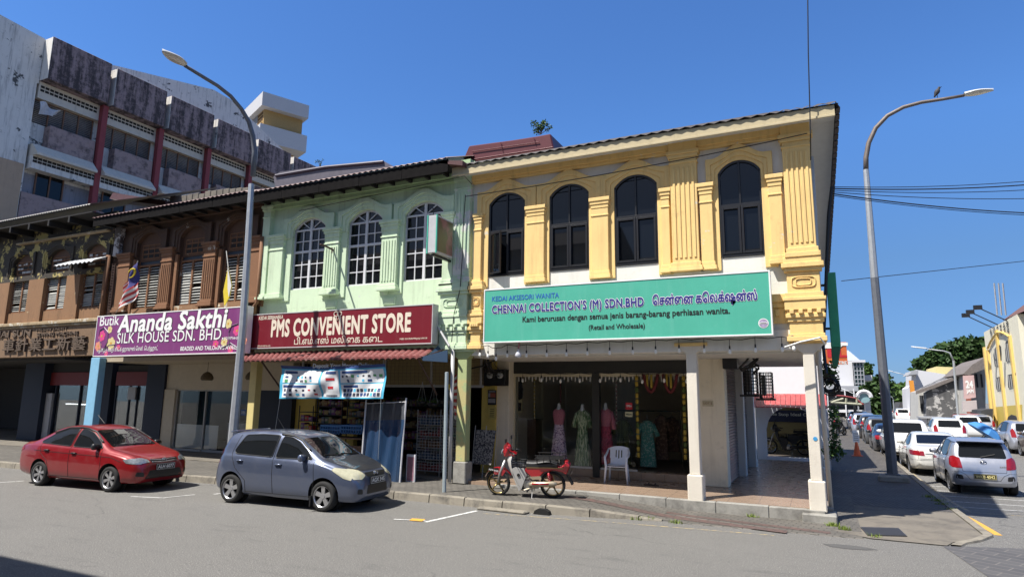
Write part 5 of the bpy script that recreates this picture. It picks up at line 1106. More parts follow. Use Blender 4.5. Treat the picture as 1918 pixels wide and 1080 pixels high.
# ================================================================ street lamps, bird, wires
plain('pole_steel', (.36, .38, .40), .5, .35, .25); plain('pole_dark', (.13, .14, .16), .6, .2, .25); plain('lamp_cover', (.55, .56, .56), .4); plain('lamp_lens', (.50, .49, .44), .15, spec=.9)
def lamp_head(par, p, d, L, wd):
    """flat cobra head from p along d"""
    d = d.normalized(); side = d.cross(Vector((0, 0, 1))).normalized(); upv = side.cross(d)
    R = Matrix((d, side, upv)).transposed()
    def fn(top):
        b = MB(); n = 12
        def f(u, v):
            x = L*u; w_ = wd*math.sin(math.pi*min(1, .12+.88*u))**.55*(.55+.45*math.sin(math.pi*(.2+.7*u))); a = math.pi*v
            return p+R @ Vector((x, -w_*math.cos(a), (1 if top else -.45)*.35*wd*math.sin(a)*(1.1-.3*u)+.02))
        return b.grid(f, n, 8)
    h = fn(True).build('lamp_head', 'lamp_cover', par, smooth=True); fn(False).build('lens', 'lamp_lens', h, smooth=True)
def octo(b, pts, rr, m=0): b.tube(pts, rr, 8, m)
P0 = at(433, 850, 12.15); PX = P0.x; base = Vector((PX, 12.15, .16))
T = thing('street_lamp', 'grey steel street lamp between the red and the blue cars, arm over the road', 'street lamp', base)
xx0 = at(473, 330, 12.15)
b = MB(); octo(b, [base, at(445, 720, 12.15), at(455, 610, 12.15), at(462, 500, 12.15), at(471, 345, 12.15)], [.125, .11, .10, .09, .078]); b.build('pole', 'pole_steel', T)
A = [atx(x, y, xx0.x) for x, y in ((474, 330), (477, 285), (474, 255), (466, 228), (452, 204), (432, 180), (408, 161), (380, 144), (346, 123))]
b = MB(); b.tube(A, [.075, .07, .065, .06, .055, .052, .05, .048, .045], 8); b.build('arm', 'pole_dark', T, smooth=True)
lamp_head(T, A[-1], A[-1]-A[-2], (atx(303, 97, xx0.x)-A[-1]).length, .20)
b = MB(); b.box(PX-.17, PX+.17, 11.98, 12.32, .14, .19); b.build('base_plate', 'pole_dark', T)
q = gz(1673, 900, -.08); YL = q.y
T = thing('street_lamp', 'tall street lamp on the side pavement with a bird perched on its arm', 'street lamp', q)
b = MB(); octo(b, [q, at(1638, 520, YL)], [.15, .12]); b.build('lower_pole', 'pole_dark', T)
b = MB(); octo(b, [at(1638, 520, YL), at(1622, 318, YL)], [.115, .085]); b.build('pole', 'pole_steel', T)
A = [at(x, y, YL) for x, y in ((1622, 322), (1622, 295), (1627, 268), (1640, 240), (1662, 217), (1692, 201), (1725, 192), (1765, 186), (1806, 179))]
b = MB(); b.tube(A, [.08, .078, .075, .072, .068, .064, .06, .055, .05], 8); b.build('arm', plain('arm_rust', (.17, .14, .12), .6, .3, .3), T, smooth=True)
lamp_head(T, A[-1], at(1861, 170, YL)-A[-1], (at(1861, 168, YL)-A[-1]).length, .22)
b = MB(); b.prism([(q.x-.42, YL-.3), (q.x+.42, YL-.3), (q.x+.35, YL+.35), (q.x-.35, YL+.35)], -.12, .10, 'z'); b.build('footing', 'old_concrete', T, bevel=.05)
b = MB(); b.box(q.x-.19, q.x+.19, YL-.19, YL+.19, .10, .13); b.build('base_plate', 'pole_dark', T)
# bird
p = at(1756, 183, YL); T = thing('bird', 'dark pigeon perched on the lamp arm against the sky', 'bird', p)
b = MB(); R = Matrix.Rotation(rad(35), 3, 'Y')
b.lathe([(0, -.17), (.02, -.16), (.035, -.10), (.065, -.03), (.078, .03), (.07, .08), (.045, .12), (.038, .15), (.042, .175), (.035, .20), (0, .215)], p+Vector((-.01, 0, .17)), 12, 0, Matrix.Rotation(rad(28), 3, 'Y'), 1, .85)
b.build('body', plain('feather_dark', (.035, .035, .042), .7, var=.4), T, smooth=True)
b = MB(); b.tube([p+Vector((.115, 0, .345)), p+Vector((.15, 0, .335))], [.012, .003], 6); b.build('beak', 'wire_black', T); b = MB(); [b.tube([p+Vector((.0, y, .0)), p+Vector((.0, y, .1))], .007, 5) for y in (-.02, .02)]; b.build('leg', 'wire_black', T)
# wires
def wire(label, pts, r=.012, sag=0., name='overhead_wire', group=None, mat='wire_black'):
    P = [Vector(p) for p in pts]
    if len(P) == 2: a, c = P; P = [a.lerp(c, i/16)-Vector((0, 0, sag*4*(i/16)*(1-i/16))) for i in range(17)]
    b = MB(); b.tube(P, r, 5); return tag(b.build(name, mat, origin=P[0]), label, 'cable', group)
hub = at(1560, 350, 15.0)
for i, (x, y, lab) in enumerate(((2060, 325, 'topmost black wire fanning right from the roof corner'), (2060, 333, 'second highest wire fanning right from the roof corner'), (2060, 345, 'third wire of the fan running right from the roof corner'), (2060, 366, 'middle thin wire of the fan right of the roof corner'), (2060, 402, 'thick wire sloping down right from the roof corner'), (2060, 406, 'lowest thin wire sloping down right from the roof corner'))):
    wire(lab, [hub+Vector((0, 0, -.04*i)), at(x, y, 20)], .015 if i in (1, 4) else .009, .12, group='wires fanning out from the roof corner')
wire('lone thin wire crossing the sky behind the right lamp post', [at(1576, 526, 30), at(2000, 480, 40)], .016)
wire('vertical black cable dropping from the sky past the eave corner', [at(1512.5, -40, 13.5), at(1514, 100, 13.5), at(1518, 250, 13.55), at(1518.5, 300, 14.0)], .012)
wire('black cable strung along under the yellow eave', [at(872, 368, 13.95), at(1000, 349, 13.95), at(1130, 327, 13.95), at(1300, 295, 13.95), at(1440, 266, 13.95), at(1512, 250, 13.95)], .012)
wire('thin cable strung along under the green cornice', [at(560, 395, 14.0), at(700, 366, 14.0), at(870, 330, 14.0), at(884, 345, 14.0)], .01)
wire('bundle of black cables running down the building corner', [at(1558, 350, 15), at(1552, 400, 15), at(1549, 470, 15), at(1546, 560, 15), at(1542, 650, 15), at(1548, 700, 14.6)], .035)
wire('pale cable slung beneath the teal sign at the corner', [at(1470, 650, 13.8), at(1500, 640, 13.8), at(1536, 632, 13.8), at(1546, 645, 13.9)], .02, mat='pipe_white')
wire('black cable hanging on the flaked green pilaster', [at(872, 365, 14.05), at(868, 420, 14.05), at(866, 480, 14.05), at(862, 540, 14.05), at(850, 590, 14.05), at(846, 640, 14.0)], .012)
b = MB()
rnd = random.Random(4)
for i in range(11):
    c = at(1555+rnd.uniform(-4, 4), 722+rnd.uniform(-5, 5), 15.5); r = rnd.uniform(.11, .19); ph = rnd.uniform(0, 6)
    b.tube([c+Vector((r*math.cos(a+ph)*rnd.uniform(.9, 1.1), .05*math.sin(2*a+i), r*math.sin(a+ph)*.95)) for a in [k*math.pi/9 for k in range(18)]], .014, 5, close=True)
tag(b.build('cable_coil', 'wire_black'), 'coil of spare black cable hanging at the corner column', 'cable')
# string lights
def string(label, px, Y, top, r=.045):
    p = [at(x, y, Y) for x, y in px]; T = thing('string_light', label, 'string lights', p[len(p)//2])
    w = MB(); L = []
    for i, q in enumerate(p):
        L.append(Vector((q.x, Y, q.z+top)))
        if i < len(p)-1: n = p[i+1]; L.append(Vector(((q.x+n.x)/2, Y, (q.z+n.z)/2+top-.03)))
    w.tube(L, .009, 5)
    for q in p: w.tube([(q.x, Y, q.z+top), (q.x, Y, q.z+.09)], .006, 4); w.tube([(q.x, Y, q.z+.12), (q.x, Y, q.z+.04)], .018, 6)
    w.build('wire', 'wire_black', T)
    for q in p: b = MB(); b.lathe([(0, -.06), (.025, -.05), (.037, -.02), (.035, .01), (.02, .045), (.016, .05)], q, 10); b.build('bulb', 'bulb_glass', T, smooth=True)
string('string of bulbs hung below the teal sign along the arcade edge', ((899, 664), (914, 666), (929, 671), (950, 665), (986, 665), (1024, 664), (1061, 663), (1100, 661), (1142, 660), (1185, 659), (1228, 658), (1272, 656), (1319, 656), (1367, 658), (1415, 655), (1465, 654), (1487, 652)), 14.1, .26)
string('inner string of bulbs hung across the dress shop window', ((979, 712), (1014, 711), (1050, 713), (1086, 712), (1124, 712), (1162, 711), (1203, 714), (1244, 712), (1286, 713)), 16.5, .2)
p = at(971, 663, 14.0); T = thing('water_bag', 'clear bag of water hung under the teal sign at its left end', 'water bag', p)
b = MB(); b.lathe([(0, -.09), (.06, -.08), (.085, -.03), (.06, .04), (.02, .10), (.015, .14)], p, 12); b.build('bag', plain('bag_clear', (.55, .56, .60), .1, spec=.9, var=.3, scale=30), T, smooth=True); b = MB(); b.tube([p+Vector((0, 0, .13)), p+Vector((.02, 0, .3))], .025, 6); b.build('tie', plain('tie_pink', (.30, .14, .15), .7), T)
# ================================================================ apartment block rear left
concretemat('stained_pink', (.34, .25, .235), (.03, .024, .026), .95, 1.6); wallpaint('flat_white', (.68, .655, .61), (.06, .06, .06), .7, (.08, .08, .08), .16, .8); wallpaint('flat_brown', (.43, .31, .21), (.15, .1, .07), .35); wallpaint('flat_red', (.26, .05, .055), (.1, .03, .03), .3); wallpaint('flat_cream', (.62, .56, .47), (.2, .17, .14), .3)
def streaks():
    t = NT('streaked_pink'); n = t.noise(1., t.pos((1.6, 1.6, .16)), 6, .75); m = t.noise(2.6, t.pos(), 8, .8)
    c = t.mix(m, (.21, .15, .15), (.42, .31, .30)); c = t.mix(t.math('MULTIPLY', t.ramp(t.math('ADD', t.math('MULTIPLY', n, .6), t.math('MULTIPLY', m, .5)), .49, .60), .9), c, (.03, .024, .026)); t.col(c); t.bump(m, .3, .03); MATS['streaked_pink'] = t.done(.9)
streaks()
Ap = thing('apartment_block', 'stained grey and pink concrete apartment block rising behind the brown shophouses', 'apartment block', (-50, 34, 0))
XW = -46.4
b = MB(); b.box(-62, XW, 16.5, 52, 0, 22.6); b.build('wall', 'flat_white', Ap)
b = MB(); b.box(-62, XW+.06, 21.5, 52, 10, 16.4); b.build('lower_wall', wallpaint('flat_grey', (.24, .235, .26), (.04, .04, .045), .6, (.05, .05, .05), .1, .8), Ap)
b = MB(); b.add([(-60, 16.5, 22.5), (XW+.5, 16.5, 22.5), (XW+.5, 21.8, 22.5), (-60, 21.8, 22.5), (-60, 16.5, 26.2), (XW+.5, 16.5, 26.2), (XW+.5, 21.8, 25.75), (-60, 21.8, 25.75)], [(0, 1, 5, 4), (1, 2, 6, 5), (4, 5, 6, 7), (2, 3, 7, 6)]); b.box(-60, XW+.5, 16.5, 21.7, 10, 22.5); b.build('end_bay', 'flat_white', Ap)
b = MB(); b.box(-60, XW+.56, 16.5, 21.6, 0, 16.8); b.build('end_bay_base', 'flat_brown', Ap)
b = MB(); P = [(21.8, 25.2), (28.3, 27.8), (37.3, 29.9), (39.2, 29.8), (46.8, 27.), (52, 26.5), (52, 22), (21.8, 22)]; b.prism(P, -60, -49, 'x'); b.build('parapet', 'flat_white', Ap)
pit = 4.39
for i in range(6):
    y0 = 21.85+i*pit; y1 = y0+3.98
    b = MB(); b.box(XW-2.5, -45, y0, y1, 22.7-.03*i, 25.75-.13*i); s_ = b.build('spandrel', 'streaked_pink', Ap, bevel=.03)
    b = MB(); b.box(XW-2, -45.01, y0-.02, y0-.0, 22.75, 25.7-.13*i); b.build('spandrel_end', 'flat_white', s_)
    if i: b = MB(); b.box(XW-2.4, -45.6, y1-pit-.0+.0, y0, 22.9, 25.2-.13*i); b.build('gutter_slot', 'stained_pink', s_)
    b = MB(); b.box(XW-.02, -45.9, y0, y1+.3, 21.55, 22.7); b.build('vent_band', 'flat_cream', Ap)
    b = MB()
    for k in range(13): [b.box(-45.905, -45.88, y0+.1+k*.29, y0+.33+k*.29, z, z+.16) for z in (22.05, 22.3)]
    b.build('vent', 'louvre_dark', Ap)
    g = MB(); g.box(XW+.02, XW+.04, y0, y1-.1, 19.95, 21.55); w = g.build('window', 'tinted_glass', Ap); f = MB()
    for k in range(5): y = lerp(y0, y1-.12, k/4); f.box(XW+.02, XW+.14, y-.04, y+.04, 19.95, 21.55)
    f.box(XW+.02, XW+.12, y0, y1-.1, 21.5, 21.58); f.build('frame', plain('frame_rust', (.16, .08, .045), .7), w); v = MB()
    for k in range(4):
        ya, yb = lerp(y0, y1-.12, k/4)+.05, lerp(y0, y1-.12, (k+1)/4)-.05
        for j in range(12): z = 20.0+j*.127; v.add([(XW+.05, ya, z), (XW+.05, yb, z), (XW+.11, yb, z+.075), (XW+.11, ya, z+.075)], [(0, 1, 2, 3)])
    v.build('louvres', plain('louvre_glass', (.16, .16, .17), .25, var=.6, scale=1.5), w)
    b = MB(); b.box(XW-.02, -45.7, y0+.9, y1-.1, 18.3, 19.9); b.build('spandrel', 'stained_pink', Ap, bevel=.02)
    b = MB(); b.prism([(XW, 18.3), (-45.7, 18.3), (-45.0, 17.6), (-45.0, 17.45), (XW, 17.45)], y0+.0, y1-.1, 'y'); b.build('hood', 'flat_cream', Ap)
    b = MB(); b.box(XW-.02, -45.5, y0, y1+.2, 16.6, 17.45); b.build('vent_band', 'flat_white', Ap)
    b = MB(); [b.box(-45.505, -45.48, y0+.05+k*.29, y0+.30+k*.29, z, z+.17) for k in range(14) for z in (17.0, 17.22)]; b.build('vent', 'louvre_dark', Ap)
    g = MB(); g.box(XW+.08, XW+.1, y0+.75, y0+2.45, 15.05, 16.6); w = g.build('window', 'tinted_glass', Ap); f = MB(); [f.box(XW+.08, XW+.18, y0+.75+k*.85-.04, y0+.75+k*.85+.04, 15.05, 16.6) for k in range(3)]; f.build('frame', 'frame_rust', w)
    b = MB(); b.box(XW, -45.9, y0-.2, y1+.2, 12.0, 15.0); b.build('spandrel', 'stained_pink', Ap)
    b = MB(); b.box(-45.9, -45.45, y1-.0, y1+.4, 8, 22.7); b.build('column', 'flat_red', Ap, bevel=.02)
p = at(92, 205, 22); c = atx(92, 205, -45.8); b = MB()
b.grid(lambda u, v: c+Vector((.15*math.sin(9*u+3*v)+.1, (u-.5)*1.3+.2*v*math.sin(5*u), -(v-.3)*.9*(1-.6*u)+.1*math.sin(7*u))), 10, 6)
tag(b.build('cloth', plain('laundry', (.50, .50, .52), .8, var=.3)), 'pale torn cloth caught in the apartment louvres at upper left', 'cloth')
# ================================================================ hotel tower
def rotbox(par, name, mat, c, w, d, z0, z1, a, bevel=0):
    b = MB(); b.box(-w/2, w/2, -d/2, d/2, z0, z1); b.xf(Matrix.Translation((c[0], c[1], 0)) @ Matrix.Rotation(a, 4, 'Z')); return b.build(name, mat, par, bevel=bevel)
YT = 75; f0, f1 = at(420, 190, YT), at(541, 197, YT)
Tw = thing('tower_block', 'distant ochre and grey tower with broad overhanging slabs', 'tower', (f0.x+9, YT+8, 0))
ang = rad(-24); cx_, cy_ = f1.x-7.9, YT+3
plain('tower_slab', (.46, .46, .48), .8); plain('tower_ochre', (.38, .24, .09), .8, var=.3); plain('tower_screen', (.22, .22, .23), .6); plain('tower_lime', (.38, .42, .13), .7)
zt = f1.z+1.0; k = 1.
rotbox(Tw, 'roof_slab', 'tower_slab', (cx_, cy_), 17, 8, zt-2.4, zt, ang); rotbox(Tw, 'upper_wall', 'tower_ochre', (cx_-.4, cy_+.4), 15.4, 6.6, zt-5.2, zt-2.0, ang); rotbox(Tw, 'middle_slab', 'tower_slab', (cx_, cy_), 17, 8, zt-8.6, zt-5.6, ang)
rotbox(Tw, 'lower_wall', 'tower_ochre', (cx_-.9, cy_+.6), 13.0, 5.6, 0, zt-8.4, ang)
b = MB(); M4 = Matrix.Translation((cx_-.4, cy_+.4, 0)) @ Matrix.Rotation(ang, 4, 'Z')
b.box(-1.0, 4.6, -3.36, -3.31, zt-5.5, zt-2.5); b.xf(M4); b.build('screen', 'tower_screen', Tw)
b = MB(); [b.box(-7.6+i*.5, -7.35+i*.5, -3.38, -3.31, zt-5.4+j*.6, zt-5.15+j*.6) for i in range(30) if not -1.4 < -7.6+i*.5 < 4.7 for j in range(5)]; b.xf(M4); b.build('screen', 'timber_brown', Tw)
M5 = Matrix.Translation((cx_-.9, cy_+.6, 0)) @ Matrix.Rotation(ang, 4, 'Z')
for z, m in ((zt-11.4, 'tinted_glass'), (zt-14.2, 'tower_lime'), (zt-17, 'tinted_glass'), (zt-20, 'tower_lime')): b = MB(); b.box(-6.2, 5.8, -2.86, -2.81, z, z+2.6); b.xf(M5); b.build('window_band', m, Tw)
# ================================================================ foliage
def leafmat(name, c):
    if name in MATS: return MATS[name]
    t = NT(name); n = t.noise(.55, t.pos(), 4); m = t.noise(9., t.pos(), 2); t.col(t.mix(t.math('ADD', t.math('MULTIPLY', n, .6), t.math('MULTIPLY', m, .4)), dk(c, .45), dk(c, 1.6)))
    t.b.inputs['Subsurface Weight'].default_value = 0; MATS[name] = t.done(.6, 0, .3); return MATS[name]
leafmat('leaf_dark', (.030, .062, .014)); leafmat('leaf_mid', (.055, .105, .020)); plain('bark', (.09, .065, .045), .9, var=.4)
def crown(blobs, n, size, rnd, mat):
    """leaf clusters scattered through several ellipsoids (centre, radii)"""
    b = MB(); vol = [r[0]*r[1]*r[2] for _, r in blobs]; tot = sum(vol)
    for (c, r), v in zip(blobs, vol):
        for _ in range(int(n*v/tot)+4):
            d = Vector((rnd.gauss(0, 1), rnd.gauss(0, 1), rnd.gauss(0, 1))).normalized(); k = rnd.uniform(.25, 1)**.45
            q = Vector(c)+Vector((d.x*r[0]*k, d.y*r[1]*k, d.z*r[2]*k)); s = size*rnd.uniform(.5, 1.25)
            for _ in range(2):
                a = Vector((rnd.gauss(0, 1), rnd.gauss(0, 1), rnd.gauss(0, .6))).normalized(); u = a.cross(Vector((rnd.gauss(0, 1), rnd.gauss(0, 1), rnd.gauss(0, 1)))).normalized(); o = q+Vector((rnd.uniform(-1, 1), rnd.uniform(-1, 1), rnd.uniform(-1, 1)))*s*.6
                b.add([o-a*s*.5, o+u*s*.28, o+a*s*.5, o-u*s*.28], [(0, 1, 2, 3)])
    return b
def tree(name, label, c, h, blobs, n, size, mat='leaf_dark', group=None, seed=1, tr=.4):
    rnd = random.Random(seed); T = thing(name, label, 'tree', c, group); c = Vector(c)
    crown(blobs, n, size, rnd, mat).build('crown', mat, T)
    b = MB(); b.tube([c, c+Vector((.2, 0, h*.5)), c+Vector((0, .1, h))], [tr, tr*.75, tr*.5], 8)
    for q, r in blobs: b.tube([c+Vector((0, 0, h*.8)), (c+Vector((0, 0, h))).lerp(Vector(q), .5), Vector(q)], [tr*.5, tr*.3, tr*.1], 6)
    b.build('trunk', 'bark', T); return T
def blobs_px(Y, L): return [((p := at(x, y, Y+dy)), (rx*Y/1187*1.0, ry*Y/1187*1.3, ry*Y/1187)) for x, y, rx, ry, dy in L]
bl = blobs_px(115, [(1775, 672, 34, 13, 0), (1745, 682, 24, 9, -2), (1800, 660, 26, 12, 3), (1825, 650, 24, 11, 0), (1845, 660, 30, 16, 4), (1812, 641, 17, 6, 2), (1780, 653, 20, 8, 4), (1737, 692, 16, 7, 0), (1760, 660, 14, 5, 0), (1868, 675, 30, 16, 6)])
tree('rain_tree', 'broad spreading rain tree towering behind the old shops on the right', (at(1800, 760, 115).x, 115, -.3), 9, bl, 4600, 1.05, 'leaf_dark', None, 3, .7)
bl = blobs_px(135, [(1640, 740, 22, 26, 0), (1625, 755, 16, 24, 2), (1655, 715, 12, 12, 0), (1645, 770, 20, 18, -2), (1630, 720, 9, 9, 0)])
tree('street_tree', 'dark green tree at the street end left of the right lamp post', (at(1640, 790, 135).x, 135, -.3), 6, bl, 2600, 1.1, 'leaf_dark', 'trees at the far end of the side street', 5, .5)
bl = blobs_px(150, [(1680, 745, 22, 18, 0), (1700, 740, 16, 15, 2), (1666, 735, 12, 14, 2), (1690, 765, 20, 14, 0), (1715, 755, 10, 14, 0)])
tree('street_tree', 'dense tree at the street end right of the right lamp post', (at(1690, 790, 150).x, 150, -.3), 6, bl, 2600, 1.2, 'leaf_mid', 'trees at the far end of the side street', 6, .5)
bl = blobs_px(150, [(1621, 695, 8, 14, 0), (1625, 708, 6, 8, 0)])
tree('street_tree', 'small treetop showing behind the glass stair tower', (at(1622, 790, 150).x, 150, -.3), 9, bl, 500, .9, 'leaf_mid', 'trees at the far end of the side street', 8, .4)
def shrub(label, c, blobs, n, size, mat='leaf_mid', seed=1, name='plant', grp=None):
    T = thing(name, label, 'plant', c, grp); rnd = random.Random(seed); crown(blobs, n, size, rnd, mat).build('foliage', mat, T)
    b = MB(); [b.tube([Vector(c), Vector(c).lerp(Vector(q), .6)+Vector((.03, 0, 0)), q], [.012, .009, .004], 5) for q, r in blobs]; b.build('stem', 'bark', T); return T
c = at(1012, 252, 15.6); shrub('weedy shrub sprouting from the red party wall on the roof', c, [(at(x, y, 15.6), (.11, .1, .09)) for x, y in ((1000, 232), (1010, 240), (1021, 230), (1026, 240), (1004, 245), (1015, 234))], 170, .075, 'leaf_mid', 4, 'roof_plant')
c = at(599, 312, 17); shrub('tiny bare weed on the grey roof ridge', c, [(at(x, y, 17), (.07, .06, .07)) for x, y in ((595, 303), (602, 301), (600, 307))], 20, .06, 'leaf_mid', 5, 'roof_plant')
YP = 25.5; c = at(1556, 860, YP); shrub('leafy climber on the corner of the white arched wing', c, [(at(x, y, YP), (.16, .2, .22)) for x, y in ((1560, 840), (1563, 820), (1561, 800), (1564, 785), (1559, 770), (1566, 835), (1570, 850))], 260, .14, 'leaf_mid', 7, 'climber')
YP = 20; c = at(1550, 720, YP); shrub('leafy climber hanging by the orange billboard', c, [(at(x, y, YP), (.18, .15, .16)) for x, y in ((1551, 700), (1556, 690), (1548, 685), (1558, 705), (1550, 712))], 200, .12, 'leaf_mid', 9, 'climber')
c = at(1549, 850, 15.2); shrub('small fern growing at the foot of the corner downpipe', c, [(at(x, y, 15.2), (.07, .06, .1)) for x, y in ((1550, 830), (1548, 842), (1551, 852))], 110, .06, 'leaf_mid', 11, 'plant')
# ================================================================ white arched wing behind the arcade
Wg = thing('arched_wing', 'white wing with a round arch and red awning behind the side arcade', 'building', (-1, 26, 0))
YW = 25.0; xa, xb, xc_ = at(1430, 800, YW).x-.25, at(1552, 800, YW).x, at(1483, 800, YW).x
ra = (at(1483, 800, YW).x-at(1434, 800, YW).x); zt_ = at(1483, 762, YW).z; zs_ = zt_-ra*.95
b = MB(); A = arch(xc_-ra, xc_+ra, zs_, ra*.95, 20); b.strip(A, [(p[0], 4.2) for p in A], YW, YW+.4); b.box(xa, xc_-ra, YW, YW+.4, 0, 4.2); b.box(xc_+ra, xb, YW, YW+.4, 0, 4.2); b.box(xc_-ra, xc_+ra, YW, YW+.4, 0, .3)
b.box(xb-.25, xb, YW+.4, 34, -.2, 4.2); b.build('wall', plain('wing_white', (.74, .75, .76), .8, var=.06), Wg)
A2 = arch(xc_-ra+.35, xc_+ra+.1, zs_-.1, ra*.9, 20); b = MB(); b.box(xa, xb-.3, 29.5, 29.7, 0, 4.2); b.build('back_wall', 'header_ochre', Wg)
b = MB(); b.box(xa, xb-.25, YW+.4, 29.5, .1, .24); b.build('floor', 'interior_tile', Wg); b = MB(); b.box(xa-4, xb, YW, 34, 4.2, 4.4); b.build('roof', 'grey_white', Wg)
b = MB(); p, q = at(1466, 700, 29.4), at(1545, 700, 29.4); z = lambda y: at(1480, y, 29.4).z
b.box(p.x-1.1, q.x-.3, 29.42, 29.48, z(790), z(768)); b.build('notice_board', plain('notice_navy', (.02, .025, .07), .6), Wg)
b = MB(); b.text('PPL', (p.x-.4, 29.4, z(765)), (1, 0, 0), (0, 0, 1), 1.5, .3, 0, .03); b.text('One Stop Ideal Centre', (p.x-.7, 29.4, z(780)), (1, 0, 0), (0, 0, 1), 2.0, .16, 1, .01); b.build('lettering', [plain('faded_ink', (.35, .25, .10), .7), 'sign_white'], Wg)
p0, p1 = at(1412, 735, 24.0), at(1548, 735, 24.0)
b = MB(); n = 16
for i in range(n):
    x0 = lerp(p0.x-.3, p1.x, i/n); x1 = lerp(p0.x-.3, p1.x, (i+.93)/n); z0, z1 = at(1480, 762, 24.0).z, at(1480, 737, 25).z
    b.add([(x0, 24.0, z0), (x1, 24.0, z0), (x1, 25.0, z1), (x0, 25.0, z1), (x0, 24.0, z0-.03), (x1, 24., z0-.03)], [(0, 1, 2, 3), (4, 5, 1, 0)])
b.build('awning', wallpaint('awning_red', (.36, .06, .06), (.5, .4, .38), .3, rough=.5), Wg)
# ================================================================ far buildings of the side street
Yw = 100; Wb = thing('white_building', 'white corner building with glass stair tower at the street end', 'building', (at(1590, 760, Yw).x, Yw+6, -.3))
def bx(par, name, mat, x0, x1, yt, yb, Y, dep, dz=0): p, q = at(x0, yt, Y), at(x1, yb, Y); b = MB(); b.box(p.x, q.x, Y, Y+dep, q.z, p.z); return b.build(name, mat, par)
plain('far_white', (.58, .58, .60), .8, var=.06, scale=.3); plain('far_glass', (.035, .065, .065), .35, spec=.3, var=.4, scale=.6); plain('far_grey', (.30, .31, .33), .8); plain('far_dark', (.035, .037, .042), .8)
bx(Wb, 'upper_wall', 'far_white', 1545, 1600, 676, 728, Yw+2, 10); bx(Wb, 'stair_tower', 'far_glass', 1600, 1618, 678, 720, Yw+1.5, 8)
b = MB(); [b.box(at(1600+i*6, 700, Yw+1.4).x-.05, at(1600+i*6, 700, Yw+1.4).x+.05, Yw+1.35, Yw+1.5, at(1600, 720, Yw).z, at(1600, 678, Yw).z) for i in range(4)]; [b.box(at(1600, 700, Yw+1.4).x, at(1618, 700, Yw+1.4).x, Yw+1.36, Yw+1.5, z_, z_+.1) for z_ in [at(1600, 678+8*i, Yw).z for i in range(6)]]; b.build('glazing_bar', 'far_grey', Wb)
bx(Wb, 'parapet', 'far_white', 1596, 1621, 674, 678, Yw+1, 10)
p = at(1588, 655, Yw+6); q0, q1 = at(1566, 675, Yw+2), at(1612, 675, Yw+2); b = MB(); b.add([(q0.x, Yw+2, q0.z), (q1.x, Yw+2, q1.z), (q1.x, Yw+10, q1.z), (q0.x, Yw+10, q0.z), (p.x, Yw+6, p.z)], [(0, 1, 4), (1, 2, 4), (2, 3, 4), (3, 0, 4)]); b.build('glass_roof', plain('roof_glass', (.40, .43, .46), .25), Wb)
bx(Wb, 'side_block', 'far_white', 1617, 1634, 702, 712, Yw+4, 8)
bx(Wb, 'cornice', 'far_grey', 1540, 1608, 722, 732, Yw, 10); bx(Wb, 'storey', 'far_dark', 1540, 1626, 732, 752, Yw+2, 8); bx(Wb, 'floor_band', 'far_white', 1540, 1632, 766, 773, Yw, 9); bx(Wb, 'storey', 'far_dark', 1540, 1628, 752, 766, Yw+2, 8); bx(Wb, 'shop_storey', 'far_dark', 1540, 1632, 773, 800, Yw+1, 8)
for x in (1550, 1566, 1583, 1600, 1619): bx(Wb, 'column', 'far_white', x, x+3.2, 728, 800, Yw-.3, .8)
bx(Wb, 'side_wall', 'far_white', 1620, 1634, 750, 800, Yw+.5, 8)
p = at(1618, 735, Yw-1); r_ = 9*Yw/1187; b = MB(); b.lathe([(r_, 0), (r_, 1.6)], p-Vector((0, 0, .6)), 20, 0, Matrix.Rotation(rad(-90), 3, 'X'), cap=True); b.build('vault', plain('vault_teal', (.20, .33, .36), .5), Wb)
b = MB(); b.tube([p+Vector((r_*1.05*math.cos(a), -.1, -.6+r_*1.05*math.sin(a))) for a in [i*math.pi/12 for i in range(13)]], .28, 6); b.build('vault_rim', 'far_white', Wb)
p0, p1 = at(1555, 745, 60), at(1617, 760, 60); Cn = thing('bus_shelter', 'open shelter with dark curved roof over the far left pavement', 'shelter', (p0.x, 60, -.3))
b = MB(); b.prism([(at(1552, 752, 60).x, at(1552, 752, 60).z), (at(1600, 755, 60).x, at(1600, 757, 60).z), (at(1618, 763, 60).x, at(1618, 763, 60).z), (at(1602, 744, 60).x, at(1602, 744, 60).z), (at(1570, 741, 60).x, at(1570, 741, 60).z)], 60, 64); b.build('roof', plain('shelter_dark', (.05, .05, .04), .7), Cn)
b = MB(); b.tube([at(1555, 740, 59.9), at(1580, 741, 59.9), at(1602, 745, 59.9), at(1617, 757, 59.9)], .07, 6); b.build('roof_rim', 'flat_red', Cn)
b = MB(); [b.tube([at(1560, 752, 59.9), at(1580, 746, 59.9)], .1, 5), b.tube([at(1556, 753, 59.9), at(1614, 757, 59.9)], .1, 5)]; [b.tube([at(x, 745, 59.9), at(x, 756, 59.9)], .09, 5) for x in (1585, 1605)]; b.build('truss', plain('truss_olive', (.30, .30, .22), .7), Cn)
b = MB(); [b.tube([at(x, 752, 62), (at(x, 752, 62).x, 62, -.3)], .12, 6) for x in (1566, 1600)]; b.build('post', 'far_grey', Cn)
YB_ = 24.0; T = thing('billboard', 'orange shop billboard jutting out behind the green side sign', 'billboard', at(1560, 682, YB_))
bx(T, 'panel', plain('panel_orange', (.55, .13, .035), .5), 1545, 1588, 641, 682, YB_, .15)
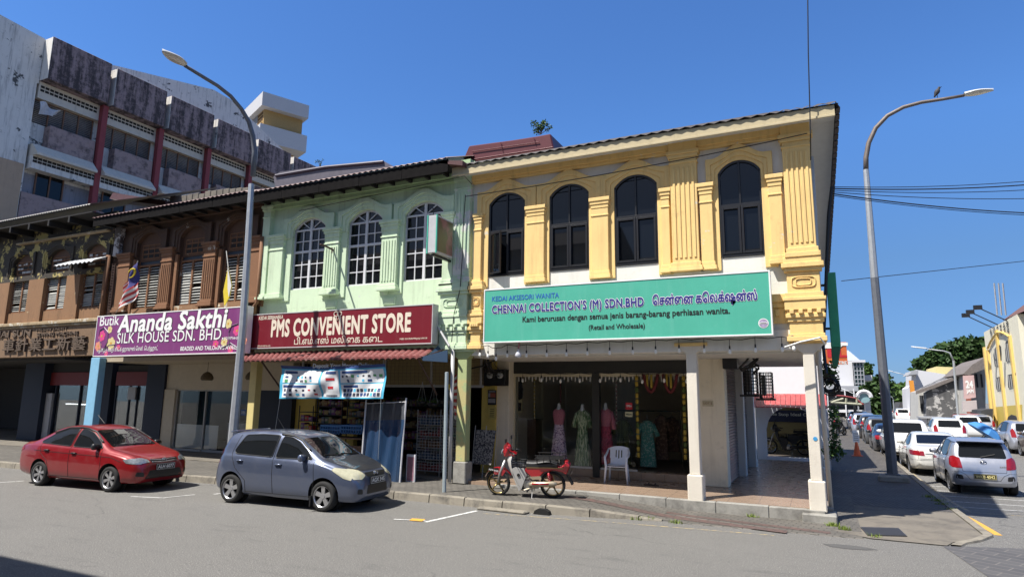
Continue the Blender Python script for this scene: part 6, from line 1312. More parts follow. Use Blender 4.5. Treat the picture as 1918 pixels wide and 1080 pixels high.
p = at(1588, 650, YB_-.01); b = MB(); P = [(1545, 641), (1588, 641), (1588, 647), (1578, 647), (1572, 652), (1545, 652)]; b.prism([(at(x, y, YB_-.02).x, at(x, y, YB_-.02).z) for x, y in P], YB_-.02, YB_-.004); q = at(1552, 668, YB_-.005); q2 = at(1585, 668, YB_-.005); b.text('PL', q, (1, 0, 0), (0, 0, 1), q2.x-q.x, .26, 1, .06); b.text('CENTRE', q-Vector((0, 0, .25)), (1, 0, 0), (0, 0, 1), q2.x-q.x, .1, 0, .03); b.build('lettering', ['sign_white', plain('ink_red', (.5, .02, .03), .5)], T)
b = MB(); b.tube([at(1550, 682, YB_+.1), (at(1550, 682, YB_).x-.5, YB_+.1, at(1550, 682, YB_).z)], .04, 6); b.build('bracket', 'wire_black', T)
# right side: yellow hall
XH = 12.0; Hl = thing('yellow_hall', 'cream hall with yellow pilasters and tall arched windows at right edge', 'building', (XH+5, 55, -.3))
def hx(px, py): return atx(px, py, XH)
Y0, Y1 = hx(1843, 625).y, hx(1912, 600).y-6; zT = hx(1843, 622).z
wallpaint('hall_cream', (.74, .70, .55), (.3, .27, .18), .2); plain('hall_yellow', (.70, .49, .15), .7)
ZT = [hx(1843, 622), hx(1905, 588)]
b = MB(); b.prism([(Y0, -.3), (Y0, ZT[0].z), (ZT[1].y, ZT[1].z), (ZT[1].y, -.3)], XH, XH+10, 'x'); b.build('wall', 'hall_cream', Hl)
for px in ((1845, 650), (1852, 655), (1868, 618), (1893, 628)): p = hx(*px); b = MB(); b.box(XH-.14, XH, p.y-.2, p.y+.2, -.3, p.z); b.build('pilaster', 'hall_yellow', Hl)
def hwin(pts, arch_=True):
    P = [hx(*p) for p in pts]; b = MB(); b.prism([(p.y, p.z) for p in P], XH-.05, XH-.02, 'x'); w = b.build('window', 'far_dark', Hl)
    f = MB(); ys_ = [p.y for p in P]; zs = [p.z for p in P]
    for k in range(1, 4): y = lerp(min(ys_), max(ys_), k/4); f.box(XH-.09, XH-.05, y-.04, y+.04, min(zs), min(zs)+(max(zs)-min(zs))*.86)
    f.build('frame', 'frame_grey', w)
hwin(((1865, 686), (1876, 681), (1876, 660), (1875, 648), (1871, 644), (1865, 652), (1862, 665))); hwin(((1886, 677), (1898, 673), (1897, 652), (1894, 640), (1889, 637), (1885, 640), (1884, 655)))
hwin(((1868, 730), (1881, 728), (1879, 703), (1868, 707))); hwin(((1890, 726), (1905, 722), (1903, 698), (1889, 702)))
P = [hx(*p) for p in ((1853, 652), (1858, 640), (1866, 628), (1872, 622), (1880, 622), (1888, 626), (1894, 630))]; b = MB(); b.tube([p-Vector((.1, 0, 0)) for p in P], .08, 6); b.build('arch_trim', 'hall_yellow', Hl)
for i, ch in enumerate('怡保广东会馆'[:6]):
    p = hx(1857+i*6.2, 625-i*2.6); b = MB() if i == 0 else b; b.text(ch, p+Vector((-.03, .25, -.45)), (0, -1, 0), (0, 0, 1), .55, .9, 0, .01, .004)
b.build('lettering', 'black_ink', Hl)
P = [hx(*p) for p in ((1888, 802), (1908, 800), (1908, 785), (1903, 778), (1896, 776), (1890, 780), (1887, 790))]; b = MB(); b.prism([(p.y, p.z) for p in P], XH-.06, XH-.01, 'x'); b.build('archway', 'far_dark', Hl)
P = [hx(*p) for p in ((1862, 806), (1915, 806), (1915, 757), (1862, 762))]; b = MB(); b.prism([(p.y, p.z) for p in P], XH-.004, XH-.002, 'x'); b.build('porch_wall', plain('porch_yellow', (.55, .42, .09), .8), Hl)
p = hx(1895, 575); b = MB(); b.add([(XH, Y0-6, ZT[1].z), (XH, Y0-13, ZT[1].z), (XH+3, Y0-9, ZT[1].z+2.6), (XH+10, Y0-6, ZT[1].z+.3), (XH+10, Y0-13, ZT[1].z+.3)], [(0, 1, 2), (0, 2, 3), (1, 4, 2), (2, 4, 3)]); b.build('roof', plain('roof_rust', (.14, .07, .06), .8), Hl)
b = MB()
for x0, y0, x1, y1 in ((1828, 602, 1858, 602), (1838, 594, 1868, 596), (1850, 588, 1885, 588)): q = hx(x1, y1); p = q+Vector((-1.6, 0, .55)); b.tube([q+Vector((0.2, 0, -.6)), p], .04, 5); b.cbox(p, (.5, .25, .3), 0)
b.build('floodlight', 'wire_black', Hl)
b = MB(); [b.tube([hx(x, 590), hx(x-6, 530)], .05, 4) for x in (1868, 1876, 1884)]; b.build('antenna', 'far_grey', Hl)
# old terrace beside it
def faces(par, name, mat, pts, Y, dep): P = [at(x, y, Y) for x, y in pts]; b = MB(); b.prism([(p.x, p.z) for p in P], Y, Y+dep); return b.build(name, mat, par)
wallpaint('mould_wall', (.095, .095, .098), (.015, .015, .016), .7, (.42, .41, .40), .34, 1.4); wallpaint('old_white', (.48, .47, .44), (.1, .09, .08), .5)
Ot = thing('old_terrace', 'mould blackened gable of an old white shophouse across the side street', 'shophouse', (at(1770, 780, 70).x, 70, -.3))
faces(Ot, 'gable_wall', 'mould_wall', ((1735, 815), (1815, 815), (1812, 697), (1748, 727), (1735, 735)), 70, 12)
faces(Ot, 'front_wall', 'old_white', ((1720, 815), (1738, 815), (1738, 728), (1720, 733)), 72, 6)
b = MB(); [b.box(at(x, 750, 71.9).x, at(x, 750, 71.9).x+.28, 71.9, 71.95, at(x, 770, 72).z, at(x, 740, 72).z) for x in (1723, 1728, 1733)]; b.build('window', 'far_dark', Ot)
b = MB(); P = [at(x, y, 69.7) for x, y in ((1715, 732), (1745, 722), (1780, 708), (1815, 694))]; Q = [p+Vector((0, 1.6, .0)) for p in P]; n = len(P)
for i in range(n-1): b.add([P[i], P[i+1], Q[i+1], Q[i], P[i]-Vector((0, 0, .3)), P[i+1]-Vector((0, 0, .3))], [(0, 1, 2, 3), (4, 5, 1, 0)])
b.build('roof', plain('old_roof', (.16, .14, .13), .9, var=.5), Ot)
faces(Ot, 'shop_row', 'old_white', ((1812, 815), (1846, 815), (1846, 690), (1812, 700)), 66, 8)
b = MB(); [b.box(at(x, 720, 65.9).x, at(x+3.5, 720, 65.9).x, 65.9, 65.98, at(x, 725, 66).z, at(x, 700, 66).z) for x in (1820, 1829, 1838)]; b.build('window', 'far_dark', Ot)
faces(Ot, 'row_roof', 'old_roof', ((1804, 700), (1822, 682), (1846, 668), (1846, 690), (1815, 702)), 64.5, 10)
faces(Ot, 'ground_floor', 'far_dark', ((1838, 815), (1860, 815), (1860, 765), (1838, 768)), 60, 4)
faces(Ot, 'party_wall', plain('rust_red', (.30, .10, .07), .8), ((1814, 800), (1820, 800), (1818, 700), (1808, 700)), 65.4, .4)
Ws = thing('long_white_building', 'long white and yellow flat topped building behind the mouldy gable', 'building', (at(1760, 780, 85).x, 85, -.3))
faces(Ws, 'wall', 'far_white', ((1712, 800), (1800, 800), (1800, 705), (1716, 692), (1716, 720), (1708, 726)), 85, 10); faces(Ws, 'upper_wall', plain('far_yellow', (.55, .47, .22), .8), ((1752, 700), (1810, 700), (1805, 688), (1754, 686)), 88, 8); faces(Ws, 'roof_edge', 'far_grey', ((1702, 702), (1720, 700), (1720, 693), (1708, 694)), 83, 6)
T = thing('hoarding', 'faded pink 24 JAM hoarding fixed to the old shop corner', 'sign', at(1817, 742, 64)); faces(T, 'panel', plain('faded_pink', (.52, .36, .35), .7, var=.25, scale=1.), ((1806, 747), (1828, 744), (1824, 702), (1804, 703)), 64, .2)
p, q = at(1810, 728, 63.98), at(1823, 728, 63.98); b = MB(); b.text('24', p+Vector((0, 0, .1)), (1, 0, 0), (0, 0, 1), q.x-p.x, .55, 0, .05); b.text('JAM', p-Vector((0, 0, .4)), (1, 0, 0), (0, 0, 1), q.x-p.x, .38, 0, .05); b.build('lettering', 'sign_white', T)
T = thing('signboard', 'blank pale signboard below the faded pink hoarding', 'sign', at(1817, 771, 63.5)); faces(T, 'panel', plain('pale_board', (.45, .40, .40), .7), ((1803, 770), (1831, 771), (1829, 749), (1803, 751)), 63.5, .2)
T = thing('leaning_sign', 'tall orange sign leaning beside the old terrace', 'sign', at(1712, 815, 80)); faces(T, 'panel', plain('sign_orange', (.62, .25, .03), .6), ((1715, 815), (1724, 815), (1711, 712), (1703, 712)), 80, .4)
T = thing('shop_awning', 'dark red curved awning before the old shops at right', 'awning', at(1812, 790, 58)); faces(T, 'sheet', 'flat_red', ((1793, 789), (1837, 786), (1835, 775), (1800, 777), (1795, 781)), 58, 3); b = MB(); [b.tube([at(x, 788, 58.2), (at(x, 788, 58.2).x, 58.2, -.3)], .06, 5) for x in (1797, 1834)]; b.build('post', 'far_grey', T)
T = thing('gate_kiosk', 'low white gate kiosk with black letters near the leaning orange sign', 'kiosk', at(1748, 815, 62)); faces(T, 'wall', 'far_white', ((1726, 818), (1766, 818), (1766, 783), (1726, 782)), 62, 2); p, q = at(1737, 793, 61.98), at(1748, 793, 61.98); b = MB(); b.text('C A C', p, (1, 0, 0), (0, 0, 1), q.x-p.x, .4, 0, .03); b.build('lettering', 'black_ink', T); faces(T, 'roof', 'far_grey', ((1724, 783), (1768, 784), (1768, 781), (1724, 780)), 61.8, 2.4)
Hs = thing('dark_roofed_house', 'low house with dark grey gable roof before the far trees', 'house', at(1690, 800, 120)); faces(Hs, 'roof', plain('roof_slate', (.06, .06, .065), .8), ((1680, 770), (1706, 770), (1703, 753), (1686, 753)), 120, 8); faces(Hs, 'wall', 'far_dark', ((1682, 800), (1704, 800), (1704, 774), (1682, 774)), 121, 6); faces(Hs, 'eave', 'flat_red', ((1672, 774), (1710, 774), (1708, 769), (1674, 769)), 119.5, 2)
# far street lamps
def far_lamp(label, base, top, arm, head, Y):
    p, q, a, h = at(*base, Y), at(*top, Y), at(*arm, Y), at(*head, Y); T = thing('street_lamp', label, 'street lamp', (p.x, Y, -.25), 'street lamps along the side street')
    b = MB(); b.tube([(p.x, Y, -.25), q], [.1, .08], 6); b.build('pole', 'pole_steel', T); b = MB(); b.tube([q, q.lerp(a, .35)+Vector((0, 0, (a.z-q.z)*.45)), a, h], [.07, .06, .05, .05], 6); b.build('arm', 'pole_steel', T, smooth=True); lamp_head(T, h.lerp(a, .0), h-a, 1.0, .2)
far_lamp('grey lamp post in front of the mouldy gable, arm reaching left', (1798, 815), (1786, 675), (1768, 657), (1735, 653), 58)
far_lamp('far lamp post beside the leaning orange sign', (1711, 812), (1706, 722), (1690, 700), (1672, 696), 95)
far_lamp('small far lamp post in front of the dark roofed house', (1676, 790), (1673, 748), (1668, 742), (1660, 740), 110)
far_lamp('far lamp post before the white corner building', (1610, 800), (1607, 745), (1600, 737), (1590, 733), 92)
far_lamp('lamp whose arm shows just right of the green side sign', (1520, 800), (1520, 700), (1550, 690), (1602, 682), 70) if 0 else None
# ================================================================ street traffic and small things
far = 'cars parked along the side street'
def put(src, label, x, y, rz, paint, z=-.28, grp=far, name=None):
    o = dup(src); o.location = (x, y, z); o.rotation_euler = (0, 0, rad(rz)); o['label'] = label; o['group'] = grp
    for ch in o.children:
        for sl_ in ch.material_slots:
            if sl_.material and sl_.material.name in ('paint_grey', 'paint_white', 'paint_offwhite', 'paint_silver'): m = sl_.material; sl_.link = 'OBJECT'; sl_.material = M(paint)
    return o
suv, _ = car('parked_car', 'grey sport utility car parked behind the black saloon', 'car', SUV, (2.95, 43.2, -.28), 90, 'paint_grey', far)
sed2, _ = car('parked_car', 'black saloon parked just left of the right lamp post', 'car', vary(stretch(SEDAN, 1.02, 1.02, 1.), rear_seam=[[(-.6, .95), (-.6, .6), (.6, .6), (.6, .95)]], rear_chrome=[[(-.4, .84), (.4, .84)]]), (2.95, 37.6, -.28), 90, 'paint_black', far, ('VBA 91', -1, .72))
put(suv, 'black sport utility car fourth beyond the right lamp post', 2.9, 48.6, 90, 'paint_black'); put(suv, 'silver car nose to the far end of the left parked row', 2.7, 55, 90, 'paint_silver'); put(suv, 'dark blue car at the very far end of the left row', 2.7, 62, 90, 'paint_darkblue')
tr_ = 'cars across the side street'
put(suv, 'white people carrier seen from behind above the white saloon', 6.4, 45.5, 90, 'paint_white', -.28, tr_)
p = gz(1893, 850, -.28); put(suv, 'silver sport utility car near the right picture edge', p.x+.8, p.y+1.6, 90, 'paint_silver', -.28, tr_)
p = gz(1912, 858, -.28); put(suv, 'dark car cut off by the right picture edge', p.x+1.2, p.y+.2, 90, 'paint_bronze', -.28, tr_)
for i, (px, py, m, lab) in enumerate(((1808, 822, 'paint_white', 'small white car behind the white people carrier'), (1832, 824, 'paint_silver', 'silver car left of the blue umbrella'), (1826, 811, 'paint_white', 'farther white car under the dark red awning'), (1860, 822, 'paint_grey', 'grey car between the umbrella and the yellow hall'))):
    p = at(px, py, 55+i*3); put(suv, lab, p.x, 55+i*3, 90, m, -.28, tr_)
p = at(1690, 790, 90); put(suv, 'tiny white car far down the street before the trees', p.x, 90, 90, 'paint_white', -.28, tr_); p = at(1712, 790, 95); put(suv, 'tiny grey car far down the street by the orange sign', p.x, 95, 90, 'paint_grey', -.28, tr_)
T = thing('box_truck', 'white box truck far down the street before the white building', 'truck', (at(1636, 800, 85).x, 85, -.28)); faces(T, 'cargo_box', plain('truck_cream', (.55, .53, .46), .6), ((1620, 796), (1645, 796), (1645, 778), (1620, 777)), 85, 6); faces(T, 'cab', 'far_white', ((1645, 800), (1656, 800), (1656, 781), (1646, 780)), 86, 2); b = MB(); [b.lathe([(.5, -.15), (.5, .15)], (at(x, 800, 85).x, 85.2, .2), 14, 0, Matrix.Rotation(rad(90), 3, 'Y')) for x in (1624, 1640, 1652)]; b.build('wheel', 'tyre_rubber', T)
T = thing('skip_container', 'dark green ribbed skip container on the far left lane', 'skip', (at(1647, 806, 66).x, 66, -.28)); faces(T, 'bin', plain('skip_green', (.012, .05, .03), .6), ((1636, 812), (1662, 812), (1662, 788), (1635, 787)), 66, 4); b = MB(); [b.box(at(x, 800, 65.9).x, at(x, 800, 65.9).x+.1, 65.85, 66, at(x, 812, 66).z, at(x, 788, 66).z) for x in (1637, 1643, 1649, 1655, 1661)]; b.build('rib', 'skip_green', T)
# traffic cone with a notice
p = gz(1606, 854, -.1); T = thing('traffic_cone', 'orange traffic cone with a white notice on the side pavement', 'traffic cone', p)
b = MB(); b.lathe([(.16, .04), (.15, .06), (.045, .62), (.0, .63)], p, 16); b.cbox(p+Vector((0, 0, .02)), (.44, .44, .04)); b.build('cone', plain('cone_orange', (.55, .09, .02), .5), T, smooth=30)
b = MB(); b.cbox(p+Vector((0, -.02, .86)), (.26, .02, .52)); [b.cbox(p+Vector((0, -.032, .7+k*.09)), (.18, .004, .025), 1) for k in range(4)]; b.build('notice', ['sign_white', 'black_ink'], T)
# blue umbrella and the person beneath it
p = at(1845, 811, 28); T = thing('umbrella', 'open blue umbrella held over the roofs of the parked cars', 'umbrella', p); ax_ = Matrix.Rotation(rad(38), 3, 'Y')
b = MB(); b.lathe([(.0, .3), (.25, .26), (.45, .15), (.58, 0), (.6, -.03)], p, 8, 0, ax_); b.build('canopy', plain('umbrella_blue', (.06, .22, .50), .6), T); b = MB(); b.tube([p+ax_ @ Vector((0, 0, .36)), p+ax_ @ Vector((0, 0, -.6))], .012, 6); b.build('shaft', 'wire_black', T)
q = Vector((p.x-.22, 28, -.80)); T = thing('person', 'person in dark clothes crouching under the blue umbrella', 'person', q)
def skinned(name, joints, edges, mat, par, sub=2):
    me = bpy.data.meshes.new(name); me.from_pydata([Vector(j[0]) for j in joints], edges, []); me.materials.append(M(mat)); o = bpy.data.objects.new(name, me); COL.objects.link(o); o.parent = par
    m = o.modifiers.new('skin', 'SKIN'); sv = me.skin_vertices[0].data if me.skin_vertices else None
    if sv is None:
        bm = bmesh.new(); bm.from_mesh(me); bm.verts.layers.skin.verify(); bm.to_mesh(me); bm.free(); sv = me.skin_vertices[0].data
    for v, j in zip(sv, joints): v.radius = (j[1], j[1]*(j[2] if len(j) > 2 else 1))
    sv[0].use_root = True; s_ = o.modifiers.new('sub', 'SUBSURF'); s_.levels = s_.render_levels = sub; return o
plain('skin_brown', (.22, .11, .07), .6); plain('cloth_dark', (.03, .03, .04), .8)
J = [((0, 0, .95), .15, .8), ((0, 0, 1.15), .14, .75), ((0, 0, 1.38), .16, .7), ((0, 0, 1.5), .055), ((0, .0, 1.58), .07), ((0, .02, 1.68), .095), ((.19, 0, 1.40), .06), ((.27, .05, 1.14), .045), ((.40, .14, 1.22), .035), ((-.19, 0, 1.40), .06), ((-.26, -.03, 1.13), .045), ((-.27, .06, .90), .035), ((.10, .04, .90), .09), ((.14, .40, 1.02), .065), ((.13, .18, .63), .05), ((.13, .32, .58), .045), ((-.10, .04, .90), .09), ((-.14, .40, 1.0), .065), ((-.13, .16, .63), .05), ((-.13, .30, .58), .045)]
skinned('body', J, [(0, 1), (1, 2), (2, 3), (3, 4), (4, 5), (2, 6), (6, 7), (7, 8), (2, 9), (9, 10), (10, 11), (0, 12), (12, 13), (13, 14), (14, 15), (0, 16), (16, 17), (17, 18), (18, 19)], 'cloth_dark', T)
b = MB(); b.lathe([(0, 1.80), (.06, 1.79), (.10, 1.74), (.105, 1.66), (.08, 1.60)], (0, .03, 0), 12); b.xf(Matrix.Translation(q)); b.build('hair', 'wire_black', T, smooth=True)
# opposite side of the road: seen only in window reflections and as the shade on the asphalt
def opposite(label, x0, x1, yf, h, mat):
    T = thing('facing_shophouse', label, 'shophouse', ((x0+x1)/2, yf-5, 0)); b = MB(); b.box(x0, x1, yf-9, yf, 0, h); b.build('wall', mat, T)
    b = MB(); b.add([(x0-.3, yf+.5, h-.1), (x1+.3, yf+.5, h-.1), (x1+.3, yf-4.5, h+1.9), (x0-.3, yf-4.5, h+1.9), (x1+.3, yf-9.3, h), (x0-.3, yf-9.3, h)], [(0, 1, 2, 3), (3, 2, 4, 5)]); b.build('roof', 'old_roof', T)
    n = int((x1-x0)/2)
    for i in range(n): x = lerp(x0, x1, (i+.3)/n); b = MB(); b.box(x, x+.9, yf, yf+.03, 4.6, 6.4); b.build('window', 'far_dark', T)
    b = MB(); b.box(x0+.3, x1-.3, yf, yf+.04, .2, 3.0); b.build('shopfront', 'far_dark', T)
opposite('cream facing shophouse whose shadow falls on the near road at left', -34, -9.6, .35, 9.6, 'cream_wall'); opposite('pale facing shophouse across the road behind the viewer', -9.4, 4, -3.5, 8.6, 'white_wall'); opposite('tan facing shophouse right across the road behind the viewer', 16, 40, -3.5, 8.6, 'old_tan')
# ================================================================ motorcycle
plain('bike_red', (.33, .008, .014), .22, coat=.8); plain('bike_grey', (.40, .39, .37), .4); plain('rim_gold', (.30, .22, .09), .35, .7); plain('engine_alloy', (.42, .41, .39), .35, .7, .3, 20); plain('exhaust_tan', (.42, .36, .26), .3, .5, .3, 12)
plain('seat_vinyl', (.018, .018, .019), .5, bump=.3)
pf, pr_ = gz(932, 927, .16), gz(1034, 932, .16); wb = (pf-pr_).length; hd = math.atan2(pf.y-pr_.y, pf.x-pr_.x)
mid = (pf+pr_)/2
Mo = thing('motorcycle', 'red and grey underbone motorcycle parked on the kerb before the dress shop', 'motorcycle', (mid.x, mid.y+.05, .155), None, hd)
RW = .285; XF, XR = wb/2, -wb/2
LEAN = Matrix.Rotation(rad(-5), 4, 'X')
MIR = Matrix.Rotation(rad(-5), 4, 'X') @ Matrix.Diagonal((1, -1, 1, 1))
def mp(b, name, mats, **k): b.xf(MIR); b.f = [f[::-1] for f in b.f]; return b.build(name, mats, Mo, local=True, **k)
def bikewheel(x, turn=0):
    b = MB(); R = Matrix.Rotation(rad(turn), 3, 'Z') @ Matrix.Rotation(rad(90), 3, 'X'); c = Vector((x, 0, RW)); n = 28
    b.lathe([(RW-.055, -.03), (RW-.02, -.042), (RW-.003, -.022), (RW, 0), (RW-.003, .022), (RW-.02, .042), (RW-.055, .03)], c, n, 0, R, cap=False); w = mp(b, 'wheel', ['tyre_rubber'], smooth=True)
    b = MB(); b.lathe([(RW-.05, -.028), (RW-.068, -.02), (RW-.068, .02), (RW-.05, .028)], c, n, 0, R, cap=False); b.lathe([(.0, -.05), (.05, -.045), (.05, .045), (0, .05)], c, 14, 0, R)
    for k in range(5):
        a = 2*math.pi*k/5+.4; P = [c+R @ Vector((q*math.cos(a+s), q*math.sin(a+s), 0)) for q, s in ((.04, 0), (.13, .10), (RW-.06, .0))]; b.tube(P, [.024, .016, .020], 6)
    b.xf(LEAN); b.build('rim', ['rim_gold'], w, local=True, smooth=True)
bikewheel(XF, 12); bikewheel(XR)
b = MB(); b.grid(lambda u, v: Vector((XF-.01+(RW+.045)*math.cos(lerp(rad(18), rad(150), u)), (v-.5)*.15*(1-.35*abs(2*u-1)), RW+(RW+.045)*math.sin(lerp(rad(18), rad(150), u))+.012*math.cos((v-.5)*3))), 14, 4); b.grid(lambda u, v: Vector((XF+.0+(RW+.045-.14*v)*math.cos(lerp(rad(70), rad(125), u)), -.078, RW+(RW+.045-.14*v)*math.sin(lerp(rad(70), rad(125), u)))), 8, 2)
mp(b, 'front_fender', ['bike_red'], smooth=True)
b = MB(); b.box(XF-.02, XF+.22, -.086, -.083, RW+.27, RW+.33); b.text('AEW 8185', (XF+.2, -.094, RW+.28), (-1, 0, -.18), (-.18, 0, 1), .22, .035, 1, .03); mp(b, 'number_strip', ['plate_black', 'plate_white'])
b = MB(); [b.tube([(XF, y, RW), (XF-.05, y, RW+.22), (XF-.17, y*.7, RW+.5)], [.022, .026, .03], 8) for y in (-.075, .075)]; mp(b, 'fork', ['engine_alloy'], smooth=True)
# leg shield: curved grey plate sweeping down into the footboard
prof = [(XF-.22, .93), (XF-.20, .80), (XF-.235, .66), (XF-.30, .50), (XF-.40, .34), (XF-.50, .20), (XF-.58, .16)]
b = MB()
def shield(u, v):
    i = min(int(u*6), 5); t = u*6-i; x, z = lerp(prof[i][0], prof[i+1][0], t), lerp(prof[i][1], prof[i+1][1], t); w_ = interp([(0, .05), (.2, .14), (.5, .21), (.8, .20), (1, .12)], u); s = (v-.5)*2
    return Vector((x-.13*s*s*(.35+.65*(1-u))-.0, w_*s, z))
b.grid(shield, 16, 8)
def sidepan(sg):
    P = [(XF-.34, .62), (XF-.42, .66), (XF-.62, .64), (XF-.68, .50), (XF-.62, .36), (XF-.56, .20), (XF-.50, .16), (XF-.44, .30), (XF-.38, .44)]
    b.prism(P, sg*.16, sg*.185, 'y')
sidepan(-1); sidepan(1); mp(b, 'leg_shield', ['bike_grey'], smooth=30)
b = MB(); b.lathe([(.0, 0), (.035, .0), (.035, .01), (0, .01)], (XF-.50, -.19, .50), 12, 0, Matrix.Rotation(rad(90), 3, 'X')); mp(b, 'vent_hole', ['trim_black'])
b = MB(); b.lathe([(0, -.09), (.07, -.07), (.10, 0), (.11, .08), (.09, .15), (.04, .20), (0, .21)], (XF-.20, 0, .93), 12, 0, Matrix.Rotation(rad(-18), 3, 'Y'), .8, 1.); b.prism([(XF-.20, .90), (XF-.13, .96), (XF-.15, 1.10), (XF-.20, 1.16), (XF-.26, 1.1), (XF-.30, 1.0), (XF-.42, .93), (XF-.40, .88)], -.08, .08, 'y'); mp(b, 'headlamp_cowl', ['bike_red'], smooth=35)
b = MB(); b.lathe([(0, .02), (.05, .015), (.075, -.01)], (XF-.095, 0, .96), 12, 0, Matrix.Rotation(rad(75), 3, 'Y')); mp(b, 'headlight', ['lamp_clear'], smooth=True)
b = MB(); b.tube([(XF-.45, -.32, .95), (XF-.36, -.22, .98), (XF-.28, -.08, .97), (XF-.28, .08, .97), (XF-.36, .22, .98), (XF-.45, .32, .95)], .013, 7); [b.tube([(XF-.36, s*.22, .98), (XF-.46, s*.33, .945)], .02, 7) for s in (-1, 1)]; b.tube([(XF-.3, -.2, .99), (XF-.40, -.34, .92)], .007, 5); mp(b, 'handlebar', ['trim_black'], smooth=True)
for s in (-1, 1):
    b = MB(); b.tube([(XF-.34, s*.2, .98), (XF-.24, s*.24, 1.08), (XF-.24, s*.25, 1.2)], .006, 5); b.cbox((XF-.24, s*.27, 1.24), (.02, .10, .08)); mp(b, 'mirror', ['trim_black'])
def cage(b, x0, x1, y0, y1, z0, z1, nx, ny, nz, r=.006):
    for z in [lerp(z0, z1, k/nz) for k in range(nz+1)]: b.tube([(x0, y0, z), (x1, y0, z), (x1, y1, z), (x0, y1, z)], r, 5, close=True)
    for k in range(nx+1): x = lerp(x0, x1, k/nx); b.tube([(x, y0, z1), (x, y0, z0), (x, y1, z0), (x, y1, z1)], r*.8, 4)
    for k in range(1, ny): y = lerp(y0, y1, k/ny); b.tube([(x0, y, z1), (x0, y, z0), (x1, y, z0), (x1, y, z1)], r*.8, 4)
b = MB(); cage(b, XF-.62, XF-.34, -.12, .12, .58, .78, 5, 4, 4); mp(b, 'basket', ['trim_black'])
b = MB(); b.grid(lambda u, v: Vector((lerp(XF-.66, XR-.12, u), .13*math.cos(math.pi*v)*(.75+.35*math.sin(math.pi*u)), .735+.05*math.sin(math.pi*v)+.035*math.sin(math.pi*u*1.0)-.02*math.sin(2*math.pi*u))), 12, 8); b.prism([(XF-.66, .66), (XF-.66, .735), (XR-.12, .74), (XR-.12, .68)], -.13, .13, 'y'); mp(b, 'seat', ['seat_vinyl'], smooth=35)
P = [(XF-.66, .66), (XF-.62, .57), (XF-.78, .44), (XR+.30, .43), (XR+.17, .57), (XR-.02, .615), (XR-.20, .585), (XR-.32, .53), (XR-.40, .73), (XR-.31, .80), (XR-.22, .685)]
b = MB(); b.prism(P, -.12, -.07, 'y'); b.prism(P, .07, .12, 'y'); mp(b, 'side_cover', ['bike_red'], bevel=.015)
b = MB(); b.prism([(XF-.80, .40), (XF-.72, .46), (XF-.98, .48), (XF-1.0, .42)], -.128, -.121, 'y'); mp(b, 'cover_stripe', ['exhaust_tan'])
b = MB(); b.tube([(XF-.66, -.122, .655), (XR+.1, -.122, .665), (XR-.25, -.122, .66)], .012, 5); mp(b, 'trim_strip', ['rim_gold'])
b = MB(); b.lathe([(0, -.16), (.085, -.15), (.10, -.10), (.10, .10), (.085, .15), (0, .16)], (XF-.68, 0, .30), 16, 0, Matrix.Rotation(rad(90), 3, 'X')); b.tube([(XF-.62, 0, .32), (XF-.42, 0, .28)], [.075, .065], 10); [b.tube([(XF-.58+.035*k, 0, .31-.005*k), (XF-.57+.035*k, 0, .31-.005*k)], .095, 12) for k in range(5)]; b.box(XF-.92, XF-.6, -.09, .09, .20, .36); mp(b, 'engine', ['engine_alloy'], smooth=35)
b = MB(); b.tube([(XF-.45, -.1, .22), (XF-.62, -.15, .17), (XF-.85, -.16, .25), (XR+.42, -.16, .30)], .022, 7); b.tube([(XR+.50, -.16, .30), (XR+.44, -.165, .305), (XR-.05, -.175, .34), (XR-.12, -.175, .345)], [.03, .052, .058, .03], 12); mp(b, 'exhaust', ['exhaust_tan'], smooth=True)
b = MB(); b.tube([(XR+.42, -.225, .33), (XR+.05, -.235, .345)], .020, 6); mp(b, 'heat_shield', ['bike_red'], smooth=True)
for s in (-.135, .135): b = MB(); b.tube([(XR+.02, s, RW), (XR+.07, s, .56)], .026, 8); [b.tube([(XR+.022+.045*k/7+.005, s, .33+.028*k), (XR+.024+.045*k/7+.005, s, .337+.028*k)], .036, 8) for k in range(7)]; mp(b, 'shock_absorber', ['bike_red'], smooth=True)
b = MB(); [b.tube([(XR+.5, s, .30), (XR, s, RW)], .02, 6) for s in (-.1, .1)]; mp(b, 'swing_arm', ['trim_black'])
b = MB(); zc = .86
for y in [lerp(-.20, .20, k/5) for k in range(6)]: b.tube([(XR+.36, y, zc), (XR-.24, y, zc+.01), (XR-.30, y, zc+.06)], .009, 5)
for x in (XR+.36, XR+.2, XR+.05, XR-.1, XR-.24): b.tube([(x, -.20, zc), (x, .20, zc)], .009, 5)
b.tube([(XR+.36, -.2, zc+.07), (XR-.3, -.2, zc+.08), (XR-.3, .2, zc+.08), (XR+.36, .2, zc+.07)], .010, 5); [b.tube([(x, s*.2, zc+.075), (x, s*.2, zc), (x-.02, s*.12, .70)], .008, 5) for x in (XR+.32, XR+.03, XR-.2) for s in (-1, 1)]
mp(b, 'carrier_rack', ['trim_black'])
b = MB(); b.prism([(XR-.30, .64), (XR-.40, .66), (XR-.36, .82), (XR-.27, .82)], -.07, .07, 'y'); mp(b, 'taillight', ['lamp_red'], bevel=.02)
b = MB(); b.prism([(XR-.30, .52), (XR-.36, .50), (XR-.46, .32), (XR-.42, .30)], -.06, .06, 'y'); mp(b, 'mud_flap', ['trim_black'], bevel=.005)
b = MB(); b.cbox((XR-.40, 0, .56), (.01, .16, .14), 0, Matrix.Rotation(rad(-20), 3, 'Y')); b.text('185', (XR-.412, .06, .53), (0, -1, 0), (-.3, 0, 1), .12, .05, 1, .03); mp(b, 'number_plate', ['plate_black', 'plate_white'])
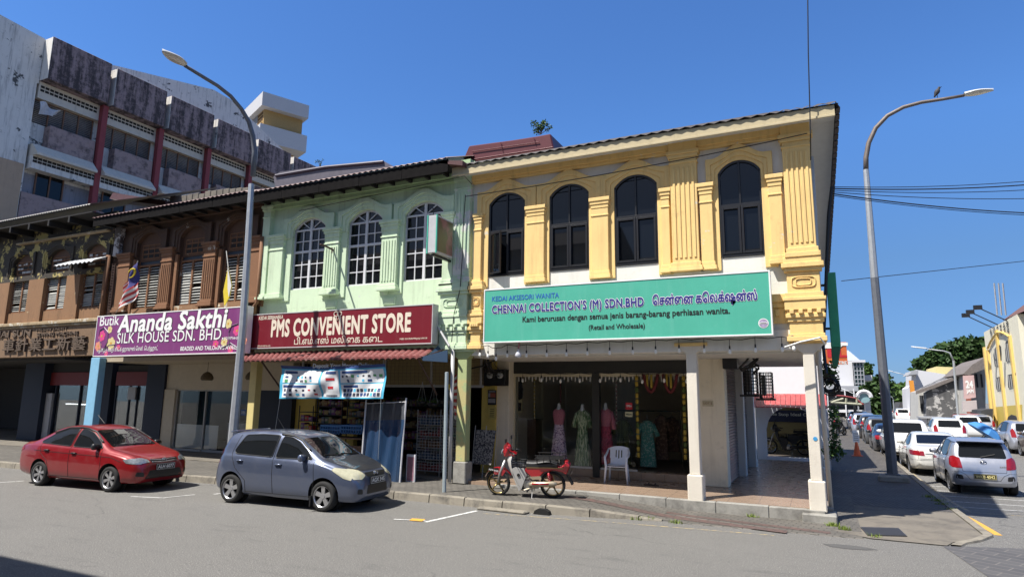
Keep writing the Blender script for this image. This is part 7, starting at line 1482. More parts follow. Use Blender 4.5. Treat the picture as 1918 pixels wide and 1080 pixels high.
b = MB(); b.tube([(XF-.78, -.10, .20), (XF-.80, -.20, .10), (XF-.80, -.26, .02)], .012, 6); b.tube([(XF-.80, -.26, .025), (XF-.86, -.29, .025)], .014, 5); mp(b, 'kickstand', ['engine_alloy'])
b = MB(); b.tube([(XF-.70, -.26, .17), (XF-.70, .26, .17)], .018, 6); b.tube([(XF-.76, -.2, .22), (XF-.60, -.2, .16)], .012, 5); mp(b, 'footpeg', ['trim_black'])
# ================================================================ white plastic chair
p = gz(1155, 903, .24); Ch = thing('plastic_chair', 'white plastic armchair before the dress shop window', 'chair', (p.x, 16.0, .237), None, rad(8))
def cpart(b, n, **k): return b.build(n, ['white_plastic'], Ch, local=True, **k)
b = MB(); b.grid(lambda u, v: Vector(((u-.5)*.46*(1-.12*v), (v-.5)*.44, .42+.02*abs(u-.5)*2-.03*math.sin(math.pi*v)*math.sin(math.pi*u))), 6, 6); b.box(-.22, .22, -.22, .20, .385, .405); cpart(b, 'seat', smooth=35)
b = MB()
bk = lambda x, z: Vector((x, .20+.17*(z-.42)/.45-.05*(1-(x/.26)**2)+.04, z))
def slat(x0, x1, z0, z1): b.grid(lambda u, v: bk(lerp(x0, x1, u), lerp(z0, z1, v)), 3, 5); b.grid(lambda u, v: bk(lerp(x0, x1, u), lerp(z1, z0, v))+Vector((0, .018, 0)), 3, 5)
for x0, x1 in ((-.23, -.085), (-.055, -.015), (.015, .055), (.085, .23)): slat(x0, x1, .56, .76)
slat(-.085, -.055, .56, .585); slat(.055, .085, .56, .585); slat(-.21, .21, .42, .56)
b.grid(lambda u, v: bk(lerp(-.25, .25, u), lerp(.76, .86-.05*(2*u-1)**2, v)), 10, 2); b.grid(lambda u, v: bk(lerp(-.25, .25, u), lerp(.86-.05*(2*u-1)**2, .76, v))+Vector((0, .018, 0)), 10, 2); cpart(b, 'backrest', smooth=35)
for s in (-1, 1):
    b = MB(); b.tube([(s*.25, .27, .80), (s*.28, .15, .70), (s*.285, -.05, .645), (s*.275, -.22, .63), (s*.265, -.27, .58)], [.02, .026, .03, .03, .024], 8); cpart(b, 'armrest', smooth=True)
    b = MB(); b.tube([(s*.27, -.265, .60), (s*.25, -.23, .40), (s*.285, -.28, 0)], [.028, .032, .022], 6); cpart(b, 'leg', smooth=True)
    b = MB(); b.tube([(s*.21, .18, .42), (s*.25, .30, 0)], [.034, .024], 6); cpart(b, 'leg', smooth=True)
for i, (dx, dy, a) in enumerate(((1214, 908, 20), (1226, 909, -10))):
    p = gz(dx, dy, .24); b = MB(); b.prism([(.11*math.cos(t), .045*math.sin(t)*(1+.25*math.cos(t))) for t in [k*math.pi/8 for k in range(16)]], 0, .025, 'z'); b.tube([(.0, -.04, .025), (.03, 0, .06), (.0, .04, .025)], .01, 5)
    b.xf(Matrix.Translation(p) @ Matrix.Rotation(rad(a), 4, 'Z')); tag(b.build('sandal', plain('sandal_brown', (.05, .035, .03), .7)), ('left dark sandal of the pair lying at the shop step', 'right dark sandal of the pair lying at the shop step')[i], 'sandal', 'pair of sandals')
# ================================================================ dress shop contents
def printmat(name, base, c2, scale, thr, stretch_=(1, 1, 1)):
    t = NT(name); n = t.noise(scale, t.pos(stretch_), 3, .6); m = t.noise(scale*.5, t.pos(stretch_, (4, 1, 2)), 3); c = t.mix(t.ramp(n, thr-.03, thr+.03), base, c2); c = t.mix(t.ramp(m, .60, .66), c, dk(c2, .5)); t.col(c); MATS[name] = t.done(.85)
printmat('dress_pink', (.75, .56, .64), (.20, .09, .20), 26, .54); printmat('dress_green', (.09, .17, .07), (.55, .58, .38), 24, .52, (1.6, 1.6, .22)); printmat('dress_red', (.50, .07, .11), (.30, .05, .08), 18, .52); printmat('dress_teal', (.05, .19, .16), (.22, .33, .28), 20, .55); printmat('dress_olive', (.12, .13, .03), (.07, .08, .02), 9, .5, (3, 3, .3)); printmat('dress_brown', (.10, .06, .04), (.20, .13, .09), 15, .55); plain('mannequin_white', (.60, .60, .60), .4); plain('bodice_rose', (.50, .16, .20), .8, var=.7, scale=50)
def dressed(px, py_neck, py_hem, label, mat, bod=None, sleeve=.0, Y=17.0):
    top, hem = at(px, py_neck, Y), at(px, py_hem, Y); H = top.z-hem.z; T = thing('dress_form', label, 'mannequin', (top.x, Y, .40), 'dressed mannequins in the window')
    prof = [(.20, 0), (.195, .06), (.165, .35), (.135, .58), (.118, .66), (.15, .78), (.165, .86), (.15, .93), (.085, .97)]
    n = 40; b = MB(); vs = []; fs = []
    for r, z in prof:
        for j in range(n):
            a = 2*math.pi*j/n; fold = 1+(.09*math.sin(a*9)+.05*math.sin(a*14+1))*max(0, .62-z)/.62; vs.append((top.x+r*1.12*fold*math.cos(a), Y+r*.72*fold*math.sin(a), hem.z+H*z))
    k = len(prof); fs = [(i*n+j, i*n+(j+1) % n, (i+1)*n+(j+1) % n, (i+1)*n+j) for i in range(k-1) for j in range(n)]; b.add(vs, fs, 0); b.mi = [1 if (bod and i//n >= 4) else 0 for i in range(len(fs))]
    b.build('dress', [mat, bod or mat], T, smooth=True)
    if sleeve:
        for s in (-1, 1): b = MB(); b.tube([(top.x+s*.15, Y, hem.z+H*.91), (top.x+s*.22, Y-.02, hem.z+H*.78), (top.x+s*.24, Y-.04, hem.z+H*(.91-sleeve))], [.06, .06, .065], 10); b.build('sleeve', bod or mat, T, smooth=True)
    b = MB(); b.lathe([(.09, .95*H), (.06, .985*H), (.048, 1.02*H), (.048, 1.055*H), (.03, 1.075*H), (0, 1.08*H)], (top.x, Y, hem.z), 14); b.build('neck', 'mannequin_white', T, smooth=True)
    b = MB(); b.tube([(top.x, Y, .45), (top.x, Y, hem.z+.2)], .018, 6); [b.tube([(top.x, Y, .5), (top.x+.22*math.cos(a), Y+.22*math.sin(a), .42)], .012, 5) for a in (.5, 2.6, 4.7)]; b.build('stand', 'chrome', T)
dressed(1047, 762, 858, 'mannequin in a pale pink printed sleeveless dress', 'dress_pink', 'bodice_rose'); dressed(1091, 764, 871, 'mannequin in a dark green striped short sleeved dress', 'dress_green', None, .25); dressed(1134, 762, 868, 'mannequin in a crimson long dress behind the plastic chair', 'dress_red', 'bodice_rose', .3)
def hanging(px, pt, pb, w, label, mat, Y):
    t_, h_ = at(px, pt, Y), at(px, pb, Y); T = thing('hanging_dress', label, 'dress', (t_.x, Y, h_.z), 'dresses hanging on the shop rail'); H = t_.z-h_.z; b = MB(); n = 28
    prof = [(w*.62, 0), (w*.56, .4), (w*.46, .72), (w*.55, .90), (w*.30, .98), (w*.12, 1.)]; vs = [(t_.x+r*math.cos(a)*(1+.07*math.sin(7*a)*(1-z)), Y+r*.32*math.sin(a)*(1+.2*math.sin(9*a)*(1-z)), h_.z+H*z) for r, z in prof for a in [2*math.pi*j/n for j in range(n)]]
    b.add(vs, [(i*n+j, i*n+(j+1) % n, (i+1)*n+(j+1) % n, (i+1)*n+j) for i in range(5) for j in range(n)]); b.build('fabric', mat, T, smooth=True)
    for s in (-1, 1): b = MB(); b.tube([(t_.x+s*w*.4, Y, h_.z+H*.93), (t_.x+s*w*.8, Y, h_.z+H*.66)], [w*.16, w*.2], 8); b.build('sleeve', mat, T, smooth=True)
    b = MB(); b.tube([(t_.x-w*.45, Y, t_.z-.03), (t_.x, Y, t_.z+.03), (t_.x+w*.45, Y, t_.z-.03)], .008, 5); b.tube([(t_.x, Y, t_.z+.03), (t_.x, Y, t_.z+.16)], .006, 5); b.build('hanger', 'chrome', T)
for px, pt, pb, w, lab, mat, Y in ((1166, 785, 868, .34, 'olive green dress hanging behind the red one', 'dress_olive', 18.0), (1212, 787, 873, .36, 'teal patterned dress hanging in the shop doorway', 'dress_teal', 17.7), (1238, 778, 860, .30, 'brown dress hanging right of the teal one', 'dress_brown', 18.4), (1258, 782, 845, .30, 'dark dress at the right end of the shop rail', 'dress_brown', 19.0)): hanging(px, pt, pb, w, lab, mat, Y)
p, q = at(1150, 768, 18), at(1275, 770, 18); b = MB(); b.tube([p, q], .018, 6); b.tube([q, (q.x, 18, .4)], .018, 6); tag(b.build('clothes_rail', 'chrome'), 'steel clothes rail with dresses inside the dark doorway', 'clothes rail')
p0, p1 = at(970, 786, 17.6), at(1003, 860, 17.6); b = MB(); b.box(p0.x, p1.x, 17.6, 18.1, .4, p0.z); b.box(p0.x-.02, p1.x+.02, 17.58, 18.12, p0.z, p0.z+.03); [b.box(p0.x+.02, p1.x-.02, 17.585, 17.6, z, z+.01) for z in (.8, 1.2)]; tag(b.build('cabinet', 'brown_wood', bevel=.008), 'brown wooden cabinet inside the left shop window', 'cabinet')
plain('garland_yellow', (.34, .24, .03), .8, var=.5, scale=40); plain('garland_red', (.11, .012, .015), .8, var=.5, scale=40); plain('garland_green', (.07, .10, .02), .8)
def strand(px0, py0, px1, py1, label, Y, n, r, cols):
    a, c = at(px0, py0, Y), at(px1, py1, Y); T = thing('flower_garland', label, 'garland', (c.x, Y, c.z), 'garlands hung in the shop window')
    for k in range(n):
        p, q = a.lerp(c, k/n), a.lerp(c, (k+.86)/n); b = MB(); m = cols[k % len(cols)]; b.tube([p, p.lerp(q, .15), p.lerp(q, .85), q], [r*.5, r, r, r*.5], 8); b.build('blossom', m, T, smooth=True)
    b = MB(); b.tube([a+Vector((0, 0, .05)), c], .006, 4); b.build('thread', 'wire_black', T)
YG = 16.62
strand(1192, 703, 1196, 858, 'long yellow blossom garland hanging left of the doorway', YG, 14, .042, ['garland_yellow', 'garland_yellow', 'garland_green']); strand(1280, 703, 1284, 862, 'long yellow blossom garland hanging right of the doorway', YG, 14, .042, ['garland_yellow', 'garland_yellow', 'garland_green'])
strand(1001, 702, 1001, 784, 'thin string of yellow beads hanging in the left window', YG+.15, 22, .02, ['garland_yellow', 'exhaust_tan']); strand(1050, 716, 1050, 758, 'thin red bead string above the pink mannequin', YG+.15, 14, .018, ['garland_red']); strand(1154, 703, 1155, 798, 'thin pale bead string between crimson dress and doorway', YG+.15, 24, .018, ['exhaust_tan', 'garland_red'])
for i, (xa_, xb_) in enumerate(((1205, 1232), (1242, 1268))):
    a, c = at(xa_, 700, YG), at(xb_, 700, YG); T = thing('flower_garland', ('looped red garland with yellow tails left over the doorway', 'looped red garland with yellow tails right over the doorway')[i], 'garland', a, 'garlands hung in the shop window')
    P = [a.lerp(c, k/12)-Vector((0, 0, .46*math.sin(math.pi*k/12)**.7)) for k in range(13)]; b = MB(); b.tube(P, .042, 8); b.build('loop', 'garland_red', T, smooth=True)
    for t_ in (.25, .55): p = a.lerp(c, t_); b = MB(); b.tube([p, p-Vector((0, 0, .36))], .03, 8); b.build('tail', 'garland_yellow', T, smooth=True)
p = at(1178, 760, YS); b = MB(); b.box(p.x-.09, p.x+.09, YS-.0, YS+.012, p.z-.09, p.z+.09); b.text('OPEN', (p.x-.07, YS-.001, p.z-.02), (1, 0, 0), (0, 0, 1), .14, .05, 1, .02, .002); tag(b.build('window_sticker', [plain('sticker_red', (.45, .02, .03), .5), 'sign_white']), 'red square sticker on the glass beside the doorway', 'sticker')
p = at(1178, 775, YS); b = MB(); b.box(p.x-.10, p.x+.10, YS-.0, YS+.012, p.z-.07, p.z+.06); b.text('Welcome', (p.x-.08, YS-.001, p.z-.03), (1, 0, 0), (0, 0, 1), .16, .05, 1, .02, .002); tag(b.build('window_sticker', [plain('sticker_cream', (.5, .48, .3), .6), 'black_ink']), 'cream hanging card under the red sticker on the glass', 'sticker')
p, q = at(968, 717, 16.95), at(978, 772, 16.95); b = MB(); b.box(p.x, q.x, 16.95, 16.97, q.z, p.z, 0); xm = (p.x+q.x)/2
b.lathe([(.0, 0), (.10, .05), (.13, .3), (.09, .5), (.06, .62), (.07, .7), (0, .78)], (xm, 16.94, q.z+.35), 12, 1, None, 1, .1); b.box(p.x+.03, q.x-.03, 16.935, 16.95, q.z+.05, q.z+.28, 1); tag(b.build('wall_scroll', [plain('scroll_sand', (.36, .31, .17), .8), 'black_ink']), 'hanging scroll with a dark figure at the left end of the window', 'wall hanging')
# electric meters and notices left of the dress shop
for px, w, lab in ((918, .46, 'left electric meter box beneath the tangle of cables'), (937, .30, 'right smaller electric meter box beside the shop window')):
    p = at(px, 706, 16.1); T = thing('meter_box', lab, 'meter box', p, 'electric meters'); b = MB(); b.box(p.x-w/2, p.x+w/2, 16.1, 16.35, p.z-.24, p.z+.22); b.build('case', 'black_plastic', T, bevel=.015); b = MB(); b.lathe([(.09, 0), (.09, .05), (.07, .07), (0, .07)], (p.x, 16.1, p.z+.05), 14, 0, Matrix.Rotation(rad(90), 3, 'X')); b.build('dial', plain('dial_grey', (.35, .36, .36), .2), T)
p, q = at(914, 730, 16.25), at(929, 758, 16.25); T = thing('notice', 'dark notice with rows of red and grey bars on the yellow pier', 'notice', q)
b = MB(); b.box(p.x, q.x, 16.25, 16.27, q.z, p.z); b.build('panel', 'black_plastic', T); b = MB(); w = q.x-p.x
for k in range(7): x = p.x+w*(.08+.125*k); [b.box(x, x+w*.07, 16.245, 16.25, lerp(q.z, p.z, z0), lerp(q.z, p.z, z1), m) for z0, z1, m in ((.52, .80, 0 if k > 1 else 1), (.14, .42, 1))]
b.box(p.x+w*.1, q.x-w*.1, 16.245, 16.25, lerp(q.z, p.z, .88), lerp(q.z, p.z, .93), 1); b.build('print', [plain('bar_red', (.40, .10, .06), .6), 'notice_grey'], T)
p, q = at(914, 762, 16.25), at(929, 785, 16.25); b = MB(); b.box(p.x, q.x, 16.25, 16.26, q.z, p.z); [b.box(p.x+.06, q.x-.06, 16.247, 16.25, lerp(q.z, p.z, t_), lerp(q.z, p.z, t_+.05), 1) for t_ in (.2, .35, .5, .65, .8)]; tag(b.build('notice', [plain('notice_yellow', (.45, .36, .10), .7), 'black_ink']), 'yellow paper notice below the dark barred notice', 'notice')
b = MB(); b.box(at(906, 720, 16.4).x, at(931, 720, 16.4).x, 16.3, 16.7, .2, 3.3); b.build('pier', 'pier_yellow', Gh)
b = MB(); rnd = random.Random(2)
for k in range(14):
    a = at(rnd.uniform(900, 915), rnd.uniform(655, 672), 15.2); c = at(rnd.uniform(908, 945), rnd.uniform(690, 705), 16.0); b.tube([a, a.lerp(c, .3)+Vector((rnd.uniform(-.1, .1), 0, -.2)), a.lerp(c, .7)+Vector((rnd.uniform(-.15, .15), 0, -.15)), c], .009, 4)
b.tube([at(880, 690, 15.5), at(905, 685, 15.5), at(925, 675, 15.5), at(945, 662, 15.4)], .022, 5); tag(b.build('cable_tangle', 'wire_black'), 'tangle of loose black cables above the meter boxes', 'cable')
# switch box, cut conduit and caged air conditioners in the side arcade
p0, p1 = at(1352, 656, 16.2), at(1381, 690, 16.2); T = thing('switch_box', 'black switch box with cut conduit ends high in the side arcade', 'switch box', ((p0.x+p1.x)/2, 16.3, p1.z)); b = MB(); b.box(p0.x, p1.x, 16.2, 16.6, p1.z, p0.z); b.build('case', 'black_plastic', T, bevel=.01)
b = MB()
for L in (((1384, 690), (1398, 676), (1406, 664), (1412, 660), (1415, 665), (1410, 673)), ((1386, 692), (1402, 684), (1422, 668)), ((1388, 694), (1404, 688), (1420, 672)), ((1400, 690), (1412, 686), (1420, 683)), ((1412, 680), (1420, 684), (1421, 690), (1410, 700)), ((1384, 662), (1392, 668))): b.tube([at(x, y, 16.3) for x, y in L], .028, 6)
b.build('conduit', 'wire_black', T, smooth=True)
for (xa_, ya_, xb_, yb_, Y, lab) in ((1391, 688, 1418, 738, 17.5, 'caged air conditioner nearer the switch box'), (1421, 697, 1447, 745, 17.2, 'caged air conditioner hung farther out over the arcade')):
    p, q = at(xa_, ya_, Y), at(xb_, yb_, Y); T = thing('air_conditioner', lab, 'air conditioner', ((p.x+q.x)/2, Y+.2, q.z), 'caged air conditioner units'); b = MB(); cage(b, p.x, q.x, Y, Y+.5, q.z, p.z, 5, 3, 8, .010); b.build('cage', 'wire_black', T); b = MB(); b.box(p.x+.04, q.x-.16, Y+.1, Y+.45, q.z+.06, p.z-.06); b.build('unit', plain('ac_grey', (.10, .10, .10), .6), T, bevel=.02); b = MB(); b.box(p.x-.1, q.x+.05, Y-.02, Y+.52, q.z-.06, q.z-.01); b.build('shelf', 'wire_black', T)
p = at(1326, 755, YS-.25); b = MB(); b.box(p.x-.13, p.x+.13, YS-.262, YS-.251, p.z-.07, p.z+.07); b.text('LOT 5', (p.x-.1, YS-.264, p.z-.02), (1, 0, 0), (0, 0, 1), .2, .05, 1, .01, .001); tag(b.build('name_plate', ['alu_cream', 'old_tan']), 'small framed paper plate on the cream pier', 'name plate')
p = at(1527, 821, D-.0); b = MB(); b.lathe([(.04, 0), (.04, .006), (0, .006)], (p.x, D-.002, p.z), 16, 0, Matrix.Rotation(rad(90), 3, 'X')); tag(b.build('round_sticker', plain('sticker_blue', (.05, .28, .55), .5)), 'small round blue sticker on the corner column', 'sticker')
for i, (x, Y) in enumerate(((1478, 27.2), (1500, 28.2))):
    pass
mo2 = dup(Mo); p = at(1480, 850, 27.0); mo2.location = (p.x-.1, 27.2, .24); mo2.rotation_euler = (0, 0, rad(178)); mo2['label'] = 'dark motorcycle parked in shade under the white arch'; mo2['group'] = 'motorcycles in the shade'
for ch in mo2.children:
    for s_ in ch.material_slots:
        if s_.material and s_.material.name in ('bike_red', 'bike_grey', 'rim_gold', 'exhaust_tan'): s_.link = 'OBJECT'; s_.material = M('trim_black')
    for cc in ch.children:
        for s_ in cc.material_slots: s_.link = 'OBJECT'; s_.material = M('engine_alloy')
for i, (px, Y, rz, lab) in enumerate(((1577, 50, 70, 'dark motorcycle parked on the far side pavement beside the shrubs'), (1572, 58, 80, 'farther motorcycle in the row on the side pavement'))):
    m3 = dup(mo2); p = at(px, 830, Y); m3.location = (p.x, Y, -.1); m3.rotation_euler = (0, 0, rad(rz)); m3['label'] = lab
# ================================================================ grocery front
AY = 13.15
q0, q1 = at(443, 676, AY), at(792, 670, AY); t0, t1 = at(452, 668, 14.1), at(815, 652, 14.1); zf, zb_ = q0.z+.02, t0.z+.10
Aw = thing('awning', 'maroon tile pattern metal awning below the maroon sign', 'awning', ((q0.x+q1.x)/2, 13.6, zf)); b = MB(); n = 34; k = 8
def awn(u, v):
    s = u*n % 1; return Vector((lerp(lerp(q0.x, t0.x, v), lerp(q1.x, t1.x, v), u), lerp(AY, 14.1, v), lerp(zf, zb_, v)+.045*abs(math.sin(math.pi*s))**.7+.012*((v*4) % 1)))
b.grid(awn, n*6, 12); b.grid(lambda u, v: awn(u, 0)-Vector((0, 0, .05*v)), n*6, 1); b.build('sheet', wallpaint('awning_maroon', (.20, .06, .055), (.45, .36, .33), .35, rough=.5, bump=.1), Aw, smooth=40)
b = MB(); b.add([q1+Vector((.05, 0, -.05)), t1+Vector((.1, 0, .08)), at(838, 672, 14.0), at(795, 672, AY)], [(0, 1, 2, 3)]); b.prism([(at(788, 668, AY).x, at(788, 668, AY).z), (at(838, 655, AY).x, at(838, 655, AY).z), (at(838, 676, AY).x, at(838, 678, AY).z), (at(792, 676, AY).x, at(792, 675, AY).z)], AY, AY+.02); b.build('end_cloth', plain('tarp_navy', (.02, .05, .10), .6), Aw)
b = MB(); [b.tube([(x, AY+.05, zf), (x, 14.15, zf-.9)], .025, 6) for x in (q0.x+.9, q1.x-.2)]; [b.tube([(lerp(q0.x, q1.x, t_), AY+.04, zf), (lerp(q0.x, q1.x, t_), 14.15, zb_)], .02, 5) for t_ in (0, .25, .5, .75, 1)]; b.tube([(q0.x, AY+.03, zf-.02), (q1.x, AY+.03, zf-.02)], .022, 6); b.build('strut', 'rust_arm', Aw)
# banner
BYb = 13.3; c00, c10, c01, c11 = at(526, 684, BYb), at(722, 681, BYb), at(525, 746, BYb), at(719, 746, BYb)
def ban(u, v, o=0.):
    p = c00.lerp(c10, u).lerp(c01.lerp(c11, u), v); w_ = .05*math.sin(6*u+5*v)+.035*math.sin(17*u-4*v)*math.sin(math.pi*min(1, v*1.2))+.02*math.sin(31*u+9*v)
    return p+Vector((0, w_-o, -.05*math.sin(math.pi*u)*(1-v)))
Bn = thing('banner', 'sagging white and blue banner of payment logos under the awning', 'banner', ((c00.x+c10.x)/2, BYb, c01.z))
def bpatch(b, u0, u1, v0, v1, m, o=.006): nu = max(1, int((u1-u0)*48)); nv = max(1, int((v1-v0)*16)); b.grid(lambda u, v: ban(lerp(u0, u1, u), lerp(v0, v1, v), o), nu, nv, m)
for c_, h_ in (('banner_blue', (.04, .22, .42)), ('banner_navy', (.02, .05, .16)), ('banner_cyan', (.08, .42, .62)), ('banner_white', (.66, .67, .68)), ('banner_red', (.5, .03, .04)), ('banner_green', (.08, .32, .12)), ('banner_ink', (.03, .03, .05))): plain(c_, h_, .55, var=.05)
b = MB(); b.grid(lambda u, v: ban(u, v), 60, 18); b.build('cloth', ['banner_cyan'], Bn, smooth=True)
b = MB(); bpatch(b, 0, 1, 0, .09, 0)
for u0, u1, v0, v1 in ((.03, .41, .13, .52), (.43, .58, .13, .95), (.60, .98, .13, .52), (.03, .41, .56, .96), (.60, .98, .56, .96)): bpatch(b, u0, u1, v0, v1, 1)
b.build('panel', ['banner_navy', 'banner_white'], Bn, smooth=True)
b = MB(); rnd = random.Random(12); cols = [0, 1, 2, 3, 4, 4]
for u0, u1, v in ((.04, .16, .16), (.46, .56, .16), (.62, .84, .16), (.04, .27, .59), (.62, .76, .59)): bpatch(b, u0, u1, v, v+.075, 0, .011)
for u0, n_, v, h in ((.05, 7, .30, .10), (.05, 7, .41, .10), (.62, 8, .28, .09), (.62, 8, .40, .11), (.05, 6, .70, .09), (.05, 6, .83, .10)):
    for k_ in range(n_):
        if rnd.random() < .85: u = u0+k_*.36/n_; w_ = rnd.uniform(.014, .032); bpatch(b, u, u+w_, v+rnd.uniform(0, .02), v+h*rnd.uniform(.6, 1), rnd.choice(cols), .011)
for j in range(2):
    for k_ in range(11): u = .615+k_*.033; bpatch(b, u, u+.024, .70+j*.13, .80+j*.13, rnd.choice([4, 4, 0, 1]), .011)
bpatch(b, .47, .54, .36, .44, 2, .011); bpatch(b, .48, .53, .62, .70, 2, .011); bpatch(b, .46, .56, .89, .92, 4, .011)
p = ban(.33, .085, .012); b.text('Deposit Your Money Online', p, (1, 0, 0), (0, 0, 1), 2.0, .15, 5, .02)
b.build('print', ['banner_navy', 'banner_cyan', 'banner_red', 'banner_green', 'banner_ink', 'banner_white'], Bn, smooth=True)
b = MB(); [b.tube([ban(u, .02), (ban(u, 0).x, 13.25, zf-.0)], .006, 4) for u in (.01, .99)]; [b.tube([ban(u, .99), ban(u, .99)+Vector((dx, 0, -dz))], .006, 4) for u, dx, dz in ((.01, -.1, .9), (.98, 0, 1.5))]; b.build('cord', plain('cord_grey', (.4, .42, .42), .8), Bn)
# racks, crates, tarp frame, baskets
def goods(label, x0, x1, y, z0, z1, rows, cols_, rnd, cat='shelf'):
    T = thing('goods_shelf', label, cat, ((x0+x1)/2, y, z0)); b = MB()
    for k_ in range(rows+1): z = lerp(z0, z1, k_/rows); b.box(x0, x1, y, y+.4, z-.012, z+.012)
    for x in (x0, x1): b.tube([(x, y, z0-.4), (x, y, z1+.2)], .018, 5)
    b.build('shelf', 'wire_black', T)
    for k_ in range(rows):
        z = lerp(z0, z1, k_/rows)+.014; h = (z1-z0)/rows-.06; x = x0+.03
        while x < x1-.12:
            w_ = rnd.uniform(.07, .16); b = MB(); hh = h*rnd.uniform(.55, 1); b.box(x, x+w_, y+.03+rnd.uniform(0, .05), y+.3, z, z+hh); b.box(x+w_*.15, x+w_*.85, y+.026, y+.03, z+hh*.35, z+hh*.75, 1); b.build('packet', [rnd.choice(cols_), 'pack_grey' if rnd.random() < .5 else 'pack_straw'], T); x += w_+.008
rr = random.Random(21); [plain(n_, c_, .5, var=.5, scale=25) for n_, c_ in (('pack_red', (.20, .035, .03)), ('pack_green', (.05, .12, .06)), ('pack_straw', (.26, .20, .09)), ('pack_slate', (.05, .08, .13)), ('pack_grey', (.22, .21, .20)))]
gc = ['pack_red', 'pack_green', 'pack_straw', 'pack_slate', 'pack_grey', plain('pack_purple', (.16, .04, .20), .4), plain('pack_brown', (.14, .07, .03), .5), 'banner_ink', plain('pack_orange', (.24, .10, .04), .4)]
X6 = lambda px, Y=15.4: at(px, 780, Y).x
goods('wire snack rack of bright packets above the left blue crate', X6(585), X6(632), 15.6, 1.15, 2.2, 4, gc, rr); goods('snack rack of dark bright packets beside the tarpaulin', X6(642), X6(690), 15.6, 1.15, 2.15, 4, gc, rr); goods('low shelf of purple boxes by the yellow pier', X6(556), X6(582), 15.5, 1.2, 1.75, 2, ['pack_purple', 'garland_yellow', 'banner_red'], rr)
goods('dim goods shelf deep inside the grocery at left', X6(500, 18), X6(640, 18), 18.2, .5, 2.3, 5, gc, rr); goods('dim goods shelf deep inside the grocery behind the baskets', X6(690, 18), X6(850, 18), 18.2, .5, 2.3, 5, gc, rr)
plain('crate_blue', (.03, .14, .36), .45)
for i, (xa_, xb_, lab) in enumerate(((600, 637, 'left blue plastic crate on the grocery stand'), (638, 677, 'right blue plastic crate next to the tarpaulin'))):
    p, q = at(xa_, 796, 14.7), at(xb_, 813, 14.7); b = MB(); x0, x1, z0, z1 = p.x, q.x, q.z, p.z+.02; b.box(x0, x1, 14.7, 15.1, z0, z0+.03); nx = 8
    for y in (14.7, 15.08): b.box(x0, x1, y, y+.02, z1-.05, z1); [b.box(lerp(x0, x1-.03, k_/nx), lerp(x0, x1-.03, k_/nx)+.03, y, y+.02, z0, z1-.05) for k_ in range(nx+1)]; b.box(x0, x1, y+.003, y+.017, (z0+z1)/2-.02, (z0+z1)/2+.01)
    for x in (x0, x1-.02): b.box(x, x+.02, 14.72, 15.08, z0+.03, z1)
    T = tag(b.build('plastic_crate', 'crate_blue'), lab, 'crate', 'blue crates of the grocery')
p, q = at(595, 815, 14.6), at(680, 900, 14.6); b = MB(); b.box(p.x, q.x, 14.6, 15.15, p.z-.06, p.z-.02); [b.box(x, x+.05, y, y+.05, .19, p.z-.06) for x in (p.x, q.x-.05) for y in (14.62, 15.08)]; b.box(p.x, q.x, 14.62, 14.64, .4, .9); tag(b.build('crate_stand', 'brown_wood'), 'dark wooden stand carrying the two blue crates', 'stand')
Tp = thing('tarpaulin_screen', 'dark blue tarpaulin under clear plastic stretched on white poles', 'screen', (at(725, 900, 13.7).x, 13.7, .16)); YT_ = 13.7
P = [at(x, y, YT_) for x, y in ((687, 755), (762, 752), (750, 905), (676, 902))]
def tarpmat():
    t = NT('tarp_blue'); n = t.noise(1.2, t.pos((2.5, 2.5, .5)), 5, .7); t.col(t.mix(n, (.008, .018, .045), (.03, .075, .16))); t.bump(t.noise(3, t.pos((3, 3, .5)), 5), .6, .05); MATS['tarp_blue'] = t.done(.18, 0, .7)
tarpmat()
def tp(u, v): return P[0].lerp(P[1], u).lerp(P[3].lerp(P[2], u), v)+Vector((0, .03*math.sin(11*u)*math.sin(3*v+.5)+.05*math.sin(23*u+3*v)*.5, 0))
b = MB(); b.grid(lambda u, v: tp(u, .22+.78*v), 24, 16); b.build('tarpaulin', 'tarp_blue', Tp, smooth=True); b = MB(); b.grid(lambda u, v: tp(u, .22*v), 24, 4); b.build('upper_cloth', plain('tarp_grey', (.07, .07, .075), .25, var=.3, scale=3), Tp, smooth=True)
b = MB(); [b.tube([a+Vector((0, -.03, .1)), c+Vector((0, -.03, 0))], .022, 6) for a, c in ((P[0], P[3]), (P[1], P[2]))]; b.tube([P[0]+Vector((0, -.02, 0)), P[1]+Vector((0, -.02, 0))], .012, 5); b.build('pole', 'frame_white', Tp)
p, q = at(762, 850, 13.9), at(776, 905, 13.9); b = MB(); b.box(p.x, q.x, 13.9, 13.95, q.z, p.z); b.box(p.x+.03, q.x-.03, 13.894, 13.9, q.z+.06, p.z-.06, 1); tag(b.build('a_board', ['frame_white', plain('poster_mauve', (.28, .14, .18), .5, var=.8, scale=9)]), 'small framed mauve poster leaning by the tarpaulin screen', 'poster')
Wk = 0
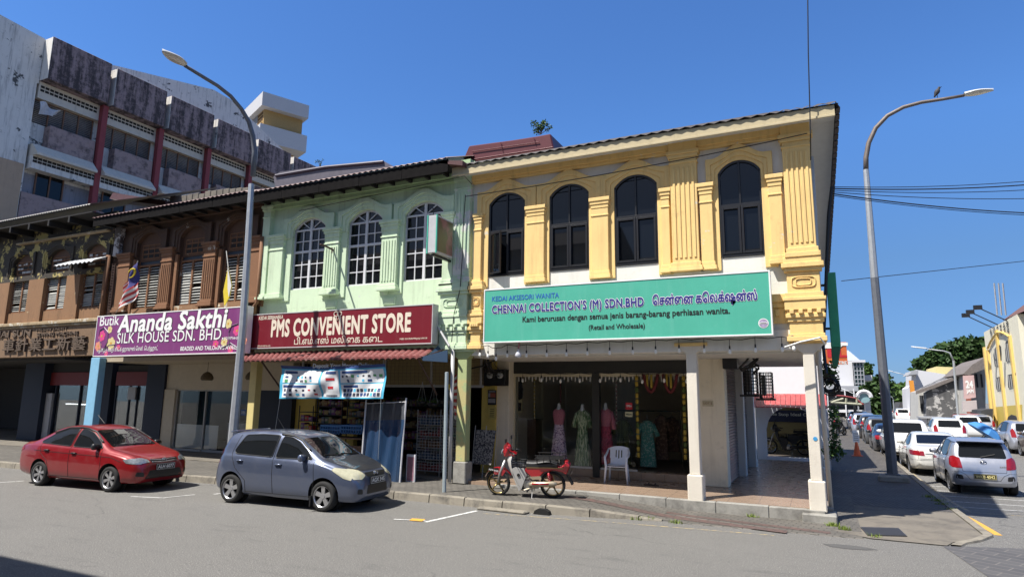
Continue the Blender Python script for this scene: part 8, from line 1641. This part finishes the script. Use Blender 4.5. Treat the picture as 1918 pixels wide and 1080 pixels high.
for xa_, xb_, lab in ((783, 822, 'left tower of stacked wire baskets at the grocery front'), (826, 856, 'right tower of stacked wire baskets behind the steel post')):
    p, q = at(xa_, 770, 14.9), at(xb_, 895, 14.9); T = thing('basket_tower', lab, 'basket stand', ((p.x+q.x)/2, 15, .19), 'wire basket towers'); n_ = 5
    for k_ in range(n_):
        z0 = lerp(.32, p.z-.35, k_/(n_-1)); b = MB(); cage(b, p.x, q.x, 14.9, 15.35, z0, z0+.24, 8, 5, 3, .006); bk_ = b.build('basket', 'frame_grey', T)
        b = MB()
        for j in range(5): x = lerp(p.x+.04, q.x-.12, j/4); b.box(x, x+.09, 14.95, 15.2, z0+.01, z0+rr.uniform(.08, .2))
        b.build('goods', gc[(k_*3+Wk) % len(gc)], bk_)
    Wk += 1; b = MB(); [b.tube([(x, y, .19), (x, y, p.z+.05)], .010, 5) for x in (p.x, q.x) for y in (14.9, 15.35)]; b.build('frame', 'frame_grey', T)
for i, (px, py, lab) in enumerate(((790, 752, 'left hanging plant basket over the wire baskets'), (812, 756, 'right hanging plant basket over the wire baskets'))):
    p = at(px, py, 15.0); T = thing('hanging_basket', lab, 'hanging basket', p, 'hanging plant baskets'); b = MB(); b.lathe([(.05, -.12), (.14, -.04), (.16, .02)], p, 12); b.build('pot', 'black_plastic', T, smooth=True); b = MB(); [b.tube([p+Vector((.14*math.cos(a), .14*math.sin(a), 0)), p+Vector((0, 0, .55))], .004, 4) for a in (0, 2.1, 4.2)]; b.build('cord', 'cord_grey', T); crown([(p+Vector((0, 0, .02)), (.17, .15, .10))], 40, .07, random.Random(i), 'leaf_mid').build('foliage', 'leaf_mid', T)
T = thing('newspaper_rack', 'wire newspaper rack behind the green column', 'newspaper rack', (at(900, 890, 15.3).x, 15.3, .19)); b = MB(); p, q = at(884, 800, 15.3), at(924, 890, 15.3); b2 = MB()
[b.tube([(x, 15.3, .19), (x, 15.5, p.z+.05)], .012, 5) for x in (p.x, (p.x+q.x)/2, q.x)]; b.build('frame', 'frame_grey', T)
printmat('newsprint', (.26, .25, .235), (.05, .05, .055), 22, .5)
for j in range(5):
    for i in range(4): x = lerp(p.x+.02, q.x-.22, i/3); z = lerp(.5, p.z-.3, j/4); b = MB(); b.cbox((x+.1, 15.28+.05*j, z+.14), (.15, .02, .2), 0, Matrix.Rotation(rad(-14+rr.uniform(-4, 4)), 3, 'X') @ Matrix.Rotation(rr.uniform(-.08, .08), 3, 'Y')); b.build('newspaper', 'newsprint', T)
q = gz(832, 921, .16); Tq = at(837, 697, q.y); b = MB(); b.tube([q, Tq], .045, 8); b.tube([Tq, Tq+Vector((0, 0, .01))], [.045, .02], 8); tag(b.build('steel_post', plain('post_teal', (.34, .40, .42), .5, .2), smooth=40), 'bare grey steel post standing at the kerb right of the blue car', 'post')
# flags
plain('flag_red', (.42, .05, .05), .8); plain('flag_white', (.60, .58, .56), .8); plain('flag_blue', (.05, .05, .20), .8); plain('flag_yellow', (.62, .48, .03), .8)
def flag(label, C, Y, staff, dep=.25):
    T = thing('flag', label, 'flag', at(*C[0], Y), 'national flags on the shop fronts'); P = [at(x, y, Y) for x, y in C]; b = MB()
    f = lambda u, v: P[0].lerp(P[1], v).lerp(P[3].lerp(P[2], v), u)+Vector((0, dep*.3*math.sin(7*u+3*v)+dep*.15*math.sin(13*v), 0))
    b.grid(f, 20, 14); b.mi = [2 if (i < 10 and j >= 6) else (0 if j % 2 else 1) for i in range(20) for j in range(14)]
    b.build('cloth', ['flag_red', 'flag_white', 'flag_blue'], T, smooth=True)
    b = MB(); c = f(.2, .78); r = (f(.42, .78)-f(.0, .78)).length*.36; e1 = (f(.3, .78)-f(.1, .78)).normalized(); e2 = (f(.2, .95)-f(.2, .6)).normalized(); b.tube([c+e1*(r*math.cos(a))+e2*(r*.85*math.sin(a))+Vector((0, -.04, 0)) for a in [lerp(.8, 5.5, k_/12) for k_ in range(13)]], [.01+.03*math.sin(math.pi*k_/12) for k_ in range(13)], 5); b.build('crescent', 'flag_yellow', T)
    b = MB(); b.tube([at(*staff[0], Y+.03), at(*staff[1], Y+.35)], .014, 5); b.build('staff', 'frame_grey', T)
flag('faded red striped flag with blue canton hanging before the brown shutters', ((256, 491), (246, 500), (213, 588), (256, 556)), 13.7, ((257, 489), (236, 560))) if 0 else flag('faded red striped flag with blue canton hanging before the brown shutters', ((256, 556), (257, 491), (236, 530), (213, 587)), 13.7, ((258, 489), (226, 575)))
flag('dark striped flag hanging beside the green column', ((846, 770), (842, 715), (858, 690), (858, 790)), 14.6, ((858, 685), (862, 720)))
T = thing('flag', 'yellow and white flag drooping before the third brown window', 'flag', at(425, 570, 13.6), 'national flags on the shop fronts'); P = [at(x, y, 13.6) for x, y in ((427, 500), (434, 535), (429, 556), (420, 572), (418, 545))]
b = MB(); b.prism([(p.x, p.z) for p in P], 13.6, 13.63); b.build('cloth', 'flag_yellow', T); b = MB(); b.prism([(p.x, p.z) for p in (P[0], P[1], P[2], at(427, 540, 13.6))], 13.585, 13.6); b.build('white_half', 'flag_white', T); b = MB(); b.tube([at(424, 470, 13.9), at(428, 505, 13.59)], .014, 5); b.build('staff', 'frame_grey', T)
